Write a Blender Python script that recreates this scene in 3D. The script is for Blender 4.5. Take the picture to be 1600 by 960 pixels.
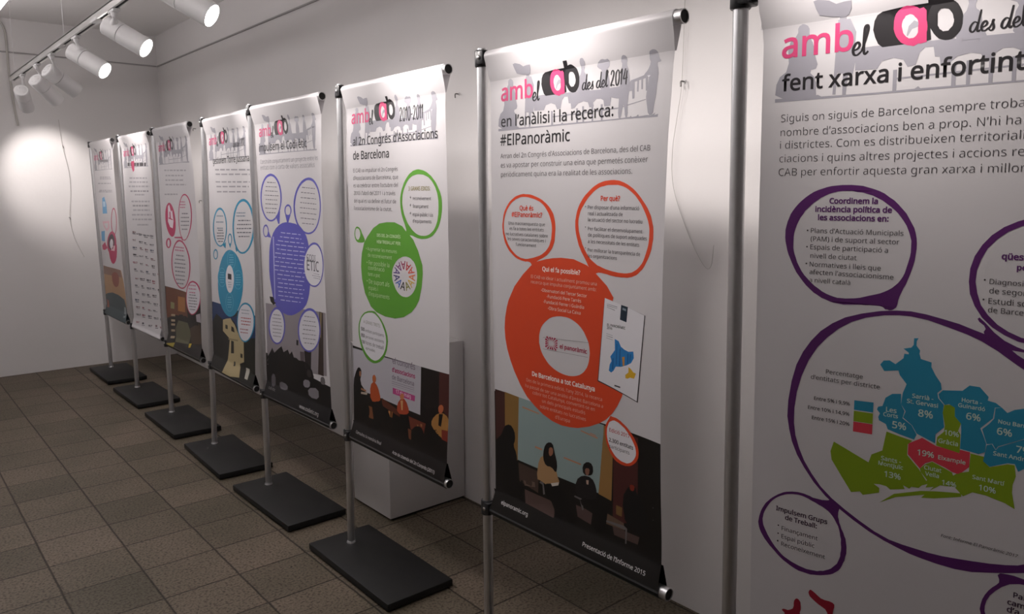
import bpy, bmesh, math, random
from mathutils import Vector, Matrix
from mathutils.geometry import tessellate_polygon

# ------------------------------------------------------------ scene, camera, world, exposure
SC = bpy.context.scene
COL = SC.collection
for o in list(bpy.data.objects):
    bpy.data.objects.remove(o)

CAM_Z, F_PX, PITCH, ROLL, YAW = 1.6109, 1190.04, -0.1509, -0.0022, 0.7066
cd = bpy.data.cameras.new('camera')
cd.sensor_fit = 'HORIZONTAL'; cd.sensor_width = 36.0
cd.lens = F_PX / 1600.0 * 36.0
cd.clip_start = 0.05
cam = bpy.data.objects.new('camera', cd); COL.objects.link(cam)
fwd = Vector((math.sin(YAW)*math.cos(PITCH), math.cos(YAW)*math.cos(PITCH), math.sin(PITCH)))
rt = Vector((math.cos(YAW), -math.sin(YAW), 0)); up = rt.cross(fwd)
rt, up = rt*math.cos(ROLL) + up*math.sin(ROLL), up*math.cos(ROLL) - rt*math.sin(ROLL)
cam.matrix_world = Matrix(((rt.x, up.x, -fwd.x, 0), (rt.y, up.y, -fwd.y, 0), (rt.z, up.z, -fwd.z, CAM_Z), (0, 0, 0, 1)))
SC.camera = cam

world = bpy.data.worlds.new('world'); SC.world = world; world.use_nodes = True
world.node_tree.nodes['Background'].inputs[0].default_value = (0.9, 0.92, 1.0, 1)
world.node_tree.nodes['Background'].inputs[1].default_value = 0.02
SC.view_settings.view_transform = 'Standard'
SC.view_settings.look = 'None'
SC.view_settings.gamma = 1.0
SC.view_settings.use_curve_mapping = False
SC.view_settings.exposure = 0.4

SPOT_W = 23.0          # each track spotlight
TUBE_E = 4.8           # hanging linear lamp
ROOM = dict(x0=-2.6, x1=2.3145, y0=-2.6, y1=7.907, z1=3.07)

# ------------------------------------------------------------ helpers
def lin(h):
    c = [int(h[i:i+2], 16)/255 for i in (0, 2, 4)]
    return tuple(((v+0.055)/1.055)**2.4 if v > 0.04045 else v/12.92 for v in c) + (1,)

MATS = {}
def mat(name, color, rough=0.5, metal=0.0, spec=0.5, emit=0.0, noise=None, bump=0.0, coat=0.0):
    """plain procedural principled material; noise=(scale, amount) varies its colour a little"""
    if name in MATS: return MATS[name]
    m = bpy.data.materials.new(name); m.use_nodes = True
    nt = m.node_tree; b = nt.nodes['Principled BSDF']
    col = lin(color) if isinstance(color, str) else tuple(color) + (1,)
    b.inputs['Base Color'].default_value = col
    b.inputs['Roughness'].default_value = rough
    b.inputs['Metallic'].default_value = metal
    b.inputs['Specular IOR Level'].default_value = spec
    b.inputs['Coat Weight'].default_value = coat
    if emit:
        b.inputs['Emission Color'].default_value = col; b.inputs['Emission Strength'].default_value = emit
    if noise:
        tc = nt.nodes.new('ShaderNodeTexCoord'); n = nt.nodes.new('ShaderNodeTexNoise'); n.inputs['Scale'].default_value = noise[0]; n.inputs['Detail'].default_value = 6
        nt.links.new(tc.outputs['Object'], n.inputs['Vector'])
        mx = nt.nodes.new('ShaderNodeMix'); mx.data_type = 'RGBA'; mx.blend_type = 'MIX'
        k = noise[1]
        mx.inputs[6].default_value = tuple(max(0, c*(1-k)) for c in col[:3]) + (1,)
        mx.inputs[7].default_value = tuple(min(1, c*(1+k)) for c in col[:3]) + (1,)
        nt.links.new(n.outputs['Fac'], mx.inputs[0]); nt.links.new(mx.outputs[2], b.inputs['Base Color'])
        if bump:
            bp = nt.nodes.new('ShaderNodeBump'); bp.inputs['Strength'].default_value = bump; bp.inputs['Distance'].default_value = 0.004
            nt.links.new(n.outputs['Fac'], bp.inputs['Height']); nt.links.new(bp.outputs['Normal'], b.inputs['Normal'])
    MATS[name] = m
    return m

def link(name, bm, m, parent=None, smooth=False, props=None):
    me = bpy.data.meshes.new(name)
    bm.normal_update(); bm.to_mesh(me); bm.free()
    for x in (m if isinstance(m, (list, tuple)) else [m]): me.materials.append(x)
    if smooth:
        for p in me.polygons: p.use_smooth = True
        try: me.set_sharp_from_angle(angle=math.radians(40))
        except Exception: pass
    o = bpy.data.objects.new(name, me); COL.objects.link(o)
    if parent is not None: o.parent = parent
    if props:
        for k, v in props.items(): o[k] = v
    return o

def tag(o, label, cat, group=None, kind=None):
    if label: o['label'] = label
    if cat: o['category'] = cat
    if group: o['group'] = group
    if kind: o['kind'] = kind
    return o

def thing(name, loc, rotz, label, cat, group=None):
    o = bpy.data.objects.new(name, None); COL.objects.link(o)
    o.empty_display_size = 0.1
    o.location = loc; o.rotation_euler = (0, 0, rotz)
    return tag(o, label, cat, group)

def add_box(bm, lo, hi, bevel=0.0, seg=2, fn=None):
    vs = bmesh.ops.create_cube(bm, size=1.0)['verts']
    for v in vs:
        v.co = Vector([(lo[i]+hi[i])/2 + v.co[i]*(hi[i]-lo[i]) for i in range(3)])
    if bevel:
        es = list({e for v in vs for e in v.link_edges})
        r = bmesh.ops.bevel(bm, geom=es, offset=bevel, segments=seg, affect='EDGES', profile=0.5)
        vs = list(r['verts']) + [v for v in vs if v.is_valid]
    if fn:
        for v in set(vs):
            v.co = fn(v.co)
    return vs

def add_rev(bm, a, b, prof, n=24, cap=True):
    """solid of revolution about the axis a->b; prof = [(t along axis 0..1, radius), ...]"""
    a = Vector(a); b = Vector(b); ax = (b-a).normalized(); L = (b-a).length
    t = Vector((0, 0, 1)) if abs(ax.z) < 0.9 else Vector((1, 0, 0))
    e1 = ax.cross(t).normalized(); e2 = ax.cross(e1)
    rings = []
    for tt, r in prof:
        c = a + ax*L*tt
        rings.append([bm.verts.new(c + (e1*math.cos(2*math.pi*i/n) + e2*math.sin(2*math.pi*i/n))*r) for i in range(n)])
    for p, q in zip(rings, rings[1:]):
        for i in range(n):
            bm.faces.new((p[i], p[(i+1) % n], q[(i+1) % n], q[i]))
    if cap:
        bm.faces.new(rings[0][::-1]); bm.faces.new(rings[-1])
    return rings

def add_tube(bm, pts, r, n=8):
    pts = [Vector(p) for p in pts]
    rings = []
    for i, p in enumerate(pts):
        d = (pts[min(i+1, len(pts)-1)] - pts[max(i-1, 0)]).normalized()
        t = Vector((0, 0, 1)) if abs(d.z) < 0.9 else Vector((1, 0, 0))
        e1 = d.cross(t).normalized(); e2 = d.cross(e1)
        rings.append([bm.verts.new(p + (e1*math.cos(2*math.pi*k/n) + e2*math.sin(2*math.pi*k/n))*r) for k in range(n)])
    for p, q in zip(rings, rings[1:]):
        for k in range(n): bm.faces.new((p[k], p[(k+1) % n], q[(k+1) % n], q[k]))
    bm.faces.new(rings[0][::-1]); bm.faces.new(rings[-1])

def spline(pts, n=6):
    P = [Vector(p) for p in pts]; out = []
    for i in range(len(P)-1):
        a, b, c, d = P[max(i-1, 0)], P[i], P[i+1], P[min(i+2, len(P)-1)]
        for k in range(n):
            t = k/n
            out.append(0.5*((2*b) + (c-a)*t + (2*a-5*b+4*c-d)*t*t + (3*b-a-3*c+d)*t**3))
    return out + [P[-1]]

# ------------------------------------------------------------ the room
def plaster(name, tint, scale=1.0):
    m = bpy.data.materials.new(name); m.use_nodes = True; nt = m.node_tree; b = nt.nodes['Principled BSDF']
    b.inputs['Roughness'].default_value = 0.62; b.inputs['Specular IOR Level'].default_value = 0.25
    g = nt.nodes.new('ShaderNodeNewGeometry')
    n1 = nt.nodes.new('ShaderNodeTexNoise'); n1.inputs['Scale'].default_value = 1.6*scale; n1.inputs['Detail'].default_value = 5
    n2 = nt.nodes.new('ShaderNodeTexNoise'); n2.inputs['Scale'].default_value = 22*scale; n2.inputs['Detail'].default_value = 8; n2.inputs['Roughness'].default_value = 0.6
    n3 = nt.nodes.new('ShaderNodeTexMusgrave') if False else nt.nodes.new('ShaderNodeTexVoronoi'); n3.inputs['Scale'].default_value = 5.0
    for n in (n1, n2, n3): nt.links.new(g.outputs['Position'], n.inputs['Vector'])
    mx = nt.nodes.new('ShaderNodeMix'); mx.data_type = 'RGBA'
    mx.inputs[6].default_value = tuple(c*0.93 for c in tint) + (1,); mx.inputs[7].default_value = tuple(tint) + (1,)
    nt.links.new(n1.outputs['Fac'], mx.inputs[0]); nt.links.new(mx.outputs[2], b.inputs['Base Color'])
    ad = nt.nodes.new('ShaderNodeMath'); ad.operation = 'MULTIPLY_ADD'; ad.inputs[1].default_value = 0.35
    nt.links.new(n2.outputs['Fac'], ad.inputs[0]); nt.links.new(n1.outputs['Fac'], ad.inputs[2])
    bp = nt.nodes.new('ShaderNodeBump'); bp.inputs['Strength'].default_value = 0.25; bp.inputs['Distance'].default_value = 0.01
    nt.links.new(ad.outputs[0], bp.inputs['Height']); nt.links.new(bp.outputs['Normal'], b.inputs['Normal'])
    return m

def floor_mat():
    m = bpy.data.materials.new('terrazzo_tiles'); m.use_nodes = True; nt = m.node_tree; b = nt.nodes['Principled BSDF']
    L = nt.links.new; N = nt.nodes.new
    g = N('ShaderNodeNewGeometry')
    mp = N('ShaderNodeVectorMath'); mp.operation = 'SUBTRACT'; mp.inputs[1].default_value = (0.484-3*0.303, 3.667-30*0.300, 0)
    L(g.outputs['Position'], mp.inputs[0])
    wob = N('ShaderNodeTexNoise'); wob.inputs['Scale'].default_value = 9; L(g.outputs['Position'], wob.inputs['Vector'])
    wv = N('ShaderNodeVectorMath'); wv.operation = 'MULTIPLY_ADD'; wv.inputs[1].default_value = (0.006, 0.006, 0); L(wob.outputs['Color'], wv.inputs[0]); L(mp.outputs[0], wv.inputs[2])
    br = N('ShaderNodeTexBrick'); br.offset = 0.0; br.squash = 1.0
    br.inputs['Scale'].default_value = 1.0; br.inputs['Brick Width'].default_value = 0.303; br.inputs['Row Height'].default_value = 0.300
    br.inputs['Mortar Size'].default_value = 0.006; br.inputs['Mortar Smooth'].default_value = 0.8; br.inputs['Bias'].default_value = 0.0
    br.inputs['Color1'].default_value = lin('665f53'); br.inputs['Color2'].default_value = lin('7a7064'); br.inputs['Mortar'].default_value = lin('38312a')
    L(wv.outputs[0], br.inputs['Vector'])
    sp = N('ShaderNodeTexNoise'); sp.inputs['Scale'].default_value = 95; sp.inputs['Detail'].default_value = 3; L(g.outputs['Position'], sp.inputs['Vector'])
    r1 = N('ShaderNodeValToRGB'); r1.color_ramp.elements[0].position = 0.30; r1.color_ramp.elements[0].color = (0.30, 0.27, 0.22, 1); r1.color_ramp.elements[1].position = 0.55; r1.color_ramp.elements[1].color = (1.06, 1.05, 1.03, 1)
    L(sp.outputs['Fac'], r1.inputs['Fac'])
    big = N('ShaderNodeTexNoise'); big.inputs['Scale'].default_value = 2.3; big.inputs['Detail'].default_value = 4; L(g.outputs['Position'], big.inputs['Vector'])
    r2 = N('ShaderNodeValToRGB'); r2.color_ramp.elements[0].position = 0.3; r2.color_ramp.elements[0].color = (0.72, 0.72, 0.66, 1); r2.color_ramp.elements[1].position = 0.72; r2.color_ramp.elements[1].color = (1.08, 1.02, 1.0, 1)
    L(big.outputs['Fac'], r2.inputs['Fac'])
    m1 = N('ShaderNodeMix'); m1.data_type = 'RGBA'; m1.blend_type = 'MULTIPLY'; m1.inputs[0].default_value = 1; L(br.outputs['Color'], m1.inputs[6]); L(r1.outputs['Color'], m1.inputs[7])
    m2 = N('ShaderNodeMix'); m2.data_type = 'RGBA'; m2.blend_type = 'MULTIPLY'; m2.inputs[0].default_value = 1; L(m1.outputs[2], m2.inputs[6]); L(r2.outputs['Color'], m2.inputs[7])
    # a few dark chips
    vo = N('ShaderNodeTexNoise'); vo.inputs['Scale'].default_value = 34; vo.inputs['Detail'].default_value = 2; L(g.outputs['Position'], vo.inputs['Vector'])
    r3 = N('ShaderNodeValToRGB'); r3.color_ramp.elements[0].position = 0.24; r3.color_ramp.elements[0].color = (0.12, 0.1, 0.09, 1); r3.color_ramp.elements[1].position = 0.29; r3.color_ramp.elements[1].color = (1, 1, 1, 1)
    L(vo.outputs['Fac'], r3.inputs['Fac'])
    m3 = N('ShaderNodeMix'); m3.data_type = 'RGBA'; m3.blend_type = 'MULTIPLY'; m3.inputs[0].default_value = 1; L(m2.outputs[2], m3.inputs[6]); L(r3.outputs['Color'], m3.inputs[7])
    L(m3.outputs[2], b.inputs['Base Color'])
    b.inputs['Roughness'].default_value = 0.55; b.inputs['Specular IOR Level'].default_value = 0.3
    bp = N('ShaderNodeBump'); bp.inputs['Strength'].default_value = 0.5; bp.inputs['Distance'].default_value = 0.003
    iv = N('ShaderNodeMath'); iv.operation = 'SUBTRACT'; iv.inputs[0].default_value = 1.0; L(br.outputs['Fac'], iv.inputs[1]); L(iv.outputs[0], bp.inputs['Height']); L(bp.outputs['Normal'], b.inputs['Normal'])
    return m

R = ROOM; T = 0.12
WALL = plaster('white_plaster', (0.78, 0.755, 0.75)); CEIL = plaster('ceiling_plaster', (0.82, 0.80, 0.79))
def shell(name, lo, hi, m):
    bm = bmesh.new(); add_box(bm, lo, hi); return tag(link(name, bm, m), None, None, kind='structure')
shell('floor', (R['x0']-T, R['y0']-T, -T), (R['x1']+T, R['y1']+T, 0), floor_mat())
shell('ceiling', (R['x0']-T, R['y0']-T, R['z1']), (R['x1']+T, R['y1']+T, R['z1']+T), CEIL)
shell('wall_right', (R['x1'], R['y0']-T, 0), (R['x1']+T, R['y1']+T, R['z1']), WALL)
shell('wall_back', (R['x0']-T, R['y1'], 0), (R['x1'], R['y1']+T, R['z1']), WALL)
shell('wall_left', (R['x0']-T, R['y0']-T, 0), (R['x0'], R['y1'], R['z1']), WALL)
shell('wall_front', (R['x0'], R['y0']-T, 0), (R['x1'], R['y0'], R['z1']), WALL)

# ------------------------------------------------------------ lettering: outlines of a humanist sans, per glyph "advance contour|contour"
GLYPHS = """
A 512 437,0 368,177 141,177 73,0 0,0 224,575 289,575 512,0|282,415 274,438 263,473 255,500 247,468 238,438 230,415 165,241 346,241
B 521 241,573 307,569 361,558 404,541 434,515 453,478 459,431 456,399 446,371 431,347 409,328 382,313 350,304 350,300 415,279 441,261 461,236 474,203 478,163 472,115 454,74 425,42 385,19 337,5 279,0 78,0 78,573|256,329 318,335 357,352 377,382 384,423 376,463 351,490 308,506 245,511 150,511 150,329|150,269 150,61 265,61 330,68 371,91 394,125 401,168 398,197 388,221 370,241 344,256 307,266 260,269
C 507 323,517 280,513 241,502 206,482 178,456 155,423 139,383 129,337 125,286 128,241 135,200 147,164 175,117 213,83 262,62 322,55 394,62 460,78 460,15 393,-2 312,-8 257,-4 208,8 166,28 130,56 101,90 78,131 62,178 52,230 49,287 51,329 57,369 67,406 89,456 120,499 159,534 206,559 261,575 324,581 409,572 482,547 453,486 394,508
D 585 536,292 533,231 521,177 501,131 474,91 439,58 399,33 351,15 297,4 237,0 78,0 78,573 254,573 309,569 359,558 404,540 443,516 476,484 502,446 521,401 533,350|460,289 457,337 449,379 435,415 404,457 361,487 308,505 244,511 150,511 150,62 228,62 299,68 357,87 402,119 434,164 454,220
E 446 398,0 78,0 78,573 398,573 398,509 150,509 150,330 383,330 383,268 150,268 150,63 398,63
F 416 150,0 78,0 78,573 398,573 398,509 150,509 150,306 383,306 383,243 150,243
G 584 326,302 524,302 524,22 431,-1 323,-8 267,-4 217,8 173,28 136,55 105,89 81,130 63,176 52,229 49,286 53,343 65,395 84,442 111,482 145,517 186,544 233,564 286,577 346,581 437,572 516,547 489,484 421,508 342,517 298,514 259,505 225,489 181,455 150,409 136,373 127,332 124,286 127,243 134,202 146,166 175,119 216,84 251,68 292,58 340,55 404,59 452,68 452,238 326,238
H 594 516,0 443,0 443,267 150,267 150,0 78,0 78,573 150,573 150,330 443,330 443,573 516,573
I 272 239,0 32,0 32,42 99,57 99,515 32,531 32,573 239,573 239,531 172,515 172,57 239,42
J 219 -3,-152 -37,-150 -63,-142 -63,-81 -35,-87 -5,-89 33,-81 50,-70 63,-53 71,-29 74,3 74,573 146,573 146,9 141,-42 128,-82 105,-113 75,-135 39,-148
L 420 78,0 78,573 150,573 150,64 400,64 400,0
M 727 330,0 142,502 139,502 142,461 144,407 144,347 144,0 78,0 78,573 184,573 361,103 364,103 544,573 650,573 650,0 578,0 578,352 579,408 581,460 584,501 581,501 390,0
N 609 532,0 447,0 141,476 138,476 141,432 143,378 144,320 144,0 78,0 78,573 161,573 467,99 470,99 468,137 466,193 464,249 464,573 532,573
O 626 577,287 576,244 570,204 561,166 540,116 510,73 473,38 428,13 375,-3 314,-8 251,-3 196,13 151,39 114,73 85,116 65,167 56,204 51,245 49,288 52,344 62,396 78,442 100,482 130,517 166,545 208,565 258,577 314,581 369,577 417,565 459,545 495,517 524,483 547,442 564,396 574,344|125,287 127,241 134,200 145,163 171,117 207,83 255,62 314,55 373,62 420,83 456,117 481,163 492,200 499,241 501,287 496,354 481,411 456,457 421,491 373,511 314,518 255,511 207,490 171,457 145,411 134,374 127,333
P 485 229,573 297,568 352,553 393,528 421,495 439,454 444,404 433,336 417,306 395,278 364,255 324,238 275,227 216,223 150,223 150,0 78,0 78,573|223,511 150,511 150,285 208,285 258,288 298,296 330,311 352,334 365,363 370,401 361,449 334,484 289,504
Q 626 577,287 575,242 569,200 559,160 535,108 503,64 461,30 411,6 548,-136 444,-136 334,-7 324,-8 314,-8 251,-3 196,13 151,39 114,73 85,116 65,167 56,204 51,245 49,288 52,344 62,396 78,442 100,482 130,517 166,545 208,565 258,577 314,581 369,577 417,565 459,545 495,517 524,483 547,442 564,396 574,344|125,287 127,241 134,200 145,163 171,117 207,83 255,62 314,55 373,62 420,83 456,117 481,163 492,200 499,241 501,287 496,354 481,411 456,457 421,491 373,511 314,518 255,511 207,490 171,457 145,411 134,374 127,333
R 499 236,573 301,568 353,555 393,532 422,500 439,460 444,410 440,368 427,334 408,306 385,285 330,257 487,0 403,0 264,237 150,237 150,0 78,0 78,573|232,510 150,510 150,298 236,298 296,304 338,325 362,359 370,407 366,440 355,467 336,486 310,500 275,507
S 440 403,153 396,106 378,66 348,35 307,11 257,-3 198,-8 137,-5 83,4 41,19 41,88 113,65 201,55 240,57 273,66 298,79 316,98 327,120 330,147 327,173 318,194 302,213 277,230 196,265 131,294 85,330 57,375 48,435 54,477 71,513 99,542 136,563 180,576 231,581 318,572 389,549 366,487 302,508 229,517 196,515 169,507 148,494 133,478 124,457 121,434 124,407 133,386 149,367 172,351 246,318 332,279 362,255 385,228 398,194
T 446 259,0 187,0 187,509 8,509 8,573 437,573 437,509 259,509
U 586 513,202 507,146 489,95 459,52 416,20 380,4 338,-5 290,-8 225,-2 171,18 128,50 97,93 78,144 72,204 72,573 144,573 144,201 154,139 182,93 228,64 294,55 342,59 379,73 407,96 427,126 438,161 442,202 442,573 513,573
V 481 481,573 277,0 204,0 0,573 75,573 204,205 220,160 231,119 241,80 250,119 262,161 277,207 405,573
X 470 467,0 385,0 233,249 79,0 3,0 193,298 15,573 95,573 236,348 377,573 453,573 276,300
a 450 231,437 279,433 318,422 347,403 376,358 385,293 385,0 334,0 320,61 317,61 279,22 234,-1 172,-8 136,-5 103,6 75,23 55,48 41,80 37,119 50,176 87,219 127,238 179,251 243,257 316,259 316,285 310,330 293,359 265,375 227,380 163,370 106,347 84,400 151,426|252,208 184,200 141,182 118,155 110,119 115,87 132,66 157,53 188,49 238,56 279,79 306,117 315,172 315,210
b 493 139,461 138,410 135,373 139,373 161,398 189,419 226,432 272,437 322,431 365,412 401,381 428,338 444,283 449,215 447,168 439,127 427,91 400,48 365,17 322,-2 272,-8 226,-3 189,10 161,31 139,55 133,55 119,0 68,0 68,609 139,609|260,379 219,374 188,361 165,339 150,308 142,268 139,217 139,214 142,165 150,125 165,93 202,61 261,51 312,61 348,93 363,126 373,166 376,216 373,265 363,306 348,338 311,368
c 385 241,-8 187,-2 139,15 99,45 69,87 55,123 47,165 44,213 47,262 56,305 71,342 102,385 142,415 191,432 245,438 309,431 358,415 337,356 292,370 244,376 204,371 172,358 148,335 131,303 120,263 117,213 120,166 131,126 148,94 172,71 202,58 240,53 302,60 351,78 351,15 304,-2
d 493 221,-8 171,-2 128,17 92,48 65,91 49,146 44,214 49,282 66,338 93,381 128,413 171,432 221,438 280,429 323,407 354,374 359,374 356,405 354,438 354,609 425,609 425,0 368,0 358,58 354,58 323,24 279,1|232,51 290,60 328,88 348,135 355,200 355,213 352,263 343,304 329,336 291,369 231,379 181,368 146,334 130,300 120,260 117,213 120,165 130,125 146,93 181,61
e 452 234,438 286,432 329,414 364,385 390,346 406,299 411,244 411,201 117,201 127,137 154,90 197,62 254,52 327,60 392,82 392,20 327,-1 251,-8 194,-2 143,17 101,48 70,91 56,126 47,167 44,212 47,257 55,297 68,333 96,378 134,411 181,431|233,380 188,372 154,348 130,309 119,257 338,257 335,292 326,322 312,346 292,364 266,376
f 276 266,375 158,375 158,0 87,0 87,375 12,375 12,408 87,432 87,457 92,507 104,547 124,577 152,597 186,609 227,613 274,609 310,599 292,544 262,552 228,556 197,550 175,532 162,502 158,458 158,430 266,430
g 493 221,438 261,434 297,422 329,402 355,373 359,373 369,430 425,430 425,-7 420,-63 404,-109 378,-146 341,-172 293,-187 233,-192 147,-186 78,-165 78,-100 149,-125 237,-134 286,-126 324,-101 347,-63 355,-13 355,4 356,32 358,57 354,57 329,28 299,8 263,-4 221,-8 170,-2 126,18 91,51 65,95 49,149 44,214 49,278 65,332 91,377 126,411 169,431|230,379 197,374 169,359 147,336 130,303 120,262 117,213 120,165 130,124 146,92 182,60 232,50 288,58 309,69 326,85 349,131 356,197 356,214 353,267 343,309 326,340 302,362 270,374
h 496 139,431 138,399 135,370 140,370 174,407 221,429 273,437 321,433 360,421 391,400 413,370 426,330 431,280 431,0 361,0 361,275 355,321 338,353 308,372 265,379 222,374 189,360 166,338 150,308 142,269 139,222 139,0 68,0 68,609 139,609
i 207 139,430 139,0 68,0 68,430|104,591 133,580 142,566 145,546 142,526 133,512 104,501 88,504 75,512 66,526 63,546 66,566 75,580 88,588
j 207 18,-192 -18,-190 -44,-183 -44,-126 -19,-132 9,-134 32,-130 51,-120 64,-100 68,-67 68,430 139,430 139,-64 136,-101 126,-133 110,-159 87,-177 56,-189|63,546 66,566 75,580 88,588 104,591 133,580 142,566 145,546 142,526 133,512 104,501 88,504 75,512 66,526
l 207 139,0 68,0 68,609 139,609
m 750 540,438 603,429 649,401 669,371 681,330 685,280 685,0 615,0 615,277 610,321 594,353 567,372 528,379 474,369 438,342 418,298 411,237 411,0 342,0 342,277 332,333 320,353 303,367 281,376 253,379 215,374 185,360 164,338 150,308 141,269 139,223 139,0 68,0 68,430 125,430 136,371 140,371 173,409 217,431 266,438 312,433 349,420 378,398 398,366 402,366 427,398 461,420 499,433
n 496 275,438 322,434 361,421 391,401 413,371 426,330 431,280 431,0 361,0 361,275 355,321 338,353 308,372 265,379 204,368 166,338 146,289 139,223 139,0 68,0 68,430 125,430 136,371 140,371 175,409 222,431
o 485 442,216 438,165 428,121 411,82 388,51 359,25 324,7 285,-4 241,-8 200,-4 163,7 129,25 100,51 77,82 59,121 48,165 44,216 47,261 55,301 68,336 97,380 137,412 186,431 244,438 299,431 347,412 387,380 417,336 431,301 439,261|117,216 120,169 130,128 147,95 172,71 203,56 243,51 282,56 314,71 339,95 356,128 366,169 369,216 365,263 355,303 338,335 314,359 282,374 242,379 185,368 147,335 130,303 120,263
p 493 273,438 322,432 365,413 401,383 428,339 444,284 449,216 447,170 439,129 427,93 401,49 365,17 322,-2 272,-8 213,1 170,24 139,55 134,55 137,20 139,-16 139,-192 68,-192 68,430 126,430 136,371 139,371 170,405 213,429|260,379 221,374 190,362 167,342 152,313 142,275 139,229 139,216 142,167 150,126 165,93 188,70 220,55 261,51 297,56 326,72 348,98 364,131 373,171 376,217 373,262 363,302 348,334 311,367
q 493 354,-9 355,25 358,58 354,58 332,32 303,11 266,-3 219,-8 170,-2 128,17 93,48 66,91 49,146 44,214 47,261 54,302 67,338 93,381 129,413 172,432 221,438 267,433 304,419 333,397 355,371 358,371 369,430 425,430 425,-192 354,-192|233,51 272,55 304,67 327,87 342,116 352,153 355,199 355,213 352,263 343,305 328,337 290,369 231,379 181,368 145,334 130,300 120,260 117,213 120,165 130,126 146,93 182,61
r 331 269,438 295,437 319,433 310,368 287,372 264,374 217,363 176,334 149,289 139,229 139,0 68,0 68,430 126,430 134,351 137,351 170,395 214,426 240,435
s 384 348,119 343,80 327,49 302,24 268,6 226,-4 176,-8 99,-1 42,19 42,83 104,60 178,49 224,53 256,66 274,86 280,112 271,141 239,167 174,196 103,228 76,245 57,266 45,292 41,324 52,372 85,408 118,425 157,435 202,438 275,430 339,409 315,353 258,372 197,380 159,377 131,366 114,350 108,328 119,298 154,274 219,246 289,215 314,197 333,176 344,150
t 289 212,50 245,53 272,59 272,5 240,-4 200,-8 167,-5 138,4 112,20 91,44 78,79 74,125 74,375 13,375 13,409 75,437 103,528 144,528 144,430 269,430 269,375 144,375 144,127 149,93 163,69 185,54
u 496 427,430 427,0 370,0 359,57 356,57 321,20 273,-1 220,-8 173,-4 134,8 103,29 81,59 68,99 63,148 63,430 135,430 135,153 141,108 158,76 188,57 230,51 273,55 306,69 330,91 345,121 354,160 357,206 357,430
v 407 163,0 0,430 75,430 167,176 180,137 193,96 201,63 204,63 214,96 227,138 241,176 332,430 407,430 244,0
w 630 346,243 336,276 328,308 321,335 316,357 313,357 308,335 302,307 294,275 284,242 207,1 127,1 9,431 82,431 141,201 153,154 163,109 169,73 172,73 178,97 185,128 193,160 201,188 277,431 354,431 428,188 440,149 451,109 457,74 460,74 466,108 477,153 489,201 549,431 621,431 502,1 419,1
x 424 170,220 22,430 102,430 213,268 322,430 402,430 253,220 410,0 330,0 213,172 94,0 14,0
y 409 1,430 76,430 169,185 184,144 196,105 205,68 209,68 224,121 245,186 333,430 409,430 224,-59 188,-130 165,-156 138,-176 106,-188 67,-192 34,-190 9,-186 9,-130 30,-133 56,-135 99,-126 130,-99 152,-59 174,-2
z 377 346,0 31,0 31,47 262,375 45,375 45,430 340,430 340,377 112,55 346,55
0 459 419,287 409,163 395,112 376,70 349,37 316,12 276,-3 229,-8 170,1 122,27 86,70 60,129 48,176 42,229 39,287 41,346 48,399 58,446 83,504 119,547 167,573 229,581 287,573 335,547 372,504 399,446 410,399 417,346|110,287 111,238 115,194 121,156 137,111 159,78 190,59 229,52 268,59 298,78 320,110 336,156 343,194 347,238 348,287 347,336 343,380 336,417 320,463 298,495 268,515 229,521 190,515 159,495 137,463 121,417 115,380 111,336
1 459 285,0 216,0 216,400 216,439 217,470 219,499 196,477 169,455 108,405 71,452 226,573 285,573
2 459 417,0 38,0 38,59 188,210 261,287 306,353 318,387 322,424 315,466 294,496 261,514 221,520 181,517 147,506 83,466 45,513 94,548 153,572 221,581 270,576 313,562 347,540 372,510 388,472 394,428 389,385 375,344 353,305 324,267 247,185 128,67 128,64 417,64
3 459 395,439 392,403 381,372 363,347 340,326 310,311 277,302 277,298 337,283 379,255 405,214 413,163 407,116 390,74 360,40 318,14 283,2 241,-6 193,-8 110,-1 36,23 36,89 114,61 194,51 260,59 305,81 331,117 339,164 335,197 320,223 297,242 265,255 226,263 179,265 123,265 123,326 180,326 223,329 259,339 286,356 307,377 319,404 323,434 316,471 295,498 262,516 219,521 164,515 117,498 75,473 39,521 73,544 115,563 163,576 218,581 273,576 317,563 352,540 384,495
4 459 443,130 359,130 359,0 291,0 291,130 17,130 17,190 286,576 359,576 359,193 443,193|291,374 291,412 293,444 294,474 295,500 292,500 276,468 257,438 86,193 291,193
5 459 221,351 275,346 322,331 361,307 389,274 407,232 413,183 407,128 387,81 356,43 314,15 261,-2 199,-8 116,0 51,23 51,90 121,62 200,52 239,55 274,65 302,82 323,106 336,137 341,176 332,225 306,262 262,284 197,292 146,288 99,280 64,302 86,573 373,573 373,508 146,508 132,342 169,348
6 459 44,245 51,342 75,433 95,474 121,510 155,539 196,562 246,576 306,581 344,579 377,573 377,513 344,520 308,523 257,518 216,504 183,483 158,454 139,419 127,380 115,291 119,291 150,326 194,350 255,358 302,353 342,338 375,313 400,279 416,236 421,184 415,129 399,82 372,44 336,15 291,-2 239,-8 199,-4 163,7 130,26 101,54 77,89 59,133 48,185|238,51 284,59 320,84 343,125 351,184 344,233 324,271 289,295 241,303 205,299 175,287 150,270 131,248 119,223 115,198 123,146 146,99 185,64 210,55
7 459 109,0 344,508 35,508 35,573 419,573 419,518 187,0
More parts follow.
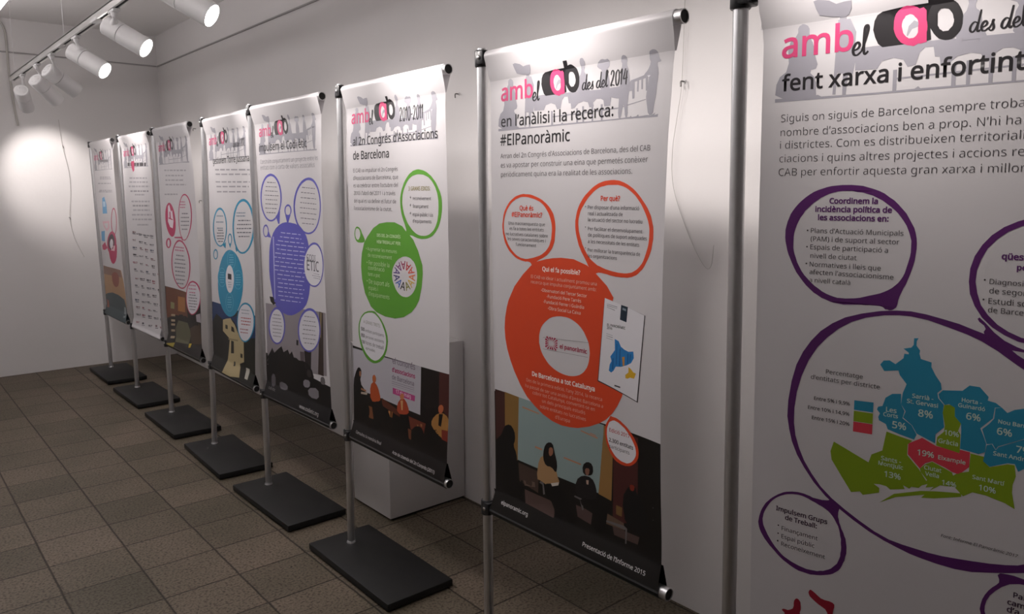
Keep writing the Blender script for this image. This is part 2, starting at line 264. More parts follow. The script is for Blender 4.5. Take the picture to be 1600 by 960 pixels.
8 459 229,581 276,577 318,565 352,546 378,519 395,485 400,443 396,411 385,383 346,338 291,303 355,265 381,242 401,216 414,185 419,148 413,104 395,65 367,34 330,11 284,-3 231,-8 174,-3 126,10 89,33 61,63 45,101 39,146 43,183 56,214 75,241 99,264 158,299 107,336 71,383 61,411 58,444 63,485 80,518 107,545 141,565 182,577|108,145 116,107 138,76 176,55 229,48 281,55 319,76 342,108 350,148 346,174 335,197 293,235 229,265 217,270 157,237 121,197 111,173|228,524 188,518 155,502 134,476 127,441 130,414 141,391 179,357 232,330 282,357 317,392 327,414 330,441 323,476 302,502 270,518
9 459 417,328 410,231 387,139 366,99 340,63 306,33 265,11 214,-3 154,-8 117,-6 82,0 82,60 115,53 152,50 204,54 245,68 278,90 303,118 322,153 334,192 346,281 341,281 310,247 266,223 204,214 158,219 118,235 85,260 61,294 45,336 40,387 46,443 63,491 90,529 127,557 171,575 223,581 262,577 299,565 332,545 361,518 384,483 402,439 413,388|223,521 178,513 142,488 118,447 110,388 117,339 137,301 171,277 220,269 256,273 286,285 311,303 330,325 342,349 346,374 338,426 315,474 277,508 252,518
. 215 58,43 61,69 72,85 88,94 107,97 126,94 142,85 153,69 157,43 153,18 142,2 126,-8 107,-11 88,-8 72,2 61,18
, 215 154,84 136,23 111,-42 85,-103 33,-103 49,-38 63,31 73,93 148,93
: 215 58,43 61,69 72,85 88,94 107,97 126,94 142,85 153,69 157,43 153,18 142,2 126,-8 107,-11 88,-8 72,2 61,18|58,387 61,412 72,429 88,438 107,441 126,438 142,429 153,412 157,387 153,362 142,345 126,335 107,332 88,335 72,345 61,362
- 258 32,184 32,246 226,246 226,184
’ 140 131,564 112,503 88,437 62,376 10,376 21,424 32,476 42,527 50,573 125,573
% 666 156,581 209,569 246,534 263,498 273,454 277,402 273,349 264,305 247,269 210,233 156,221 106,233 69,269 53,305 43,349 39,402 42,454 52,498 67,534 104,569|156,531 130,523 112,498 101,458 98,402 101,345 112,305 130,280 156,272 184,280 203,304 214,345 218,402 214,458 203,498 184,523|523,573 205,0 144,0 461,573|507,351 558,340 596,304 613,269 624,225 627,172 624,120 614,76 598,40 560,4 507,-8 457,4 420,40 403,76 393,120 390,172 393,225 402,269 418,304 454,340|507,301 480,293 462,269 452,229 448,172 452,116 462,75 480,51 507,43 534,51 553,75 565,115 569,172 565,229 553,269 534,293
# 518 385,350 360,221 470,221 470,168 350,168 317,0 260,0 293,168 178,168 147,0 91,0 121,168 20,168 20,221 132,221 157,350 50,350 50,403 167,403 199,573 257,573 225,403 340,403 372,573 427,573 395,403 497,403 497,350|188,221 303,221 328,350 213,350
? 348 112,183 118,235 139,277 180,319 228,363 253,398 260,439 254,473 235,498 204,514 163,519 93,509 34,485 10,541 81,569 122,578 168,581 215,576 254,564 285,543 317,498 327,440 324,407 316,379 283,332 233,287 192,248 173,215 168,175 168,161 112,161|94,43 97,69 108,85 124,94 144,97 162,94 178,85 189,69 192,43 189,18 178,2 162,-8 144,-11 124,-8 108,2 97,18
( 241 32,220 33,263 38,306 45,348 54,389 67,429 83,468 103,504 125,540 150,573 217,573 182,521 154,465 132,407 116,346 107,284 103,221 105,179 109,139 116,98 126,58 139,19 154,-20 172,-57 192,-92 216,-127 150,-127 125,-94 103,-60 83,-24 67,14 54,53 45,94 38,135 33,177
) 241 209,220 207,177 203,135 196,94 186,53 173,14 158,-24 139,-60 116,-94 91,-127 25,-127 48,-92 69,-57 87,-20 102,19 114,58 124,98 131,139 136,179 137,221 136,263 131,304 124,346 114,386 102,426 87,465 69,503 48,539 24,573 91,573 116,540 139,504 158,468 173,429 186,389 196,348 203,306 207,263
• 302 62,293 65,325 73,351 87,370 105,383 151,392 196,383 214,370 228,351 237,325 240,293 237,261 228,235 214,216 196,203 151,193 105,203 87,216 73,235 65,261
+ 459 257,311 417,311 417,254 257,254 257,89 200,89 200,254 40,254 40,311 200,311 200,477 257,477
à 450 231,437 279,433 318,422 347,403 376,358 385,293 385,0 334,0 320,61 317,61 279,22 234,-1 172,-8 136,-5 103,6 75,23 55,48 41,80 37,119 50,176 87,219 127,238 179,251 243,257 316,259 316,285 310,330 293,359 265,375 227,380 163,370 106,347 84,400 151,426|252,208 184,200 141,182 118,155 110,119 115,87 132,66 157,53 188,49 238,56 279,79 306,117 315,172 315,210|205,614 227,575 255,532 282,496 282,486 235,486 204,513 171,546 142,579 121,606 121,614
è 452 234,438 286,432 329,414 364,385 390,346 406,299 411,244 411,201 117,201 127,137 154,90 197,62 254,52 327,60 392,82 392,20 327,-1 251,-8 194,-2 143,17 101,48 70,91 56,126 47,167 44,212 47,257 55,297 68,333 96,378 134,411 181,431|233,380 188,372 154,348 130,309 119,257 338,257 335,292 326,322 312,346 292,364 266,376|209,614 231,575 259,532 285,496 285,486 238,486 208,513 174,546 145,579 124,606 124,614
é 452 234,438 286,432 329,414 364,385 390,346 406,299 411,244 411,201 117,201 127,137 154,90 197,62 254,52 327,60 392,82 392,20 327,-1 251,-8 194,-2 143,17 101,48 70,91 56,126 47,167 44,212 47,257 55,297 68,333 96,378 134,411 181,431|233,380 188,372 154,348 130,309 119,257 338,257 335,292 326,322 312,346 292,364 266,376|347,606 326,579 296,546 263,513 233,486 186,486 186,496 212,532 240,575 262,614 347,614
í 207 139,0 68,0 68,430 139,430|222,606 201,579 171,546 138,513 107,486 61,486 61,496 87,532 115,575 137,614 222,614
ï 207 139,0 68,0 68,430 139,430|-9,546 -6,564 2,576 29,585 55,576 64,564 67,546 64,529 55,516 29,506 2,516 -6,529|142,546 145,564 153,576 179,585 205,576 214,564 217,546 214,529 205,516 179,506 153,516 145,529
ò 485 442,216 438,165 428,121 411,82 388,51 359,25 324,7 285,-4 241,-8 200,-4 163,7 129,25 100,51 77,82 59,121 48,165 44,216 47,261 55,301 68,336 97,380 137,412 186,431 244,438 299,431 347,412 387,380 417,336 431,301 439,261|117,216 120,169 130,128 147,95 172,71 203,56 243,51 282,56 314,71 339,95 356,128 366,169 369,216 365,263 355,303 338,335 314,359 282,374 242,379 185,368 147,335 130,303 120,263|223,614 245,575 273,532 300,496 300,486 253,486 222,513 189,546 159,579 139,606 139,614
ó 485 442,216 438,165 428,121 411,82 388,51 359,25 324,7 285,-4 241,-8 200,-4 163,7 129,25 100,51 77,82 59,121 48,165 44,216 47,261 55,301 68,336 97,380 137,412 186,431 244,438 299,431 347,412 387,380 417,336 431,301 439,261|117,216 120,169 130,128 147,95 172,71 203,56 243,51 282,56 314,71 339,95 356,128 366,169 369,216 365,263 355,303 338,335 314,359 282,374 242,379 185,368 147,335 130,303 120,263|362,606 341,579 311,546 278,513 247,486 200,486 200,496 227,532 254,575 277,614 362,614
ú 496 427,430 427,0 370,0 359,57 356,57 321,20 273,-1 220,-8 173,-4 134,8 103,29 81,59 68,99 63,148 63,430 135,430 135,153 141,108 158,76 188,57 230,51 273,55 306,69 330,91 345,121 354,160 357,206 357,430|366,606 346,579 316,546 283,513 252,486 205,486 205,496 231,532 259,575 281,614 366,614
ü 496 427,430 427,0 370,0 359,57 356,57 321,20 273,-1 220,-8 173,-4 134,8 103,29 81,59 68,99 63,148 63,430 135,430 135,153 141,108 158,76 188,57 230,51 273,55 306,69 330,91 345,121 354,160 357,206 357,430|136,546 138,564 147,576 173,585 200,576 208,564 211,546 208,529 200,516 173,506 147,516 138,529|286,546 289,564 297,576 323,585 350,576 358,564 361,546 358,529 350,516 323,506 297,516 289,529
ç 385 241,-8 187,-2 139,15 99,45 69,87 55,123 47,165 44,213 47,262 56,305 71,342 102,385 142,415 191,432 245,438 309,431 358,415 337,356 292,370 244,376 204,371 172,358 148,335 131,303 120,263 117,213 120,166 131,126 148,94 172,71 202,58 240,53 302,60 351,78 351,15 304,-2|306,-111 299,-146 277,-171 240,-187 188,-192 165,-191 148,-188 148,-144 167,-147 190,-148 234,-141 246,-130 249,-113 244,-95 228,-83 176,-69 211,0 257,0 237,-43 272,-55 297,-77
À 512 437,0 368,177 141,177 73,0 0,0 224,575 289,575 512,0|282,415 274,438 263,473 255,500 247,468 238,438 230,415 165,241 346,241|235,757 257,717 285,674 312,638 312,629 265,629 234,656 201,688 171,722 151,749 151,757
È 446 398,0 78,0 78,573 398,573 398,509 150,509 150,330 383,330 383,268 150,268 150,63 398,63|225,757 247,717 275,674 302,638 302,629 254,629 224,656 190,688 161,722 140,749 140,757
É 446 398,0 78,0 78,573 398,573 398,509 150,509 150,330 383,330 383,268 150,268 150,63 398,63|363,749 342,722 312,688 279,656 249,629 202,629 202,638 228,674 256,717 278,757 363,757
"""

# ------------------------------------------------------------ print of each banner in millimetres (u from the pole, v above the floor)
# P layer colour outline|hole ...   T layer colour weight start,baseline,end,slant text   A letter of the wheel
ART = {}
ART[1] = """\
P 4 aaa6ac 237,1742 297,1741 293,1731 233,1732
P 4 aaa6ac 313,1741 380,1740 377,1730 309,1731
P 4 aaa6ac 396,1740 474,1739 471,1729 392,1730
P 4 aaa6ac 490,1738 538,1738 534,1728 486,1729
P 4 aaa6ac 553,1737 608,1736 605,1727 550,1728
P 4 aaa6ac 234,1729 290,1728 286,1718 230,1719
P 4 aaa6ac 306,1728 366,1727 362,1717 302,1718
P 4 aaa6ac 382,1727 432,1726 428,1716 378,1717
P 4 aaa6ac 447,1726 519,1725 515,1715 444,1716
P 4 aaa6ac 534,1725 572,1724 568,1714 530,1715
P 4 aaa6ac 587,1724 631,1723 628,1714 583,1714
P 4 aaa6ac 160,1690 232,1690 228,1680 156,1680
P 4 aaa6ac 253,1689 324,1689 320,1679 249,1679
P 4 aaa6ac 344,1689 442,1688 439,1678 340,1679
P 4 aaa6ac 462,1687 548,1687 544,1677 458,1678
P 4 aaa6ac 567,1686 613,1686 609,1676 563,1677
P 4 aaa6ac 185,1631 272,1631 268,1621 181,1621
P 4 aaa6ac 290,1631 332,1631 328,1621 286,1621
P 4 aaa6ac 350,1631 407,1631 403,1621 346,1621
P 4 aaa6ac 425,1631 463,1630 459,1621 421,1621
P 4 aaa6ac 481,1630 551,1630 547,1620 477,1621
P 4 aaa6ac 568,1630 612,1630 609,1620 565,1620
P 4 aaa6ac 629,1630 637,1630 634,1620 626,1620
P 4 aaa6ac 165,1619 254,1619 250,1609 161,1609
P 4 aaa6ac 272,1619 310,1619 306,1609 268,1609
P 4 aaa6ac 327,1619 363,1618 359,1609 323,1609
P 4 aaa6ac 380,1618 469,1618 465,1608 376,1608
P 4 aaa6ac 486,1618 537,1618 533,1608 482,1608
P 4 aaa6ac 554,1618 597,1618 594,1608 550,1608
P 4 aaa6ac 614,1618 632,1618 629,1608 610,1608
P 4 4a464a 289,1881 321,1880 315,1864 283,1865
P 4 4a464a 334,1879 394,1877 388,1862 328,1864
P 4 4a464a 406,1877 454,1875 448,1860 400,1862
P 4 4a464a 466,1875 510,1874 504,1859 460,1860
P 4 4a464a 522,1873 572,1872 566,1857 516,1858
P 4 4a464a 583,1871 590,1871 584,1856 578,1856
P 2 5aa0d0 248,1561 315,1572 362,1511 365,1433 225,1428
P 2 5aa0d0 125,1272 246,1282 219,1189 113,1190
P 3 b8d4e8 261,1532 333,1533 325,1488 258,1487
P 2 e0b4c0 194,1361 411,1372 397,1310 306,1279 225,1316|236,1345 367,1352 352,1314 300,1301 261,1323
P 2 b82a5c 693,1375 684,1355 673,1336 658,1318 641,1301 623,1287 603,1275 582,1265 561,1259 541,1257 522,1258 505,1262 490,1270 478,1281 469,1295 463,1311 462,1329 464,1348 469,1368 479,1389 491,1408 506,1426 523,1443 543,1457 563,1469 584,1477 604,1483 624,1485 642,1483 659,1479 673,1471 685,1460 693,1446 698,1431 700,1413 698,1394|666,1372 658,1354 648,1337 636,1320 623,1305 608,1292 592,1281 576,1273 560,1268 544,1266 530,1267 517,1271 506,1278 498,1288 492,1301 488,1315 488,1332 491,1349 496,1367 504,1385 515,1403 527,1420 541,1434 556,1447 572,1458 588,1466 604,1471 619,1472 633,1471 646,1467 656,1459 664,1449 670,1437 673,1423 674,1407 671,1390
P 3 b82a5c 593,1194 585,1177 572,1160 556,1143 536,1128 513,1115 487,1103 460,1094 433,1088 406,1085 379,1085 354,1088 332,1094 314,1103 299,1115 289,1128 283,1144 283,1161 287,1179 296,1197 310,1214 327,1231 349,1246 372,1259 398,1270 425,1279 453,1284 480,1287 506,1286 529,1283 550,1276 568,1267 582,1256 591,1242 597,1227 597,1211
P 4 3a3038 529,1199 523,1187 514,1175 503,1164 489,1154 474,1144 456,1137 438,1131 420,1127 402,1125 384,1125 368,1127 353,1131 341,1137 331,1145 324,1154 321,1165 321,1177 324,1189 330,1201 339,1213 351,1224 365,1234 381,1243 398,1251 416,1256 435,1260 453,1262 470,1262 486,1259 500,1255 512,1249 521,1241 528,1232 531,1221 531,1210|479,1185 475,1178 470,1172 464,1165 457,1159 448,1154 439,1150 429,1146 419,1144 409,1143 399,1143 390,1144 382,1147 376,1150 371,1155 367,1160 365,1166 365,1173 367,1179 370,1186 375,1193 382,1199 389,1205 398,1210 408,1215 417,1218 428,1220 437,1221 447,1221 456,1220 463,1217 470,1214 475,1209 478,1204 480,1198 480,1192
P 5 dcdadf 474,1185 471,1178 466,1172 461,1166 454,1161 446,1156 437,1152 428,1149 419,1146 409,1145 401,1145 393,1147 385,1149 379,1152 375,1156 371,1161 370,1167 370,1173 371,1180 375,1186 379,1192 385,1198 392,1204 400,1209 409,1213 418,1216 428,1218 437,1219 445,1219 453,1217 460,1215 466,1212 471,1208 474,1203 476,1197 476,1191
P 2 b82a5c 111,1149 222,1184 284,1135 195,1113 123,1114
P 3 b82a5c 395,1195 540,1202 603,1178 587,1122 556,1075 510,1039 462,1016 413,1007 372,1018 337,1050 320,1098 320,1160
P 4 e8c0c8 369,1160 540,1169 501,1122 387,1121
P 1 b08a64 81,971 667,972 717,894 793,658 770,589 732,539 26,544 54,812
P 2 8a6a5c 81,971 645,971 668,911 62,896
P 3 8c4a3c 381,930 449,941 507,939 557,923 572,895 550,854 513,826 459,812 412,814 372,830 350,860 348,903
P 3 37484e 39,708 146,731 321,754 501,750 691,730 790,614 767,544 39,539
P 4 a05a44 89,671 146,666 160,602 84,605
P 4 8a9294 669,666 724,667 730,584 659,575
"""
ART[2] = """\
P 4 3a363a 181,1833 237,1832 231,1806 174,1808
P 4 3a363a 257,1831 335,1829 329,1804 250,1806
P 4 3a363a 355,1828 407,1827 401,1802 348,1803
P 4 3a363a 426,1826 492,1824 486,1800 420,1801
P 4 3a363a 510,1824 602,1821 597,1797 504,1799
P 4 3a363a 620,1821 661,1820 655,1795 615,1796
P 5 b82a5c 276,1840 364,1842 347,1774 308,1760 275,1795
P 4 aaa6ac 200,1723 276,1722 273,1710 197,1711
P 4 aaa6ac 295,1721 351,1720 348,1709 292,1709
P 4 aaa6ac 370,1720 456,1719 453,1707 367,1708
P 4 aaa6ac 475,1719 539,1718 536,1706 472,1707
P 4 aaa6ac 558,1717 613,1717 610,1705 555,1706
P 4 aaa6ac 631,1716 658,1716 655,1705 628,1705
P 4 aaa6ac 191,1693 266,1692 263,1680 188,1681
P 4 aaa6ac 285,1692 374,1691 371,1679 282,1680
P 4 aaa6ac 393,1690 450,1690 447,1678 390,1679
P 4 aaa6ac 469,1690 525,1689 522,1677 466,1678
P 4 aaa6ac 543,1689 619,1688 617,1676 541,1677
P 4 aaa6ac 637,1688 671,1687 669,1676 635,1676
P 4 aaa6ac 166,1661 218,1660 215,1648 163,1648
P 4 aaa6ac 238,1660 337,1659 334,1647 235,1648
P 4 aaa6ac 356,1659 409,1659 406,1647 354,1647
P 4 aaa6ac 428,1659 493,1658 491,1647 425,1647
P 4 aaa6ac 512,1658 600,1658 598,1646 509,1647
P 4 aaa6ac 618,1657 674,1657 672,1646 616,1646
P 4 aaa6ac 692,1657 699,1657 696,1646 689,1646
P 4 918d93 201,1624 259,1624 256,1612 198,1612
P 4 918d93 279,1624 374,1624 371,1612 276,1612
P 4 918d93 393,1624 460,1623 457,1612 390,1612
P 4 918d93 479,1623 521,1623 518,1612 476,1612
P 4 918d93 539,1623 619,1623 616,1612 537,1612
P 4 918d93 637,1623 675,1623 673,1611 634,1612
P 4 aaa6ac 311,1598 355,1598 352,1586 308,1586
P 4 aaa6ac 366,1598 401,1598 398,1586 363,1586
P 4 aaa6ac 412,1598 464,1598 461,1586 409,1586
P 4 aaa6ac 474,1598 496,1598 493,1586 472,1586
P 4 aaa6ac 506,1598 560,1598 557,1586 504,1586
P 4 aaa6ac 570,1598 580,1598 577,1587 567,1587
P 4 aaa6ac 210,1546 268,1547 265,1534 207,1534
P 4 aaa6ac 288,1547 379,1547 376,1536 285,1535
P 4 aaa6ac 398,1548 462,1548 460,1536 395,1536
P 4 aaa6ac 481,1548 549,1549 547,1537 478,1536
P 4 aaa6ac 568,1549 636,1549 633,1538 565,1537
P 4 aaa6ac 653,1550 681,1550 678,1538 651,1538
P 4 918d93 235,1514 302,1515 299,1503 232,1502
P 4 918d93 321,1515 375,1516 372,1504 318,1503
P 4 918d93 395,1516 459,1517 456,1505 392,1504
P 4 918d93 478,1517 531,1517 528,1506 475,1505
P 4 918d93 549,1518 635,1519 632,1507 546,1506
P 4 918d93 653,1519 665,1519 662,1508 650,1507
P 4 aaa6ac 238,1481 325,1482 322,1470 235,1468
P 4 aaa6ac 345,1482 442,1484 439,1472 342,1470
P 4 aaa6ac 461,1484 523,1485 520,1473 458,1472
P 4 aaa6ac 541,1486 632,1487 629,1475 539,1474
P 4 aaa6ac 650,1487 668,1488 666,1476 647,1476
P 4 aaa6ac 199,1444 298,1446 295,1434 196,1432
P 4 aaa6ac 318,1447 402,1449 399,1437 315,1435
P 4 aaa6ac 422,1449 513,1451 510,1439 419,1437
P 4 aaa6ac 532,1451 575,1452 572,1440 529,1439
P 4 aaa6ac 593,1453 663,1454 660,1442 591,1441
P 4 aaa6ac 680,1454 709,1455 706,1443 678,1443
P 4 aaa6ac 206,1409 253,1410 250,1398 203,1397
P 4 aaa6ac 273,1411 322,1412 319,1400 269,1398
P 4 aaa6ac 342,1412 417,1414 414,1402 339,1400
P 4 aaa6ac 437,1415 494,1416 491,1404 434,1403
P 4 aaa6ac 513,1417 602,1419 600,1407 510,1405
P 4 aaa6ac 621,1419 701,1421 698,1410 618,1408
P 4 aaa6ac 318,1371 351,1372 348,1360 315,1359
P 4 aaa6ac 361,1373 399,1374 396,1362 359,1361
P 4 aaa6ac 410,1374 436,1375 433,1363 407,1362
P 4 aaa6ac 447,1375 501,1377 498,1365 444,1363
P 4 aaa6ac 512,1377 538,1378 535,1366 509,1365
P 4 aaa6ac 548,1378 591,1380 588,1368 545,1367
P 4 aaa6ac 601,1380 616,1381 613,1369 598,1368
P 4 77747a 181,1300 253,1300 250,1291 179,1291
P 4 77747a 274,1300 318,1300 316,1290 271,1291
P 4 77747a 339,1300 429,1299 426,1290 337,1290
P 4 77747a 449,1299 530,1299 528,1290 447,1290
P 4 77747a 550,1299 629,1298 627,1290 548,1290
P 4 77747a 648,1298 685,1298 684,1289 646,1290
P 3 7a5a60 187,1314 231,1312 228,1300 183,1299
P 3 77747a 189,1295 256,1295 255,1289 188,1289
P 3 7a5a60 238,1312 260,1311 258,1301 236,1303
P 3 4a484e 329,1303 373,1301 371,1293 327,1292
P 3 77747a 333,1289 400,1290 398,1285 332,1284
P 3 4a484e 381,1302 402,1301 401,1294 379,1295
P 3 4a484e 467,1297 537,1296 534,1287 464,1285
P 3 4a484e 475,1281 580,1284 579,1278 474,1276
P 3 6a6870 641,1302 680,1300 677,1289 638,1288
P 3 908c92 643,1284 702,1284 701,1278 642,1278
P 3 6a6870 687,1301 706,1299 704,1290 684,1291
P 3 5a5860 757,1292 817,1291 816,1285 755,1283
P 3 5a5860 764,1281 856,1284 855,1280 764,1278
P 3 5a5860 828,1293 858,1293 857,1287 827,1287
P 3 7a5a60 176,1251 221,1249 220,1244 174,1243
P 3 77747a 181,1241 249,1243 248,1239 180,1237
P 3 7a5a60 229,1251 251,1251 250,1246 228,1246
P 3 37343a 327,1243 388,1242 386,1234 325,1232
P 3 908c92 334,1229 425,1231 424,1227 333,1224
P 3 37343a 398,1244 428,1243 426,1236 397,1236
P 3 4a484e 465,1241 523,1240 521,1232 463,1230
P 3 908c92 472,1226 559,1229 558,1224 470,1221
P 3 4a484e 614,1235 668,1234 666,1229 612,1226
P 3 908c92 620,1224 702,1227 701,1223 620,1221
P 3 4a484e 677,1236 704,1236 702,1230 676,1230
P 3 7a5a60 773,1248 811,1246 810,1237 770,1236
P 3 908c92 776,1233 835,1234 834,1229 775,1228
P 3 7a5a60 818,1247 837,1246 836,1239 817,1239
P 3 50586a 167,1193 225,1192 222,1180 163,1178
P 3 908c92 172,1174 260,1176 259,1170 170,1168
P 3 50586a 235,1193 264,1192 262,1183 233,1183
P 3 7a5a60 339,1197 390,1195 388,1186 336,1184
P 3 7a5a60 343,1181 421,1183 420,1178 342,1176
P 3 7a5a60 474,1194 524,1192 521,1180 470,1178
P 3 908c92 478,1174 554,1176 553,1169 476,1167
P 3 7a5a60 533,1193 558,1192 556,1182 531,1183
P 3 50586a 615,1195 661,1194 659,1183 611,1182
P 3 908c92 618,1178 689,1180 688,1174 617,1172
P 3 50586a 670,1195 693,1194 691,1185 668,1186
P 3 37343a 773,1192 822,1191 821,1185 771,1183
P 3 77747a 779,1180 852,1183 851,1179 778,1176
P 3 37343a 167,1137 244,1137 241,1127 163,1123
P 3 908c92 175,1119 291,1124 289,1119 174,1114
P 3 6a6870 306,1132 369,1132 368,1128 304,1125
P 3 6a6870 314,1123 410,1128 409,1125 313,1120
P 3 6a6870 380,1135 412,1136 411,1131 379,1130
P 3 5a5860 470,1138 521,1137 519,1128 467,1126
P 3 77747a 475,1122 553,1125 551,1120 474,1117
P 3 7a5a60 611,1131 672,1131 670,1123 608,1120
P 3 7a5a60 618,1117 710,1122 709,1117 617,1113
P 3 4a484e 753,1134 804,1133 803,1126 751,1124
P 3 77747a 759,1121 836,1124 835,1120 758,1116
P 3 4a484e 813,1135 838,1135 837,1128 812,1128
P 3 8a3048 149,1075 213,1075 212,1070 147,1066
P 3 8a3048 157,1064 254,1069 253,1066 156,1060
P 3 8a3048 224,1078 256,1078 255,1073 223,1072
P 3 4a484e 317,1075 360,1074 359,1068 315,1066
P 3 908c92 321,1063 388,1066 387,1062 320,1059
P 3 4a484e 368,1076 390,1076 388,1070 367,1070
P 3 8a3048 461,1075 516,1075 515,1070 459,1067
P 3 908c92 468,1065 551,1070 551,1066 467,1061
P 3 4a484e 623,1081 665,1080 663,1069 620,1067
P 3 4a484e 626,1063 690,1066 689,1060 625,1058
P 3 4a484e 673,1081 694,1080 692,1071 671,1072
P 3 4a484e 773,1088 815,1087 813,1075 769,1073
P 3 908c92 776,1068 840,1071 839,1065 774,1062
P 3 4a484e 823,1088 844,1087 842,1077 821,1078
P 3 5a5860 168,1023 221,1023 218,1013 164,1010
P 3 77747a 172,1006 253,1010 252,1004 171,1000
P 3 6a6870 311,1017 364,1017 363,1011 308,1008
P 3 6a6870 317,1005 398,1010 397,1006 316,1001
P 3 50586a 454,1025 519,1026 516,1015 450,1011
P 3 77747a 460,1007 559,1012 557,1007 459,1001
P 3 6a6870 629,1021 673,1021 671,1012 626,1010
P 3 6a6870 633,1007 700,1010 699,1005 632,1002
P 3 6a6870 681,1022 703,1022 701,1015 679,1015
P 3 8a3048 744,1028 787,1027 785,1018 742,1016
P 3 908c92 748,1012 813,1015 812,1010 747,1007
P 3 8a3048 794,1029 816,1028 814,1020 793,1021
P 3 8a3048 181,949 226,949 225,944 178,941
P 3 908c92 185,939 255,943 254,940 185,935
P 3 8a3048 234,952 257,952 256,947 233,946
P 3 5a5860 291,957 361,958 359,950 288,945
P 3 5a5860 299,942 404,949 403,944 298,937
P 3 5a5860 373,961 407,962 406,954 371,953
P 3 4a484e 456,961 525,963 523,952 453,947
P 3 77747a 463,943 568,950 566,944 462,937
P 3 4a484e 537,964 571,965 569,956 535,955
P 3 8a3048 608,967 649,966 647,954 605,951
P 3 8a3048 611,947 673,950 672,944 609,940
P 3 8a3048 656,967 677,966 674,956 654,957
P 3 7a5a60 753,969 795,969 792,956 750,953
P 3 77747a 756,949 819,952 818,946 754,943
P 3 7a5a60 802,969 822,969 820,959 800,959
P 3 6a6870 161,895 226,897 223,887 158,882
P 3 908c92 168,878 265,885 264,880 166,873
P 3 6a6870 317,904 359,904 356,892 313,890
P 3 6a6870 319,885 383,889 382,883 318,879
P 3 37343a 445,898 517,901 516,895 443,889
P 3 77747a 455,887 563,896 562,892 454,883
P 3 37343a 530,904 565,905 564,899 528,897
P 3 50586a 593,908 650,910 649,903 591,899
P 3 908c92 600,896 686,903 685,899 599,893
P 3 37343a 727,913 784,915 782,903 724,899
P 3 37343a 733,895 819,901 818,896 732,889
P 3 37343a 794,916 822,916 820,907 792,907
P 3 5a5860 172,840 220,841 218,832 169,828
P 3 908c92 176,824 250,830 248,825 175,819
P 3 6a6870 317,841 364,842 362,833 314,829
P 3 6a6870 321,826 393,832 391,827 320,821
P 3 6a6870 372,844 396,844 394,836 370,836
P 3 5a5860 439,848 498,849 495,838 436,833
P 3 77747a 445,829 533,836 532,830 444,823
P 3 4a484e 581,857 644,859 642,850 578,845
P 3 4a484e 588,842 683,850 682,845 587,837
P 3 4a484e 655,861 686,863 684,855 653,854
P 3 8a3048 754,867 809,868 807,860 751,855
P 3 8a3048 760,852 843,859 842,855 759,848
P 3 8a3048 819,871 846,871 844,864 817,863
P 3 50586a 135,780 196,782 192,769 131,764
P 3 50586a 140,759 231,767 230,760 138,752
P 3 50586a 206,784 236,784 233,773 203,773
P 3 5a5860 301,778 373,781 371,775 299,768
P 3 908c92 310,766 418,776 418,773 309,762
P 3 5a5860 385,784 421,787 419,780 384,778
P 3 4a484e 435,790 497,793 495,785 432,779
P 3 77747a 442,776 536,785 535,780 441,772
P 3 6a6870 596,795 664,798 662,788 593,782
P 3 908c92 604,779 706,788 705,783 603,773
P 3 6a6870 676,800 709,802 707,793 674,792
P 3 6a6870 744,797 804,800 803,795 742,789
P 3 908c92 752,788 842,797 841,793 751,784
P 3 6a6870 814,803 844,805 843,800 813,798
P 3 7a5a60 147,723 206,725 204,716 144,710
P 3 908c92 153,707 242,715 241,710 152,702
P 3 7a5a60 216,727 245,728 243,720 214,719
P 3 8a3048 307,733 349,734 347,724 304,720
P 3 908c92 310,717 374,722 373,717 309,712
P 3 8a3048 444,730 501,733 500,728 442,722
P 3 77747a 452,721 538,730 537,726 451,717
P 3 4a484e 572,740 640,744 639,738 570,731
P 3 77747a 581,729 683,740 682,736 580,726
P 3 8a3048 751,749 800,751 798,743 748,738
P 3 8a3048 756,735 830,742 829,737 755,730
P 3 8a3048 809,753 833,754 831,747 807,746
P 3 4a484e 133,660 205,665 204,659 131,651
P 3 77747a 142,649 251,661 250,657 141,645
P 3 4a484e 218,668 253,671 252,665 216,662
P 3 8a3048 290,675 334,676 332,663 286,659
P 3 77747a 292,655 360,661 359,654 291,648
P 3 8a3048 342,677 364,677 362,667 340,667
P 3 5a5860 437,685 492,687 489,674 434,669
P 3 5a5860 442,665 523,672 522,666 440,658
P 3 5a5860 501,688 527,689 525,679 498,678
P 3 4a484e 582,686 651,690 650,684 580,676
P 3 77747a 591,674 695,686 695,682 590,670
P 3 4a484e 663,693 698,696 696,690 662,687
P 3 50586a 737,696 780,698 779,690 734,685
P 3 50586a 741,682 807,689 806,684 740,678
P 3 50586a 788,700 810,701 808,694 786,693
P 3 8a3048 139,601 184,602 183,598 137,593
P 3 8a3048 144,591 212,598 211,595 143,588
P 3 8a3048 192,606 214,607 213,602 191,600
P 3 37343a 290,611 336,612 333,600 287,596
P 3 908c92 293,591 362,598 361,592 292,585
P 3 5a5860 448,612 498,615 497,609 446,603
P 3 77747a 454,601 530,609 529,605 453,597
P 3 5a5860 507,618 532,620 531,613 506,611
P 3 7a5a60 611,632 654,634 651,621 607,616
P 3 77747a 614,612 679,618 677,611 612,605
P 3 8a3048 717,632 768,635 767,630 715,624
P 3 8a3048 724,622 800,631 800,628 723,619
"""
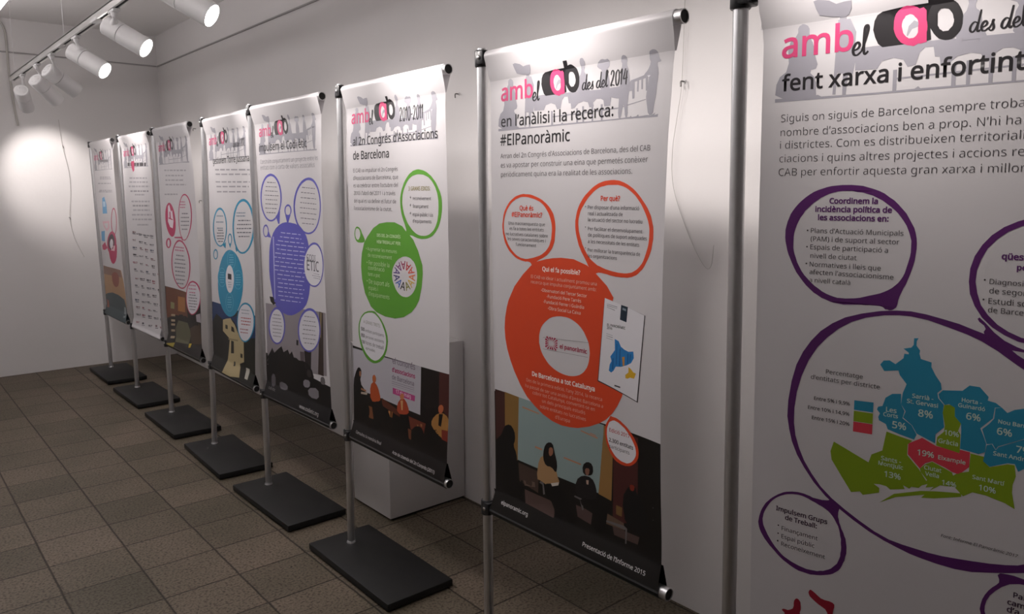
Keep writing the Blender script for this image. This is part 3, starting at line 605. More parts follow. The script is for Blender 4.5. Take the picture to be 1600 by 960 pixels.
ART[3] = """\
P 4 aaa6ac 185,1760 240,1759 238,1749 183,1751
P 4 aaa6ac 259,1758 298,1757 296,1748 257,1749
P 4 aaa6ac 317,1757 391,1755 389,1746 315,1748
P 4 aaa6ac 409,1755 456,1754 454,1745 407,1746
P 4 aaa6ac 474,1753 523,1752 521,1743 472,1744
P 4 aaa6ac 540,1752 595,1751 594,1742 538,1743
P 4 aaa6ac 612,1750 644,1749 642,1741 611,1741
P 4 aaa6ac 207,1725 251,1724 249,1715 205,1716
P 4 aaa6ac 269,1724 327,1723 325,1714 267,1715
P 4 aaa6ac 345,1723 418,1721 416,1712 343,1714
P 4 aaa6ac 435,1721 477,1720 476,1711 434,1712
P 4 aaa6ac 494,1720 534,1719 532,1711 493,1711
P 4 aaa6ac 551,1719 596,1718 594,1710 549,1710
P 4 aaa6ac 197,1695 246,1694 244,1685 195,1685
P 4 aaa6ac 265,1694 318,1693 316,1684 263,1685
P 4 aaa6ac 336,1693 421,1692 419,1683 334,1684
P 4 aaa6ac 438,1691 499,1691 498,1682 437,1683
P 4 aaa6ac 516,1690 588,1690 586,1681 515,1682
P 4 aaa6ac 192,1665 264,1664 262,1655 190,1656
P 4 aaa6ac 281,1664 361,1663 359,1654 279,1655
P 4 aaa6ac 378,1663 427,1663 425,1654 376,1654
P 4 aaa6ac 444,1663 511,1662 509,1653 442,1654
P 4 aaa6ac 527,1662 605,1661 603,1653 526,1653
P 4 aaa6ac 621,1661 630,1661 629,1652 619,1652
P 4 aaa6ac 157,1600 205,1600 203,1591 155,1591
P 4 aaa6ac 218,1601 276,1601 274,1591 216,1591
P 4 aaa6ac 288,1601 347,1601 345,1591 286,1591
P 4 aaa6ac 359,1601 416,1601 414,1592 357,1592
P 4 aaa6ac 427,1601 464,1601 462,1592 426,1592
P 2 b82a5c 691,1454 685,1428 675,1403 662,1380 646,1358 627,1339 607,1323 585,1311 563,1303 541,1300 520,1301 500,1307 482,1318 466,1332 454,1350 446,1372 441,1396 440,1421 444,1448 451,1474 462,1500 476,1524 493,1546 512,1564 533,1579 555,1590 577,1597 598,1599 619,1597 638,1590 655,1580 670,1565 681,1547 689,1527 693,1504 694,1479|678,1452 671,1428 662,1404 650,1381 636,1361 619,1343 601,1328 582,1316 562,1309 542,1306 523,1307 506,1313 490,1323 477,1337 466,1354 459,1375 455,1397 455,1422 458,1447 465,1472 475,1496 488,1519 503,1540 520,1557 539,1572 558,1582 578,1589 597,1591 615,1589 632,1582 647,1572 660,1558 669,1541 676,1522 680,1500 680,1476
P 2 b82a5c 217,1268 215,1262 212,1256 208,1251 203,1246 197,1241 190,1237 183,1235 176,1233 169,1232 162,1232 155,1233 149,1235 144,1238 139,1242 136,1247 134,1252 134,1258 134,1263 136,1269 139,1275 144,1281 149,1286 155,1290 162,1294 169,1297 176,1298 183,1299 190,1299 197,1298 203,1296 208,1293 212,1289 215,1284 217,1279 218,1273|201,1265 200,1261 198,1256 195,1252 192,1248 188,1245 184,1242 179,1240 175,1239 170,1238 166,1238 162,1239 158,1241 155,1243 153,1246 151,1250 150,1254 150,1258 150,1263 152,1267 154,1272 156,1276 160,1280 164,1283 168,1286 172,1288 177,1290 181,1290 186,1290 190,1289 193,1287 196,1285 199,1282 200,1278 201,1274 202,1270
P 2 b82a5c 370,1433 370,1414 368,1394 362,1376 352,1360 340,1345 326,1332 309,1323 290,1316 271,1313 250,1313 230,1317 211,1324 193,1335 177,1348 163,1363 152,1381 144,1400 140,1420 140,1440 143,1460 149,1478 159,1495 172,1510 187,1522 205,1531 223,1537 243,1540 263,1539 283,1534 302,1527 319,1516 335,1503 348,1488 358,1471 366,1452
P 3 e6d8e0 214,1517 247,1527 274,1481 307,1491 322,1417 291,1370 231,1377 192,1413
P 4 b82a5c 237,1480 262,1481 265,1434 237,1433
P 4 b82a5c 214,1442 304,1431 302,1424 212,1433
P 4 c06a8a 505,1552 525,1552 523,1545 504,1544
P 4 c06a8a 529,1552 548,1552 547,1545 528,1545
P 4 c06a8a 552,1552 573,1552 571,1545 551,1545
P 4 c06a8a 577,1552 589,1552 588,1545 576,1545
P 4 c06a8a 594,1552 600,1552 599,1545 592,1545
P 4 c06a8a 493,1534 512,1534 511,1527 491,1526
P 4 c06a8a 516,1534 536,1534 534,1527 515,1527
P 4 c06a8a 540,1534 561,1534 560,1527 539,1527
P 4 c06a8a 566,1534 578,1535 577,1527 564,1527
P 4 c06a8a 582,1535 596,1535 595,1528 581,1528
P 4 c06a8a 600,1535 605,1535 604,1528 599,1528
P 4 c06a8a 498,1516 517,1516 516,1509 496,1509
P 4 c06a8a 522,1516 535,1516 534,1509 520,1509
P 4 c06a8a 540,1516 561,1517 560,1509 538,1509
P 4 c06a8a 566,1517 575,1517 573,1510 564,1510
P 4 c06a8a 579,1517 594,1517 592,1510 577,1510
P 4 7a7680 528,1477 558,1477 557,1470 527,1470
P 4 7a7680 564,1478 594,1478 592,1471 563,1470
P 4 7a7680 600,1478 628,1479 627,1472 598,1471
P 4 7a7680 634,1479 638,1479 637,1472 633,1472
P 4 7a7680 500,1451 512,1451 511,1444 499,1444
P 4 7a7680 518,1451 542,1452 541,1445 517,1444
P 4 7a7680 548,1452 565,1453 563,1445 547,1445
P 4 7a7680 570,1453 596,1453 594,1446 569,1446
P 4 7a7680 602,1453 621,1454 620,1447 600,1446
P 4 7a7680 627,1454 649,1455 647,1448 626,1447
P 4 7a7680 497,1426 520,1426 519,1419 496,1418
P 4 7a7680 526,1427 554,1427 552,1420 525,1419
P 4 7a7680 560,1427 590,1428 588,1421 558,1420
P 4 7a7680 595,1428 613,1429 612,1422 594,1421
P 4 7a7680 619,1429 646,1430 644,1423 618,1422
P 4 7a7680 490,1400 510,1401 508,1394 489,1393
P 4 7a7680 516,1401 530,1401 529,1394 514,1394
P 4 7a7680 536,1402 557,1402 556,1395 535,1394
P 4 7a7680 563,1403 589,1403 588,1396 562,1395
P 4 7a7680 595,1404 616,1404 615,1397 594,1396
P 4 7a7680 622,1404 637,1405 636,1398 621,1397
P 4 7a7680 643,1405 646,1405 645,1398 642,1398
P 4 7a7680 508,1376 537,1377 536,1369 507,1368
P 4 7a7680 543,1377 558,1377 557,1370 542,1370
P 4 7a7680 564,1378 587,1378 586,1371 563,1370
P 4 7a7680 593,1379 612,1379 610,1372 591,1371
P 2 b82a5c 310,1314 503,1323 511,1291 472,1312 323,1306
P 2 b82a5c 628,1156 625,1128 616,1101 602,1074 582,1049 557,1027 528,1007 495,992 460,980 424,974 387,972 351,975 317,984 286,997 259,1015 237,1037 221,1062 212,1089 209,1118 213,1148 223,1177 240,1205 262,1230 289,1253 320,1271 354,1286 390,1296 426,1300 462,1300 497,1295 529,1286 558,1272 582,1254 602,1233 617,1209 625,1183|609,1153 607,1127 598,1101 585,1076 567,1052 544,1031 518,1013 488,998 457,988 424,982 390,980 358,984 327,992 299,1005 275,1021 255,1042 241,1065 232,1091 229,1118 233,1146 242,1173 257,1199 277,1223 302,1244 330,1262 361,1275 393,1284 426,1289 459,1289 490,1284 519,1275 545,1262 567,1245 585,1225 599,1203 607,1178
P 4 c06a8a 317,1251 337,1251 336,1242 315,1242
P 4 c06a8a 346,1252 382,1252 380,1243 345,1243
P 4 c06a8a 391,1253 432,1253 430,1245 389,1244
P 4 c06a8a 441,1254 481,1255 479,1246 439,1245
P 4 c06a8a 490,1255 521,1255 519,1247 488,1246
P 4 c06a8a 314,1231 343,1232 341,1223 312,1222
P 4 c06a8a 352,1232 384,1233 383,1224 350,1223
P 4 c06a8a 393,1233 414,1234 412,1225 392,1224
P 4 c06a8a 423,1234 459,1235 458,1226 421,1225
P 4 c06a8a 468,1235 502,1236 500,1227 466,1226
P 4 c06a8a 510,1236 526,1236 525,1228 509,1227
P 4 7a7680 330,1196 364,1197 362,1189 328,1188
P 4 7a7680 373,1198 416,1199 414,1191 372,1189
P 4 7a7680 426,1199 447,1200 446,1192 424,1191
P 4 7a7680 457,1200 497,1201 496,1193 455,1192
P 4 7a7680 507,1202 514,1202 513,1194 506,1194
P 4 7a7680 305,1168 331,1169 329,1161 303,1160
P 4 7a7680 341,1170 372,1171 370,1163 339,1161
P 4 7a7680 382,1171 410,1172 408,1164 380,1163
P 4 7a7680 420,1172 449,1173 448,1165 418,1164
P 4 7a7680 459,1174 500,1175 499,1167 457,1166
P 4 7a7680 510,1175 528,1176 526,1168 508,1168
P 4 7a7680 277,1140 316,1142 314,1133 275,1132
P 4 7a7680 326,1142 353,1143 352,1135 324,1134
P 4 7a7680 363,1144 402,1145 401,1137 362,1135
P 4 7a7680 412,1145 448,1147 447,1139 411,1137
P 4 7a7680 458,1147 482,1148 480,1140 456,1139
P 4 7a7680 491,1148 526,1150 525,1142 490,1140
P 4 7a7680 536,1150 543,1150 542,1143 534,1142
P 4 7a7680 284,1113 322,1115 320,1107 282,1105
P 4 7a7680 332,1115 373,1117 372,1109 330,1107
P 4 7a7680 383,1117 433,1120 431,1111 382,1109
P 4 7a7680 443,1120 481,1122 480,1114 441,1112
P 4 7a7680 491,1122 511,1123 509,1115 489,1114
P 4 7a7680 520,1123 526,1124 525,1116 519,1115
P 4 7a7680 282,1086 327,1088 325,1080 281,1078
P 4 7a7680 337,1088 385,1091 383,1082 335,1080
P 4 7a7680 395,1091 418,1092 416,1084 393,1083
P 4 7a7680 427,1093 471,1095 469,1087 426,1084
P 4 7a7680 480,1095 508,1096 507,1088 479,1087
P 4 7a7680 284,1059 319,1060 317,1052 282,1050
P 4 7a7680 329,1061 362,1063 361,1054 327,1053
P 4 7a7680 372,1063 401,1065 400,1056 371,1055
P 4 7a7680 411,1065 439,1066 438,1058 410,1057
P 4 7a7680 449,1067 482,1069 480,1061 447,1059
P 4 7a7680 491,1069 506,1070 504,1062 490,1061
P 4 7a7680 289,1031 322,1033 320,1025 288,1023
P 4 7a7680 332,1034 360,1035 358,1027 330,1026
P 4 7a7680 370,1036 412,1038 411,1030 368,1028
P 4 7a7680 422,1039 450,1040 448,1032 421,1031
P 4 7a7680 459,1041 490,1042 489,1034 458,1033
P 4 7a7680 305,1005 352,1008 351,1000 303,997
P 4 7a7680 363,1008 396,1010 394,1002 361,1000
P 4 7a7680 406,1011 455,1014 453,1006 404,1003
P 2 b82a5c 231,1269 229,1263 225,1257 220,1251 214,1246 206,1241 198,1237 189,1234 179,1232 169,1231 160,1231 151,1232 143,1235 136,1238 130,1242 126,1246 123,1252 121,1257 122,1264 124,1270 128,1276 133,1282 140,1287 147,1291 156,1295 165,1298 175,1300 184,1301 194,1301 202,1300 210,1298 217,1295 223,1291 228,1286 230,1281 232,1275|210,1266 208,1262 206,1258 203,1254 199,1250 194,1247 189,1244 183,1242 177,1240 171,1240 166,1240 160,1241 155,1242 151,1244 147,1247 145,1251 143,1254 143,1258 143,1263 144,1267 147,1271 150,1275 154,1279 159,1282 164,1285 170,1287 176,1288 182,1289 187,1289 193,1288 198,1286 202,1284 205,1281 208,1278 210,1274 210,1270
P 1 1a1512 36,960 764,960 764,552 36,552
P 2 6a3e28 65,958 217,958 501,959 496,790 238,776 48,733
P 3 a06a34 309,912 466,920 447,819 289,810
P 3 8a8a60 151,859 225,858 217,815 141,811
P 3 5c5a42 290,745 489,753 559,691 489,609 230,588 219,680
P 4 a8967a 148,772 230,780 227,765 145,757
P 4 a8967a 140,734 222,742 219,727 137,718
P 4 a8967a 134,704 217,713 213,698 131,689
P 4 a8967a 125,661 208,670 205,655 121,645
P 4 a8967a 114,612 198,622 195,606 111,596
P 4 14100e 313,788 392,796 389,781 310,773
P 4 14100e 399,789 475,797 473,782 396,774
P 4 14100e 482,786 556,794 553,779 479,771
P 4 14100e 561,778 634,786 632,772 559,764
P 4 14100e 639,771 710,779 708,764 637,757
P 3 9a8a30 56,552 229,583 206,547 112,527
P 3 4a3a2a 538,724 732,785 759,651 545,618
P 4 b8a030 504,616 551,623 541,595 507,589
P 3 a8a0a8 676,830 743,846 753,788 681,787
P 4 b82a5c 763,949 758,930 749,911 736,892 720,874 701,859 680,845 657,834 633,826 609,821 585,820 563,823 542,828 525,838 510,850 499,865 492,882 489,901 491,921 497,941 507,961 521,980 538,998 558,1014 579,1027 603,1037 627,1044 650,1048 673,1048 695,1045 715,1039 731,1030 745,1017 755,1003 762,986 765,968
P 5 d4d2d8 748,946 743,928 734,910 723,893 709,877 692,862 673,850 653,840 632,833 610,828 590,827 570,830 552,835 536,844 523,855 514,869 508,885 505,902 507,921 513,940 522,958 534,976 549,992 567,1006 586,1018 606,1028 628,1034 649,1038 669,1038 688,1035 705,1029 720,1021 732,1009 741,996 747,981 749,964
P 6 c06a8a 585,1018 603,1019 601,1011 583,1010
P 6 c06a8a 608,1020 623,1020 621,1012 607,1012
P 6 c06a8a 628,1021 646,1022 645,1014 627,1013
P 6 c06a8a 652,1022 673,1023 671,1015 650,1014
P 6 c06a8a 678,1023 695,1024 694,1016 677,1015
P 6 c06a8a 569,994 587,995 585,987 568,986
P 6 c06a8a 592,995 607,996 605,988 591,987
P 6 c06a8a 612,997 638,998 636,990 611,989
P 6 c06a8a 643,998 659,999 658,991 642,990
P 6 c06a8a 665,999 691,1001 690,993 663,992
P 6 c06a8a 697,1001 702,1002 700,994 695,993
P 6 c06a8a 579,971 598,972 596,964 577,963
P 6 c06a8a 603,973 622,974 620,966 602,965
P 6 c06a8a 627,974 652,976 650,968 626,966
P 6 c06a8a 657,976 683,977 682,970 656,968
P 6 7a7680 574,954 605,956 603,949 573,947
P 6 7a7680 611,956 624,957 623,950 610,949
P 6 7a7680 631,957 649,959 648,951 629,950
P 6 7a7680 655,959 686,961 685,954 654,952
P 6 7a7680 553,933 569,934 567,927 552,926
P 6 7a7680 575,935 595,936 593,929 574,928
P 6 7a7680 601,937 631,938 630,931 600,929
P 6 7a7680 638,939 659,940 658,933 636,932
P 6 7a7680 665,941 678,942 677,935 664,934
P 6 7a7680 684,942 706,943 705,936 683,935
P 6 7a7680 554,914 580,916 578,909 552,907
P 6 7a7680 586,916 611,918 610,911 585,909
P 6 7a7680 618,919 639,920 638,913 616,912
P 6 7a7680 646,921 677,923 676,916 644,913
P 6 7a7680 683,923 698,924 697,917 682,916
P 6 7a7680 541,894 556,895 555,888 539,887
P 6 7a7680 562,896 595,898 593,891 561,888
P 6 7a7680 601,898 617,900 615,892 600,891
P 6 7a7680 623,900 646,902 644,895 622,893
P 6 7a7680 652,902 681,904 680,897 651,895
P 6 7a7680 687,905 704,906 703,899 686,898
P 6 7a7680 553,876 583,878 582,871 551,869
P 6 7a7680 590,879 619,881 618,874 588,871
P 6 7a7680 626,881 645,883 643,876 624,874
P 6 7a7680 651,883 678,885 677,878 650,876
P 6 7a7680 560,857 576,858 574,851 558,850
P 6 7a7680 582,859 598,860 597,853 581,852
P 6 7a7680 605,861 624,862 622,855 603,853
P 6 7a7680 630,863 659,865 658,858 629,855
P 6 7a7680 665,865 672,866 671,859 664,858
"""
ART[4] = """\
T 3.4 1c191c 2 149,1772,731,0.00 gestionem Torre Jussana
S 3.4 1c191c 2 507,1854,683,0.15 des del 2012
P 4 98959b 190,1743 266,1741 265,1733 190,1735
P 4 98959b 288,1741 372,1739 371,1731 288,1733
P 4 98959b 393,1738 449,1737 448,1729 392,1731
P 4 98959b 470,1736 563,1734 562,1727 469,1729
P 4 98959b 583,1734 672,1732 672,1724 582,1726
P 4 98959b 692,1731 728,1730 727,1723 691,1724
P 4 98959b 197,1717 283,1715 282,1707 196,1709
P 4 98959b 305,1714 412,1712 412,1705 304,1707
P 4 98959b 434,1712 506,1711 506,1703 433,1704
P 4 98959b 527,1710 600,1709 599,1702 526,1703
P 4 98959b 620,1708 695,1707 695,1700 619,1701
P 4 98959b 715,1707 725,1706 725,1699 714,1699
P 4 98959b 190,1673 283,1671 283,1664 190,1665
P 4 98959b 306,1671 396,1670 395,1663 305,1663
P 4 98959b 417,1670 469,1669 469,1662 417,1662
P 4 98959b 490,1669 533,1669 532,1661 490,1662
P 4 98959b 553,1668 617,1668 617,1660 552,1661
P 4 98959b 637,1667 693,1667 692,1660 636,1660
P 4 98959b 712,1667 724,1666 723,1659 712,1659
P 4 98959b 203,1646 298,1645 297,1637 203,1638
P 4 98959b 320,1645 411,1644 410,1637 320,1637
P 4 98959b 433,1644 531,1644 530,1636 432,1637
P 4 98959b 551,1644 603,1643 603,1636 550,1636
P 4 98959b 623,1643 677,1643 676,1635 623,1636
P 4 98959b 696,1643 709,1642 708,1635 696,1635
P 4 98959b 209,1616 301,1616 300,1608 208,1608
P 4 98959b 322,1616 407,1616 406,1608 321,1608
P 4 98959b 428,1615 527,1615 527,1608 427,1608
P 4 98959b 547,1615 603,1615 602,1608 546,1608
P 4 98959b 622,1615 675,1615 674,1608 621,1608
P 2 1f88ac 374,1412 371,1393 363,1373 351,1355 337,1338 319,1324 299,1311 276,1302 253,1295 229,1292 205,1293 182,1297 161,1304 142,1315 126,1328 113,1344 104,1363 100,1382 100,1402 104,1423 113,1443 126,1461 141,1478 160,1493 182,1505 204,1514 228,1519 252,1521 275,1520 298,1515 318,1507 336,1496 351,1483 362,1467 370,1450 374,1431|356,1410 352,1392 346,1374 336,1358 323,1342 307,1329 290,1318 271,1309 250,1303 230,1300 209,1301 189,1305 171,1312 155,1321 141,1334 131,1348 123,1365 120,1383 120,1401 124,1420 131,1438 142,1455 156,1470 172,1484 190,1494 210,1502 230,1507 251,1509 271,1508 290,1504 307,1497 323,1487 336,1474 346,1460 352,1444 356,1427
P 2 1f88ac 762,1430 758,1404 750,1379 738,1355 722,1334 703,1314 682,1298 658,1286 633,1277 607,1274 582,1274 557,1280 534,1290 514,1304 497,1322 484,1343 474,1367 470,1393 470,1420 475,1446 484,1472 497,1497 514,1519 535,1538 557,1553 582,1564 607,1571 632,1574 657,1572 680,1565 702,1555 721,1540 737,1523 749,1502 757,1479 762,1455|741,1427 738,1403 730,1380 720,1358 706,1338 690,1320 672,1306 651,1294 630,1287 608,1283 586,1284 566,1289 546,1299 529,1312 515,1328 504,1348 496,1370 492,1394 492,1418 497,1443 505,1467 516,1489 531,1509 548,1527 567,1541 588,1551 609,1557 631,1560 652,1558 672,1552 691,1542 707,1529 720,1513 730,1494 738,1473 741,1450
P 2 1f88ac 456,1349 455,1343 453,1338 450,1333 446,1328 441,1324 436,1321 430,1318 424,1316 417,1316 411,1316 405,1317 399,1319 395,1322 390,1325 387,1330 385,1335 384,1340 384,1345 385,1351 387,1356 390,1361 394,1366 399,1370 405,1373 410,1376 417,1378 423,1378 429,1378 435,1377 441,1375 445,1372 449,1368 453,1364 455,1359 456,1354|443,1347 442,1343 441,1338 439,1334 436,1331 433,1328 430,1325 426,1323 422,1322 418,1321 414,1321 410,1322 406,1324 403,1326 401,1329 399,1333 397,1336 397,1340 397,1345 397,1349 399,1353 401,1357 404,1361 407,1364 410,1366 414,1368 418,1370 422,1370 426,1370 430,1369 433,1367 437,1365 439,1362 441,1359 442,1355 443,1351
P 2 1f88ac 177,1245 176,1239 173,1234 170,1229 165,1224 159,1220 153,1216 146,1214 138,1212 131,1211 124,1211 116,1212 110,1214 104,1216 99,1220 95,1224 93,1229 91,1234 91,1239 92,1245 95,1250 99,1256 103,1260 109,1265 116,1268 123,1271 130,1273 138,1274 145,1273 152,1272 158,1271 164,1268 169,1264 173,1260 175,1255 177,1250|163,1243 162,1238 160,1234 158,1230 154,1227 151,1224 146,1221 142,1219 137,1217 132,1217 127,1217 122,1218 118,1219 114,1221 111,1224 108,1227 106,1231 105,1235 105,1239 106,1243 108,1247 111,1251 114,1255 118,1258 122,1261 127,1263 132,1264 137,1265 142,1265 146,1264 151,1262 154,1260 158,1258 160,1254 162,1251 163,1247
P 2 1f88ac 279,1305 340,1326 336,1288 310,1293
P 2 1f88ac 514,1326 548,1294 522,1279 507,1296
P 2 1f88ac 394,1320 443,1322 418,1295
P 4 8090a0 183,1474 206,1475 205,1468 183,1467
P 4 8090a0 212,1475 235,1476 235,1469 211,1468
P 4 8090a0 241,1476 267,1476 266,1469 240,1469
P 4 8090a0 272,1477 287,1477 286,1470 271,1469
P 4 8090a0 292,1477 310,1477 309,1470 291,1470
P 4 8090a0 168,1438 194,1439 193,1432 167,1431
P 4 8090a0 199,1439 220,1440 219,1432 199,1432
P 4 8090a0 225,1440 239,1440 238,1433 225,1433
P 4 8090a0 244,1440 262,1441 261,1434 244,1433
P 4 8090a0 267,1441 294,1442 294,1435 267,1434
P 4 8090a0 300,1442 312,1442 311,1435 299,1435
P 4 8090a0 184,1403 212,1404 211,1396 184,1395
P 4 8090a0 217,1404 236,1404 235,1397 216,1397
P 4 8090a0 241,1405 255,1405 254,1398 240,1398
P 4 8090a0 261,1405 276,1406 276,1399 260,1398
P 4 8090a0 282,1406 295,1407 294,1399 281,1399
P 4 5a5a64 199,1390 221,1391 221,1385 198,1384
P 4 5a5a64 227,1391 248,1392 248,1386 226,1385
P 4 5a5a64 254,1392 272,1393 272,1387 253,1386
P 4 5a5a64 278,1393 292,1394 291,1387 277,1387
P 4 5a5a64 175,1373 200,1374 200,1368 175,1367
P 4 5a5a64 206,1374 225,1375 225,1369 205,1368
P 4 5a5a64 231,1375 250,1376 249,1370 230,1369
P 4 5a5a64 255,1376 270,1377 269,1371 255,1370
P 4 5a5a64 275,1377 286,1378 285,1371 275,1371
P 4 5a5a64 291,1378 308,1378 307,1372 291,1372
P 4 5a5a64 173,1357 185,1357 185,1351 173,1350
P 4 5a5a64 191,1357 215,1359 215,1352 190,1351
P 4 5a5a64 221,1359 236,1359 235,1353 220,1352
P 4 5a5a64 241,1360 256,1360 255,1354 240,1353
P 4 5a5a64 261,1360 272,1361 272,1355 260,1354
P 4 5a5a64 278,1361 305,1362 304,1356 277,1355
P 4 5a5a64 310,1363 313,1363 312,1357 310,1356
P 4 5a5a64 171,1340 192,1341 192,1335 170,1334
P 4 5a5a64 198,1342 209,1342 209,1336 197,1335
P 4 5a5a64 215,1342 231,1343 230,1337 214,1336
P 4 5a5a64 236,1343 256,1344 255,1338 236,1337
P 4 5a5a64 261,1344 274,1345 273,1339 260,1338
P 4 5a5a64 279,1345 305,1346 305,1340 278,1339
P 4 5a5a64 189,1325 203,1326 202,1319 189,1319
P 4 5a5a64 208,1326 233,1327 232,1321 208,1319
P 4 5a5a64 239,1327 251,1328 251,1322 238,1321
P 4 5a5a64 257,1328 283,1329 282,1323 256,1322
P 4 5a5a64 288,1330 291,1330 291,1324 288,1323
P 4 8090a0 536,1499 547,1500 547,1493 535,1493
P 4 8090a0 552,1500 562,1500 562,1493 552,1493
P 4 8090a0 567,1500 591,1500 591,1494 566,1493
P 4 8090a0 596,1501 608,1501 608,1494 595,1494
P 4 8090a0 613,1501 624,1501 623,1494 612,1494
P 4 8090a0 629,1501 647,1502 647,1495 628,1495
P 4 8090a0 652,1502 658,1502 657,1495 651,1495
P 4 8090a0 535,1483 548,1483 548,1476 535,1476
P 4 8090a0 553,1483 577,1483 576,1477 552,1476
P 4 8090a0 582,1484 596,1484 595,1477 581,1477
P 4 8090a0 601,1484 619,1484 618,1478 600,1477
P 4 8090a0 624,1485 647,1485 646,1478 623,1478
P 4 8090a0 651,1485 656,1485 655,1479 651,1479
P 4 6a6a74 557,1457 594,1458 594,1453 556,1452
P 4 6a6a74 602,1459 637,1460 636,1454 601,1453
P 4 6a6a74 644,1460 661,1460 660,1455 644,1454
P 4 6a6a74 668,1461 696,1461 695,1456 667,1455
P 4 6a6a74 703,1461 715,1462 714,1456 702,1456
P 4 6a6a74 545,1435 563,1436 563,1430 544,1429
P 4 6a6a74 571,1436 590,1437 590,1431 570,1430
P 4 6a6a74 597,1437 623,1438 622,1432 597,1431
P 4 6a6a74 630,1438 650,1439 649,1433 629,1432
P 4 6a6a74 657,1439 682,1440 681,1434 656,1433
P 4 6a6a74 689,1440 704,1440 703,1435 688,1434
P 4 6a6a74 711,1440 723,1441 722,1435 710,1435
P 4 6a6a74 534,1413 559,1414 558,1408 533,1407
P 4 6a6a74 566,1414 593,1415 593,1409 566,1408
P 4 6a6a74 601,1415 632,1416 632,1411 600,1409
P 4 6a6a74 640,1417 663,1418 662,1412 639,1411
P 4 6a6a74 670,1418 686,1418 685,1413 669,1412
P 4 6a6a74 693,1419 724,1420 724,1414 692,1413
P 4 6a6a74 540,1391 570,1392 570,1386 539,1385
P 4 6a6a74 578,1393 607,1394 607,1388 577,1387
P 4 6a6a74 615,1394 652,1396 651,1390 614,1388
P 4 6a6a74 659,1396 682,1397 681,1391 659,1390
P 4 6a6a74 689,1397 720,1398 720,1393 689,1391
P 4 6a6a74 560,1370 588,1371 588,1365 559,1364
P 4 6a6a74 595,1372 626,1373 625,1367 595,1366
P 4 6a6a74 633,1373 655,1374 654,1368 633,1367
P 4 6a6a74 662,1375 679,1375 678,1369 662,1369
P 4 6a6a74 686,1376 698,1376 698,1370 685,1370
P 2 1f88ac 608,1112 603,1079 591,1046 573,1014 549,984 521,958 488,934 452,916 414,902 374,894 335,892 296,896 261,906 229,923 202,944 180,971 166,1001 158,1035 158,1070 166,1106 180,1141 201,1174 228,1204 259,1231 295,1252 332,1269 371,1280 410,1285 448,1285 484,1278 517,1266 546,1250 570,1228 588,1203 601,1175 608,1144
P 3 57a6c2 506,1234 504,1225 500,1216 494,1207 486,1198 476,1191 465,1185 453,1180 440,1176 427,1174 414,1174 401,1176 390,1179 379,1184 370,1190 363,1197 359,1205 356,1215 356,1224 358,1234 362,1244 369,1253 377,1261 387,1268 399,1275 411,1279 424,1283 437,1284 450,1284 462,1282 474,1279 484,1274 492,1268 499,1261 504,1253 506,1244|499,1234 497,1225 493,1216 487,1208 480,1200 471,1193 462,1188 451,1183 439,1180 427,1178 416,1178 405,1179 394,1182 385,1187 377,1193 371,1199 367,1207 364,1216 364,1225 366,1234 370,1243 376,1251 383,1259 392,1266 402,1272 413,1276 425,1279 437,1281 448,1280 459,1279 469,1276 478,1271 486,1265 492,1259 496,1251 498,1243
P 3 8cc4d8 402,1257 419,1258 419,1254 402,1253
P 3 8cc4d8 423,1258 435,1259 435,1255 422,1255
P 3 8cc4d8 439,1259 446,1260 446,1256 439,1256
P 3 8cc4d8 450,1260 457,1260 456,1257 449,1256
P 3 8cc4d8 460,1261 467,1261 466,1257 460,1257
P 3 8cc4d8 396,1243 407,1243 406,1240 396,1239
P 3 8cc4d8 410,1244 421,1244 421,1241 410,1240
P 3 8cc4d8 425,1245 442,1246 441,1242 424,1241
P 3 8cc4d8 445,1246 457,1247 456,1243 445,1242
P 3 8cc4d8 460,1247 471,1248 470,1244 460,1243
P 3 8cc4d8 391,1228 407,1230 407,1226 391,1225
P 3 8cc4d8 411,1230 426,1231 426,1227 410,1226
P 3 8cc4d8 430,1231 438,1232 438,1228 429,1227
P 3 8cc4d8 442,1232 457,1233 457,1229 441,1228
P 3 8cc4d8 460,1233 471,1234 471,1230 460,1230
P 3 8cc4d8 393,1215 405,1215 405,1212 393,1211
P 3 8cc4d8 408,1216 417,1216 417,1213 408,1212
P 3 8cc4d8 421,1217 434,1218 434,1214 421,1213
P 3 8cc4d8 437,1218 453,1219 453,1215 437,1214
P 3 8cc4d8 456,1219 467,1220 467,1216 456,1215
P 3 8cc4d8 397,1201 411,1202 410,1198 396,1197
P 3 8cc4d8 414,1202 425,1203 425,1199 414,1199
P 3 8cc4d8 429,1203 441,1204 441,1201 428,1200
P 3 8cc4d8 445,1205 455,1205 455,1202 445,1201
P 3 8cc4d8 459,1206 462,1206 462,1202 458,1202
P 3 57a6c2 321,1119 319,1110 314,1100 308,1090 299,1081 288,1073 276,1067 263,1061 250,1057 235,1055 221,1055 208,1056 195,1059 184,1064 175,1070 167,1077 162,1086 159,1095 159,1105 161,1116 166,1126 173,1135 182,1144 193,1152 206,1159 219,1164 233,1168 247,1170 261,1170 274,1168 286,1165 297,1160 306,1154 313,1147 318,1138 321,1129|312,1119 310,1109 306,1100 300,1091 293,1083 283,1076 272,1070 261,1065 248,1061 236,1059 223,1059 211,1060 200,1063 190,1067 182,1073 175,1080 171,1088 168,1097 168,1106 170,1116 174,1125 181,1134 189,1142 199,1150 210,1156 221,1161 234,1164 246,1166 259,1166 271,1165 282,1162 291,1157 299,1151 306,1144 310,1136 312,1128
P 3 8cc4d8 205,1140 222,1142 221,1138 205,1136
P 3 8cc4d8 225,1142 234,1143 234,1139 225,1138
P 3 8cc4d8 238,1143 249,1144 248,1140 238,1139
P 3 8cc4d8 252,1144 266,1145 266,1141 252,1140
P 3 8cc4d8 270,1146 282,1147 282,1143 269,1142
P 3 8cc4d8 200,1125 207,1126 207,1122 199,1122
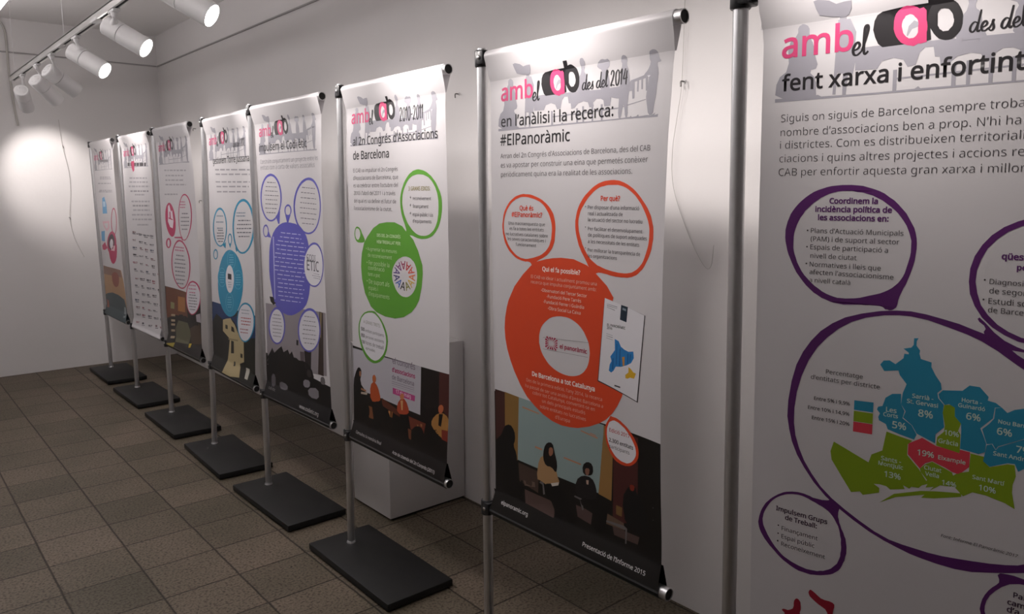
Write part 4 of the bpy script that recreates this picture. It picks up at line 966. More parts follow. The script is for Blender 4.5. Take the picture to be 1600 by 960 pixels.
P 3 8cc4d8 211,1126 225,1127 224,1124 210,1122
P 3 8cc4d8 228,1128 246,1129 246,1125 228,1124
P 3 8cc4d8 250,1130 267,1131 266,1127 249,1126
P 3 8cc4d8 270,1131 280,1132 280,1128 270,1127
P 3 8cc4d8 190,1110 198,1111 197,1107 190,1106
P 3 8cc4d8 201,1111 216,1112 216,1108 201,1107
P 3 8cc4d8 220,1113 229,1113 229,1110 219,1109
P 3 8cc4d8 233,1114 250,1115 250,1111 233,1110
P 3 8cc4d8 254,1116 264,1116 264,1113 254,1112
P 3 8cc4d8 268,1117 282,1118 281,1114 267,1113
P 3 8cc4d8 285,1118 292,1119 291,1115 285,1114
P 3 8cc4d8 199,1096 213,1098 213,1094 199,1092
P 3 8cc4d8 217,1098 228,1099 228,1095 216,1094
P 3 8cc4d8 232,1099 246,1100 245,1097 231,1095
P 3 8cc4d8 249,1101 258,1102 258,1098 249,1097
P 3 8cc4d8 262,1102 271,1103 271,1099 261,1098
P 3 8cc4d8 275,1103 280,1104 280,1100 274,1099
P 3 8cc4d8 207,1083 219,1084 218,1080 206,1079
P 3 8cc4d8 222,1084 239,1085 238,1082 222,1080
P 3 8cc4d8 242,1086 250,1086 250,1083 242,1082
P 3 8cc4d8 254,1087 270,1088 269,1084 253,1083
P 3 57a6c2 608,1131 606,1122 602,1112 596,1103 588,1095 579,1087 568,1081 556,1076 544,1072 531,1070 518,1070 506,1071 495,1074 485,1078 476,1084 470,1091 465,1100 462,1109 462,1118 464,1128 468,1137 474,1146 482,1155 492,1162 503,1169 515,1174 528,1177 540,1179 553,1179 565,1177 576,1174 586,1170 594,1164 600,1157 605,1149 607,1140|600,1130 598,1121 595,1113 589,1104 582,1097 574,1090 564,1084 554,1079 543,1076 531,1074 520,1073 509,1075 499,1077 490,1082 483,1087 477,1094 472,1101 470,1110 470,1119 472,1128 476,1137 481,1145 488,1153 497,1160 507,1166 518,1170 529,1173 540,1175 551,1175 562,1174 572,1171 580,1167 588,1161 593,1155 597,1147 600,1139
P 3 8cc4d8 506,1151 514,1152 514,1148 506,1148
P 3 8cc4d8 517,1152 529,1153 529,1149 517,1148
P 3 8cc4d8 532,1153 543,1154 543,1151 532,1150
P 3 8cc4d8 546,1155 557,1155 557,1152 546,1151
P 3 8cc4d8 561,1156 570,1156 569,1153 560,1152
P 3 8cc4d8 495,1136 509,1138 509,1134 494,1133
P 3 8cc4d8 512,1138 521,1139 521,1135 512,1134
P 3 8cc4d8 524,1139 539,1140 539,1137 524,1135
P 3 8cc4d8 542,1141 551,1141 551,1138 542,1137
P 3 8cc4d8 554,1142 566,1143 566,1139 554,1138
P 3 8cc4d8 569,1143 579,1144 579,1140 569,1139
P 3 8cc4d8 492,1122 504,1124 503,1120 491,1119
P 3 8cc4d8 507,1124 514,1124 514,1121 507,1120
P 3 8cc4d8 517,1125 532,1126 531,1122 517,1121
P 3 8cc4d8 535,1126 543,1127 543,1123 535,1123
P 3 8cc4d8 547,1127 557,1128 557,1125 546,1124
P 3 8cc4d8 561,1129 570,1129 570,1126 560,1125
P 3 8cc4d8 573,1130 579,1130 579,1127 573,1126
P 3 8cc4d8 492,1109 506,1110 505,1106 491,1105
P 3 8cc4d8 509,1110 526,1112 525,1108 509,1107
P 3 8cc4d8 529,1112 537,1113 537,1109 529,1108
P 3 8cc4d8 540,1113 553,1114 553,1111 540,1109
P 3 8cc4d8 556,1115 570,1116 570,1112 556,1111
P 3 8cc4d8 573,1116 577,1116 577,1113 573,1113
P 3 8cc4d8 499,1096 508,1096 507,1093 499,1092
P 3 8cc4d8 511,1097 525,1098 524,1094 511,1093
P 3 8cc4d8 528,1098 538,1099 538,1096 528,1095
P 3 8cc4d8 541,1100 554,1101 554,1097 541,1096
P 3 8cc4d8 557,1101 568,1102 567,1098 557,1097
P 3 57a6c2 445,988 443,978 439,968 432,959 424,950 414,942 403,935 390,929 377,925 363,923 350,922 337,923 325,926 314,930 305,936 298,943 293,951 290,961 290,971 292,981 296,991 303,1000 312,1009 322,1017 334,1024 347,1030 360,1034 374,1036 387,1036 400,1035 411,1032 422,1028 431,1022 437,1015 442,1007 445,998|437,987 435,978 431,969 425,960 418,952 409,944 399,938 387,932 376,929 364,926 351,926 340,927 329,929 320,933 312,939 305,946 301,954 298,962 298,972 300,981 304,990 310,999 318,1008 327,1015 338,1021 349,1027 361,1030 373,1032 385,1033 397,1031 407,1029 416,1024 424,1019 430,1012 434,1005 437,996
P 3 8cc4d8 338,1006 351,1008 351,1004 338,1003
P 3 8cc4d8 355,1008 362,1009 362,1005 354,1004
P 3 8cc4d8 365,1009 373,1010 373,1006 365,1006
P 3 8cc4d8 377,1011 384,1011 384,1008 376,1007
P 3 8cc4d8 387,1012 404,1013 404,1010 387,1008
P 3 8cc4d8 332,992 340,992 340,989 332,988
P 3 8cc4d8 344,993 360,995 359,991 343,989
P 3 8cc4d8 363,995 372,996 372,992 363,991
P 3 8cc4d8 376,996 384,997 384,993 375,993
P 3 8cc4d8 388,998 403,999 403,996 388,994
P 3 8cc4d8 326,977 342,978 342,975 326,973
P 3 8cc4d8 346,979 361,980 360,977 345,975
P 3 8cc4d8 364,981 380,983 379,979 364,977
P 3 8cc4d8 383,983 398,985 398,981 383,979
P 3 8cc4d8 401,985 409,986 409,982 401,981
P 3 8cc4d8 321,962 334,963 333,959 321,958
P 3 8cc4d8 337,964 353,965 352,961 337,960
P 3 8cc4d8 356,966 368,967 368,963 356,962
P 3 8cc4d8 372,967 387,969 387,965 371,964
P 3 8cc4d8 391,970 403,971 402,967 390,966
P 3 8cc4d8 406,971 413,972 412,968 406,968
P 3 8cc4d8 335,949 351,951 351,947 335,945
P 3 8cc4d8 355,951 367,953 366,949 355,948
P 3 8cc4d8 370,953 381,954 381,951 370,949
P 3 8cc4d8 385,955 395,956 395,952 384,951
P 4 dcdadf 465,1123 463,1109 458,1095 451,1082 443,1070 433,1060 421,1050 409,1043 395,1038 382,1036 369,1036 356,1038 344,1043 334,1050 325,1059 318,1070 314,1082 311,1095 312,1109 314,1123 319,1137 326,1151 335,1163 345,1173 357,1182 370,1189 383,1194 397,1196 410,1196 422,1193 434,1188 444,1181 452,1172 459,1161 463,1149 465,1136
P 5 20262e 357,1146 425,1147 422,1114 353,1113
P 5 8a98a4 357,1097 370,1098 369,1093 357,1092
P 5 8a98a4 372,1098 379,1099 379,1094 372,1093
P 5 8a98a4 382,1099 396,1100 396,1096 382,1094
P 5 8a98a4 399,1101 406,1101 405,1097 398,1096
P 5 8a98a4 408,1101 418,1102 418,1098 408,1097
P 5 8a98a4 356,1083 367,1084 367,1079 355,1078
P 5 8a98a4 370,1084 377,1085 376,1080 370,1080
P 5 8a98a4 380,1085 391,1086 391,1082 379,1081
P 5 8a98a4 394,1087 405,1088 405,1083 393,1082
P 5 8a98a4 408,1088 417,1089 417,1084 407,1083
P 5 8a98a4 357,1069 369,1071 369,1066 356,1065
P 5 8a98a4 372,1071 386,1072 385,1068 372,1066
P 5 8a98a4 389,1072 395,1073 394,1068 388,1068
P 5 8a98a4 398,1073 407,1074 407,1070 397,1069
P 5 8a98a4 410,1075 414,1075 413,1070 410,1070
P 1 14140f 36,948 764,948 764,552 36,552
P 1.5 1e3560 56,949 268,949 374,891 510,918 774,947 765,827 603,799 503,839 440,876 374,886 230,858 115,882 42,824
P 3 b0a078 230,858 303,875 374,886 405,872 447,859 502,820 596,811 584,663 513,641 538,567 341,539 241,527 309,639 348,760 223,790
P 4 22221c 271,835 313,836 311,812 269,811
P 4 22221c 383,841 429,838 443,812 380,812
P 4 22221c 370,754 422,757 415,685 362,677
P 4 22221c 531,705 565,706 563,682 529,681
P 4 22221c 411,637 438,640 436,613 409,610
P 4 8a7c5c 320,761 498,778 497,769 319,751
P 3 7a3c2c 241,527 583,548 555,519 283,515
P 2 181a12 657,804 688,805 719,809 749,818 760,760 751,634 719,570 663,568 624,592 603,644 605,703 629,771
P 5 b8b4a8 615,637 671,639 661,577 616,577
P 5 1f88ac 747,912 744,892 737,873 727,854 713,837 697,821 679,807 658,796 637,787 614,782 592,780 571,782 551,788 533,796 518,808 506,823 498,840 494,858 494,878 497,898 505,918 516,938 531,956 548,972 568,985 589,996 610,1003 632,1007 654,1008 675,1005 694,1000 710,991 724,979 735,965 743,948 747,931
P 6 d4d2d8 733,908 730,890 724,873 714,855 702,839 688,824 672,812 654,801 634,794 615,789 595,788 577,790 559,795 544,803 531,814 520,827 513,843 510,860 509,878 513,897 520,916 529,933 542,950 557,964 575,977 593,986 612,993 632,997 651,998 669,995 685,990 700,981 712,970 722,957 729,942 732,926
P 7 9098a0 573,963 598,965 597,959 573,958
P 7 9098a0 603,965 626,967 625,961 602,960
P 7 9098a0 631,967 644,968 643,962 630,961
P 7 9098a0 649,968 672,970 671,964 648,963
P 7 9098a0 676,970 684,970 684,965 676,965
P 7 9098a0 576,945 601,947 601,941 576,940
P 7 9098a0 606,947 620,948 620,943 606,942
P 7 9098a0 625,949 640,950 639,944 625,943
P 7 9098a0 645,950 661,951 660,946 644,945
P 7 9098a0 666,951 678,952 678,947 665,946
P 7 b0484c 564,917 580,919 580,913 564,912
P 7 b0484c 586,919 602,920 602,915 586,914
P 7 b0484c 608,921 632,922 631,917 608,915
P 7 b0484c 638,923 651,924 650,918 637,917
P 7 b0484c 657,924 683,926 682,921 656,919
P 7 b0484c 689,927 701,928 700,922 688,921
P 7 b0484c 563,899 589,901 588,896 563,894
P 7 b0484c 595,902 616,903 616,898 594,896
P 7 b0484c 622,904 646,906 646,900 622,898
P 7 b0484c 652,906 682,908 681,903 652,901
P 7 b0484c 688,909 698,910 698,904 687,903
P 7 b0484c 567,881 595,883 594,878 566,876
P 7 b0484c 601,884 628,886 628,881 601,878
P 7 b0484c 634,887 664,889 664,884 633,881
P 7 b0484c 670,890 682,891 682,885 670,884
P 7 b0484c 688,891 693,891 692,886 688,886
P 7 a05a5c 547,851 568,853 568,847 546,845
P 7 a05a5c 573,853 598,855 598,850 573,848
P 7 a05a5c 603,856 616,857 616,851 603,850
P 7 a05a5c 621,857 632,858 632,853 621,852
P 7 a05a5c 637,859 660,861 659,855 637,853
P 7 a05a5c 665,861 667,861 667,856 664,856
P 7 a05a5c 549,833 573,835 572,829 549,827
P 7 a05a5c 578,835 591,837 590,831 577,830
P 7 a05a5c 596,837 620,839 619,834 595,831
P 7 a05a5c 625,840 642,841 642,836 624,834
P 7 a05a5c 647,842 658,843 658,837 647,836
"""
ART[5] = """\
T 3.4 1c191c 2 83,1811,603,0.00 impulsem el Codi ètic
T 3.4 98959b -3 91,1750,717,0.00 Construïm conjuntament un projecte entre les
T 3.4 98959b -3 88,1720,679,0.00 entitats com a carta de valors associatius
P 2 5c5ab4 330,1583 326,1563 318,1544 307,1525 293,1508 275,1493 256,1481 235,1472 212,1466 189,1464 166,1465 144,1470 123,1478 105,1490 90,1504 78,1521 70,1540 67,1561 67,1582 71,1603 80,1623 92,1642 108,1659 126,1673 147,1685 169,1693 192,1698 214,1700 237,1697 258,1692 277,1683 294,1671 308,1657 319,1640 326,1622 330,1603|315,1581 312,1563 305,1545 295,1528 282,1513 267,1499 249,1488 230,1480 210,1474 190,1472 169,1473 150,1478 132,1485 116,1496 103,1509 92,1525 85,1542 82,1561 82,1580 87,1599 94,1618 105,1635 119,1650 135,1664 153,1674 173,1682 193,1686 213,1688 233,1686 252,1681 269,1673 284,1662 296,1649 306,1634 312,1617 315,1599
P 2 5c5ab4 252,1492 305,1518 292,1456 277,1455
P 2 5c5ab4 736,1548 732,1526 724,1505 712,1485 697,1466 679,1450 658,1436 635,1426 610,1419 585,1416 560,1417 535,1422 513,1431 493,1444 475,1459 462,1478 453,1499 448,1521 448,1545 452,1568 461,1590 474,1611 491,1630 511,1646 533,1659 557,1668 582,1673 607,1675 631,1673 655,1667 676,1657 694,1644 710,1629 722,1611 731,1591 735,1570|722,1546 719,1526 712,1506 701,1488 687,1470 671,1455 652,1443 631,1433 609,1427 586,1424 563,1425 541,1430 521,1438 503,1450 487,1465 475,1482 467,1501 463,1522 462,1543 467,1564 475,1585 486,1604 501,1621 519,1636 539,1648 561,1656 583,1662 606,1663 628,1661 649,1656 668,1647 685,1635 699,1621 710,1604 718,1586 722,1566
P 2 5c5ab4 487,1462 544,1428 516,1415 498,1432
P 2 5c5ab4 427,1523 426,1518 424,1513 420,1509 416,1505 412,1501 406,1498 400,1496 394,1494 388,1494 382,1494 376,1495 370,1497 365,1500 361,1503 358,1508 355,1512 354,1517 354,1522 355,1527 357,1532 360,1537 365,1541 369,1544 375,1547 381,1550 387,1551 393,1552 400,1551 406,1550 411,1548 416,1545 420,1542 423,1538 425,1533 427,1528|416,1522 415,1518 414,1514 412,1511 409,1508 405,1505 402,1503 397,1501 393,1500 388,1500 384,1500 380,1501 376,1502 372,1504 369,1507 367,1510 365,1513 365,1517 365,1521 365,1525 367,1528 369,1532 372,1535 375,1538 379,1540 384,1541 388,1542 393,1543 397,1543 401,1542 405,1540 409,1538 411,1535 414,1532 415,1529 416,1525
P 2 5c5ab4 360,1501 416,1502 388,1462 378,1461
P 2 5c5ab4 152,1416 150,1411 148,1405 145,1400 141,1395 136,1391 130,1387 124,1385 117,1383 111,1382 104,1382 98,1384 92,1386 87,1389 83,1393 80,1397 78,1402 77,1408 77,1413 78,1419 80,1425 84,1430 88,1435 93,1439 99,1442 105,1445 112,1446 118,1447 125,1447 131,1446 136,1443 141,1440 145,1437 148,1432 151,1427 152,1422|141,1414 140,1410 138,1406 136,1402 133,1398 129,1395 125,1392 121,1390 116,1389 111,1388 107,1388 102,1389 98,1391 95,1393 92,1396 90,1400 88,1404 87,1408 88,1412 88,1417 90,1421 93,1425 96,1429 99,1432 103,1435 108,1437 112,1438 117,1439 122,1438 126,1437 130,1436 133,1433 136,1430 139,1427 140,1423 141,1419
P 2 5c5ab4 119,1386 153,1413 180,1382
P 2 5c5ab4 411,1465 462,1461 504,1449 539,1429 563,1408 577,1385 588,1352 594,1309 594,1262 590,1209 583,1167 574,1136 560,1109 542,1084 512,1061 469,1041 427,1025 384,1013 337,1009 287,1013 240,1023 196,1039 168,1063 156,1095 145,1131 134,1171 131,1215 137,1265 145,1308 157,1344 178,1377 207,1407 243,1431 286,1450 326,1461 366,1466
P 4 6f6c78 165,1660 195,1659 194,1655 165,1656
P 4 6f6c78 201,1659 229,1658 228,1654 201,1655
P 4 6f6c78 235,1657 252,1657 252,1654 234,1654
P 4 6f6c78 258,1657 268,1656 268,1653 258,1653
P 4 6f6c78 146,1639 172,1638 172,1635 146,1635
P 4 6f6c78 178,1638 207,1637 206,1634 178,1635
P 4 6f6c78 213,1637 227,1637 227,1633 213,1634
P 4 6f6c78 233,1636 246,1636 246,1633 233,1633
P 4 6f6c78 253,1636 281,1635 280,1632 252,1633
P 4 6f6c78 137,1618 165,1617 165,1614 137,1614
P 4 6f6c78 172,1617 184,1617 184,1613 171,1613
P 4 6f6c78 191,1616 212,1616 212,1612 190,1613
P 4 6f6c78 218,1616 245,1615 244,1612 218,1612
P 4 6f6c78 251,1615 268,1615 267,1611 251,1612
P 4 6f6c78 274,1615 286,1614 286,1611 273,1611
P 4 6f6c78 122,1596 135,1596 135,1593 122,1593
P 4 6f6c78 142,1596 155,1596 155,1592 142,1593
P 4 6f6c78 162,1596 185,1595 185,1592 161,1592
P 4 6f6c78 191,1595 223,1595 222,1591 191,1592
P 4 6f6c78 229,1594 249,1594 248,1591 228,1591
P 4 6f6c78 255,1594 271,1594 271,1590 254,1591
P 4 6f6c78 277,1594 296,1593 296,1590 277,1590
P 4 6f6c78 137,1575 154,1574 154,1571 137,1571
P 4 6f6c78 161,1574 182,1574 182,1570 160,1571
P 4 6f6c78 189,1574 211,1574 211,1570 188,1570
P 4 6f6c78 217,1573 234,1573 234,1570 217,1570
P 4 6f6c78 241,1573 257,1573 257,1569 240,1570
P 4 6f6c78 264,1573 277,1573 277,1569 263,1569
P 4 6f6c78 129,1553 148,1553 148,1549 129,1550
P 4 6f6c78 155,1553 168,1553 167,1549 154,1549
P 4 6f6c78 174,1553 203,1552 203,1549 174,1549
P 4 6f6c78 210,1552 233,1552 233,1549 209,1549
P 4 6f6c78 239,1552 264,1552 264,1548 239,1549
P 4 6f6c78 270,1552 280,1552 280,1548 270,1548
P 4 6f6c78 125,1532 155,1531 155,1528 124,1528
P 4 6f6c78 161,1531 177,1531 176,1528 161,1528
P 4 6f6c78 183,1531 202,1531 202,1528 183,1528
P 4 6f6c78 209,1531 235,1531 235,1527 208,1528
P 4 6f6c78 241,1531 268,1531 267,1527 241,1527
P 4 6f6c78 137,1510 159,1510 158,1506 137,1506
P 4 6f6c78 165,1510 194,1510 194,1506 165,1506
P 4 6f6c78 201,1510 226,1510 226,1506 200,1506
P 4 6f6c78 233,1510 251,1510 251,1506 232,1506
P 4 6f6c78 538,1633 572,1631 572,1628 538,1629
P 4 6f6c78 579,1631 593,1630 593,1627 579,1627
P 4 6f6c78 600,1630 615,1629 615,1626 600,1626
P 4 6f6c78 622,1628 652,1627 652,1624 621,1625
P 4 6f6c78 658,1627 672,1626 672,1623 658,1623
P 4 6f6c78 527,1610 547,1609 547,1606 527,1606
P 4 6f6c78 554,1608 580,1607 580,1604 554,1605
P 4 6f6c78 587,1607 613,1606 613,1603 587,1604
P 4 6f6c78 620,1605 645,1604 644,1601 619,1602
P 4 6f6c78 651,1604 667,1603 667,1600 651,1601
P 4 6f6c78 522,1586 544,1585 544,1582 521,1583
P 4 6f6c78 551,1585 580,1584 579,1581 550,1582
P 4 6f6c78 586,1584 620,1582 620,1579 586,1580
P 4 6f6c78 627,1582 660,1581 659,1578 627,1579
P 4 6f6c78 666,1580 680,1580 680,1577 666,1577
P 4 6f6c78 516,1563 535,1562 535,1559 515,1560
P 4 6f6c78 542,1562 557,1561 556,1558 542,1559
P 4 6f6c78 563,1561 577,1561 577,1557 563,1558
P 4 6f6c78 584,1560 607,1560 607,1556 584,1557
P 4 6f6c78 614,1559 634,1559 633,1555 614,1556
P 4 6f6c78 640,1558 661,1558 661,1554 640,1555
P 4 6f6c78 668,1557 682,1557 682,1554 667,1554
P 4 6f6c78 512,1539 538,1538 537,1535 512,1536
P 4 6f6c78 545,1538 563,1538 563,1534 544,1535
P 4 6f6c78 570,1537 584,1537 584,1534 570,1534
P 4 6f6c78 591,1537 611,1536 611,1533 590,1534
P 4 6f6c78 618,1536 634,1535 633,1532 617,1533
P 4 6f6c78 640,1535 664,1535 663,1531 640,1532
P 4 6f6c78 670,1534 682,1534 682,1531 670,1531
P 4 6f6c78 510,1515 528,1515 528,1512 510,1512
P 4 6f6c78 535,1515 568,1514 567,1511 535,1512
P 4 6f6c78 574,1514 605,1513 604,1510 574,1511
P 4 6f6c78 611,1513 640,1512 640,1509 611,1510
P 4 6f6c78 646,1512 678,1511 678,1508 646,1509
P 4 6f6c78 515,1491 545,1491 545,1488 514,1488
P 4 6f6c78 552,1491 573,1490 573,1487 552,1487
P 4 6f6c78 580,1490 614,1489 614,1486 580,1487
P 4 6f6c78 621,1489 654,1489 654,1485 621,1486
P 4 6f6c78 660,1488 672,1488 672,1485 660,1485
P 4 6f6c78 527,1467 556,1467 556,1464 526,1464
P 4 6f6c78 563,1467 586,1466 586,1463 562,1464
P 4 6f6c78 593,1466 617,1466 617,1463 593,1463
P 4 6f6c78 624,1466 647,1466 647,1462 624,1463
P 4 c4c4e8 304,1416 354,1415 353,1411 303,1412
P 4 c4c4e8 367,1415 409,1415 408,1411 367,1411
P 4 c4c4e8 422,1414 472,1414 471,1410 421,1410
P 4 c4c4e8 484,1413 508,1413 508,1409 484,1410
P 4 c4c4e8 292,1395 320,1395 319,1391 291,1391
P 4 c4c4e8 333,1395 395,1394 394,1390 333,1391
P 4 c4c4e8 408,1394 444,1394 444,1390 407,1390
P 4 c4c4e8 457,1394 492,1393 492,1390 457,1390
P 4 c4c4e8 505,1393 515,1393 515,1389 504,1389
P 4 c4c4e8 264,1375 327,1374 327,1370 263,1371
P 4 c4c4e8 341,1374 387,1374 387,1370 340,1370
P 4 c4c4e8 400,1374 452,1374 452,1370 400,1370
P 4 c4c4e8 465,1374 497,1374 496,1370 465,1370
P 4 c4c4e8 509,1373 537,1373 537,1369 509,1370
P 4 c4c4e8 236,1354 287,1354 286,1350 236,1350
P 4 c4c4e8 300,1354 359,1354 359,1350 300,1350
P 4 c4c4e8 372,1354 426,1354 426,1350 372,1350
P 4 c4c4e8 439,1354 468,1354 467,1350 439,1350
P 4 c4c4e8 480,1354 535,1354 535,1350 480,1350
P 4 c4c4e8 548,1354 558,1354 557,1350 547,1350
P 4 c4c4e8 248,1333 278,1333 277,1329 248,1329
P 4 c4c4e8 291,1333 355,1333 355,1329 291,1329
P 4 c4c4e8 369,1333 415,1333 414,1329 368,1329
P 4 c4c4e8 428,1333 483,1334 482,1330 427,1329
P 4 c4c4e8 495,1334 543,1334 543,1330 495,1330
P 4 c4c4e8 223,1312 291,1312 291,1308 223,1307
P 4 c4c4e8 305,1312 349,1313 349,1308 305,1308
P 4 c4c4e8 362,1313 422,1313 422,1309 362,1309
P 4 c4c4e8 435,1313 479,1313 478,1310 435,1309
P 4 c4c4e8 491,1314 553,1314 553,1310 491,1310
P 4 c4c4e8 209,1290 242,1291 241,1287 209,1286
P 4 c4c4e8 256,1291 290,1291 289,1287 255,1287
P 4 c4c4e8 303,1291 340,1292 339,1288 303,1287
P 4 c4c4e8 353,1292 420,1293 420,1289 353,1288
P 4 c4c4e8 433,1293 476,1293 476,1289 433,1289
P 4 c4c4e8 489,1293 539,1294 539,1290 489,1290
P 4 c4c4e8 551,1294 570,1294 570,1290 551,1290
P 4 c4c4e8 221,1269 266,1270 266,1266 220,1265
P 4 c4c4e8 280,1270 322,1271 322,1267 279,1266
P 4 c4c4e8 336,1271 387,1272 387,1268 336,1267
P 4 c4c4e8 401,1272 451,1273 450,1269 400,1268
P 4 c4c4e8 464,1273 525,1274 525,1270 463,1269
P 4 c4c4e8 537,1274 556,1274 556,1270 537,1270
P 4 c4c4e8 199,1248 265,1249 265,1245 199,1243
P 4 c4c4e8 279,1249 349,1251 349,1246 279,1245
P 4 c4c4e8 362,1251 417,1252 416,1248 362,1247
P 4 c4c4e8 430,1252 462,1253 462,1249 430,1248
P 4 c4c4e8 475,1253 535,1254 534,1250 475,1249
P 4 c4c4e8 547,1254 572,1255 571,1251 547,1250
P 4 c4c4e8 199,1226 252,1227 252,1223 198,1222
P 4 c4c4e8 266,1228 325,1229 324,1225 266,1224
P 4 c4c4e8 338,1230 374,1230 374,1226 338,1225
P 4 c4c4e8 387,1231 448,1232 448,1228 387,1227
P 4 c4c4e8 461,1232 509,1234 509,1230 460,1228
P 4 c4c4e8 522,1234 558,1235 558,1231 522,1230
P 4 c4c4e8 236,1206 301,1208 301,1203 236,1202
P 4 c4c4e8 315,1208 384,1210 384,1206 315,1204
P 4 c4c4e8 397,1210 427,1211 427,1207 397,1206
P 4 c4c4e8 440,1212 498,1213 498,1209 440,1207
P 4 c4c4e8 511,1213 532,1214 532,1210 511,1210
P 4 c4c4e8 234,1184 275,1186 274,1182 233,1180
P 4 c4c4e8 289,1186 349,1188 349,1184 288,1182
P 4 c4c4e8 362,1189 425,1191 425,1187 362,1184
P 4 c4c4e8 438,1191 466,1192 466,1188 438,1187
P 4 c4c4e8 479,1192 529,1194 528,1190 479,1188
P 4 c4c4e8 241,1163 301,1166 300,1161 241,1159
P 4 c4c4e8 314,1166 356,1168 355,1163 314,1162
P 4 c4c4e8 369,1168 432,1170 432,1166 369,1164
P 4 c4c4e8 445,1171 510,1173 510,1169 445,1167
P 4 c4c4e8 228,1142 300,1144 299,1140 228,1137
P 4 c4c4e8 314,1145 354,1147 354,1142 313,1141
P 4 c4c4e8 368,1147 397,1148 397,1144 367,1143
P 4 c4c4e8 411,1149 461,1151 461,1147 410,1145
P 4 c4c4e8 474,1151 501,1153 501,1149 474,1147
P 4 c4c4e8 514,1153 528,1154 528,1150 513,1149
P 4 c4c4e8 240,1121 294,1123 294,1119 239,1116
P 4 c4c4e8 308,1124 342,1125 342,1121 308,1120
P 4 c4c4e8 356,1126 384,1127 384,1123 355,1122
P 4 c4c4e8 398,1128 460,1130 459,1126 397,1124
P 4 c4c4e8 473,1131 511,1133 510,1129 472,1127
P 4 c4c4e8 232,1099 299,1102 299,1098 231,1095
P 4 c4c4e8 313,1103 356,1105 356,1101 313,1099
P 4 c4c4e8 370,1106 416,1108 415,1104 370,1101
P 4 c4c4e8 429,1108 476,1111 476,1107 429,1104
P 4 c4c4e8 489,1111 517,1113 517,1109 489,1107
P 4 c4c4e8 259,1079 311,1082 311,1077 259,1075
P 4 c4c4e8 325,1082 378,1085 378,1081 325,1078
P 4 c4c4e8 392,1086 457,1089 457,1085 391,1082
P 4 c4c4e8 470,1090 489,1091 488,1087 470,1086
P 4 b8b8e0 203,1389 215,1390 192,1072 181,1071
P 4 5c5ab4 746,1287 743,1269 737,1252 728,1235 716,1219 702,1205 685,1194 667,1185 648,1178 629,1175 609,1175 591,1178 573,1184 558,1193 545,1205 534,1219 527,1235 524,1253 523,1271 527,1290 534,1308 544,1325 556,1341 572,1354 589,1365 607,1374 626,1380 646,1382 665,1381 683,1378 699,1371 714,1362 726,1350 735,1336 742,1321 746,1304
P 5 dcdadf 735,1284 732,1268 727,1252 718,1237 708,1222 695,1210 680,1199 664,1191 647,1185 629,1182 612,1182 595,1184 580,1190 566,1199 554,1209 545,1223 539,1237 535,1253 535,1270 538,1287 544,1304 553,1320 565,1334 578,1346 594,1357 610,1365 628,1370 645,1372 662,1372 678,1368 693,1362 706,1354 717,1343 726,1330 731,1316 735,1300
T 6 77747c 2 559,1296,654,0.00 CODI
T 6 5c5a62 2 555,1250,688,0.00 ÈTIC
P 6 6f6c78 627,1239 635,1239 635,1237 627,1237
P 6 6f6c78 639,1239 650,1239 650,1237 639,1237
P 6 6f6c78 654,1239 662,1239 662,1237 653,1237
P 6 6f6c78 666,1239 674,1239 673,1236 666,1237
P 6 6f6c78 677,1239 688,1239 688,1236 677,1236
P 6 6f6c78 612,1230 628,1229 628,1227 612,1227
P 6 6f6c78 632,1229 647,1229 647,1227 631,1227
P 6 6f6c78 651,1229 660,1229 660,1227 650,1227
P 6 6f6c78 664,1229 676,1229 676,1227 663,1227
P 6 6f6c78 680,1229 690,1229 690,1226 680,1226
P 6 6f6c78 693,1229 702,1229 702,1226 693,1226
P 6 6f6c78 627,1220 636,1219 636,1217 626,1217
P 6 6f6c78 640,1219 657,1219 657,1217 639,1217
P 6 6f6c78 660,1219 676,1219 676,1217 660,1217
P 6 6f6c78 680,1219 695,1219 694,1216 680,1217
P 1 8f888c 65,1039 744,1068 722,770 55,711
P 2 2a2622 118,1079 168,1081 200,1054 163,1039 129,1054
P 1 100e10 36,774 764,724 764,552 36,552
P 2 100e10 70,761 121,811 145,788 183,810 238,837 261,810 317,832 336,811 366,831 385,804 417,806 440,799 488,803 534,800 577,772 590,746 581,644 54,616
P 2 3a2e2a 674,1066 716,1064 691,764 636,765
P 3 8a7a5a 683,1063 699,1062 681,943 667,948
P 2 2a2526 505,856 577,861 565,770 508,774
P 3 151314 425,898 448,898 442,872 422,872
P 2 5a5054 460,846 504,849 500,802 460,802
P 3 6e6a70 226,650 275,648 296,639 290,622 265,614 220,612 198,622 200,641
P 3 8a868c 498,713 535,716 550,708 545,689 526,678 493,674 477,682 479,701
P 3 807c82 548,681 603,691 631,682 633,654 609,638 558,634 529,643 523,664
P 3 6a6668 671,759 691,760 701,752 704,734 692,724 667,722 656,731 659,749
P 3 3a3436 535,770 558,770 568,761 567,743 555,734 532,733 521,742 523,760
P 3 5c585e 118,673 141,673 152,657 150,623 137,607 112,608 101,624 104,657
T 6 c8c4c4 0 448,565,649,0.00 www.codietic.org
T 6 a09c9c 0 79,588,160,0.00 codi ètic
P 4 5c5ab4 300,951 297,934 291,917 281,901 270,885 256,871 240,859 223,850 204,843 186,838 167,837 150,839 133,844 119,851 107,862 97,875 91,889 88,906 88,923 92,940 98,958 108,975 121,990 135,1004 152,1015 170,1025 188,1031 206,1035 224,1035 242,1033 257,1028 271,1020 282,1009 291,997 297,983 300,967
P 5 d4d2d8 284,947 282,932 276,917 268,902 258,889 246,876 233,866 218,857 203,851 187,847 171,846 156,848 142,852 130,859 120,869 112,880 107,893 104,908 104,923 107,938 113,954 122,969 132,982 145,995 159,1005 174,1013 189,1019 205,1022 220,1022 235,1020 248,1015 260,1008 270,999 277,988 282,975 285,961
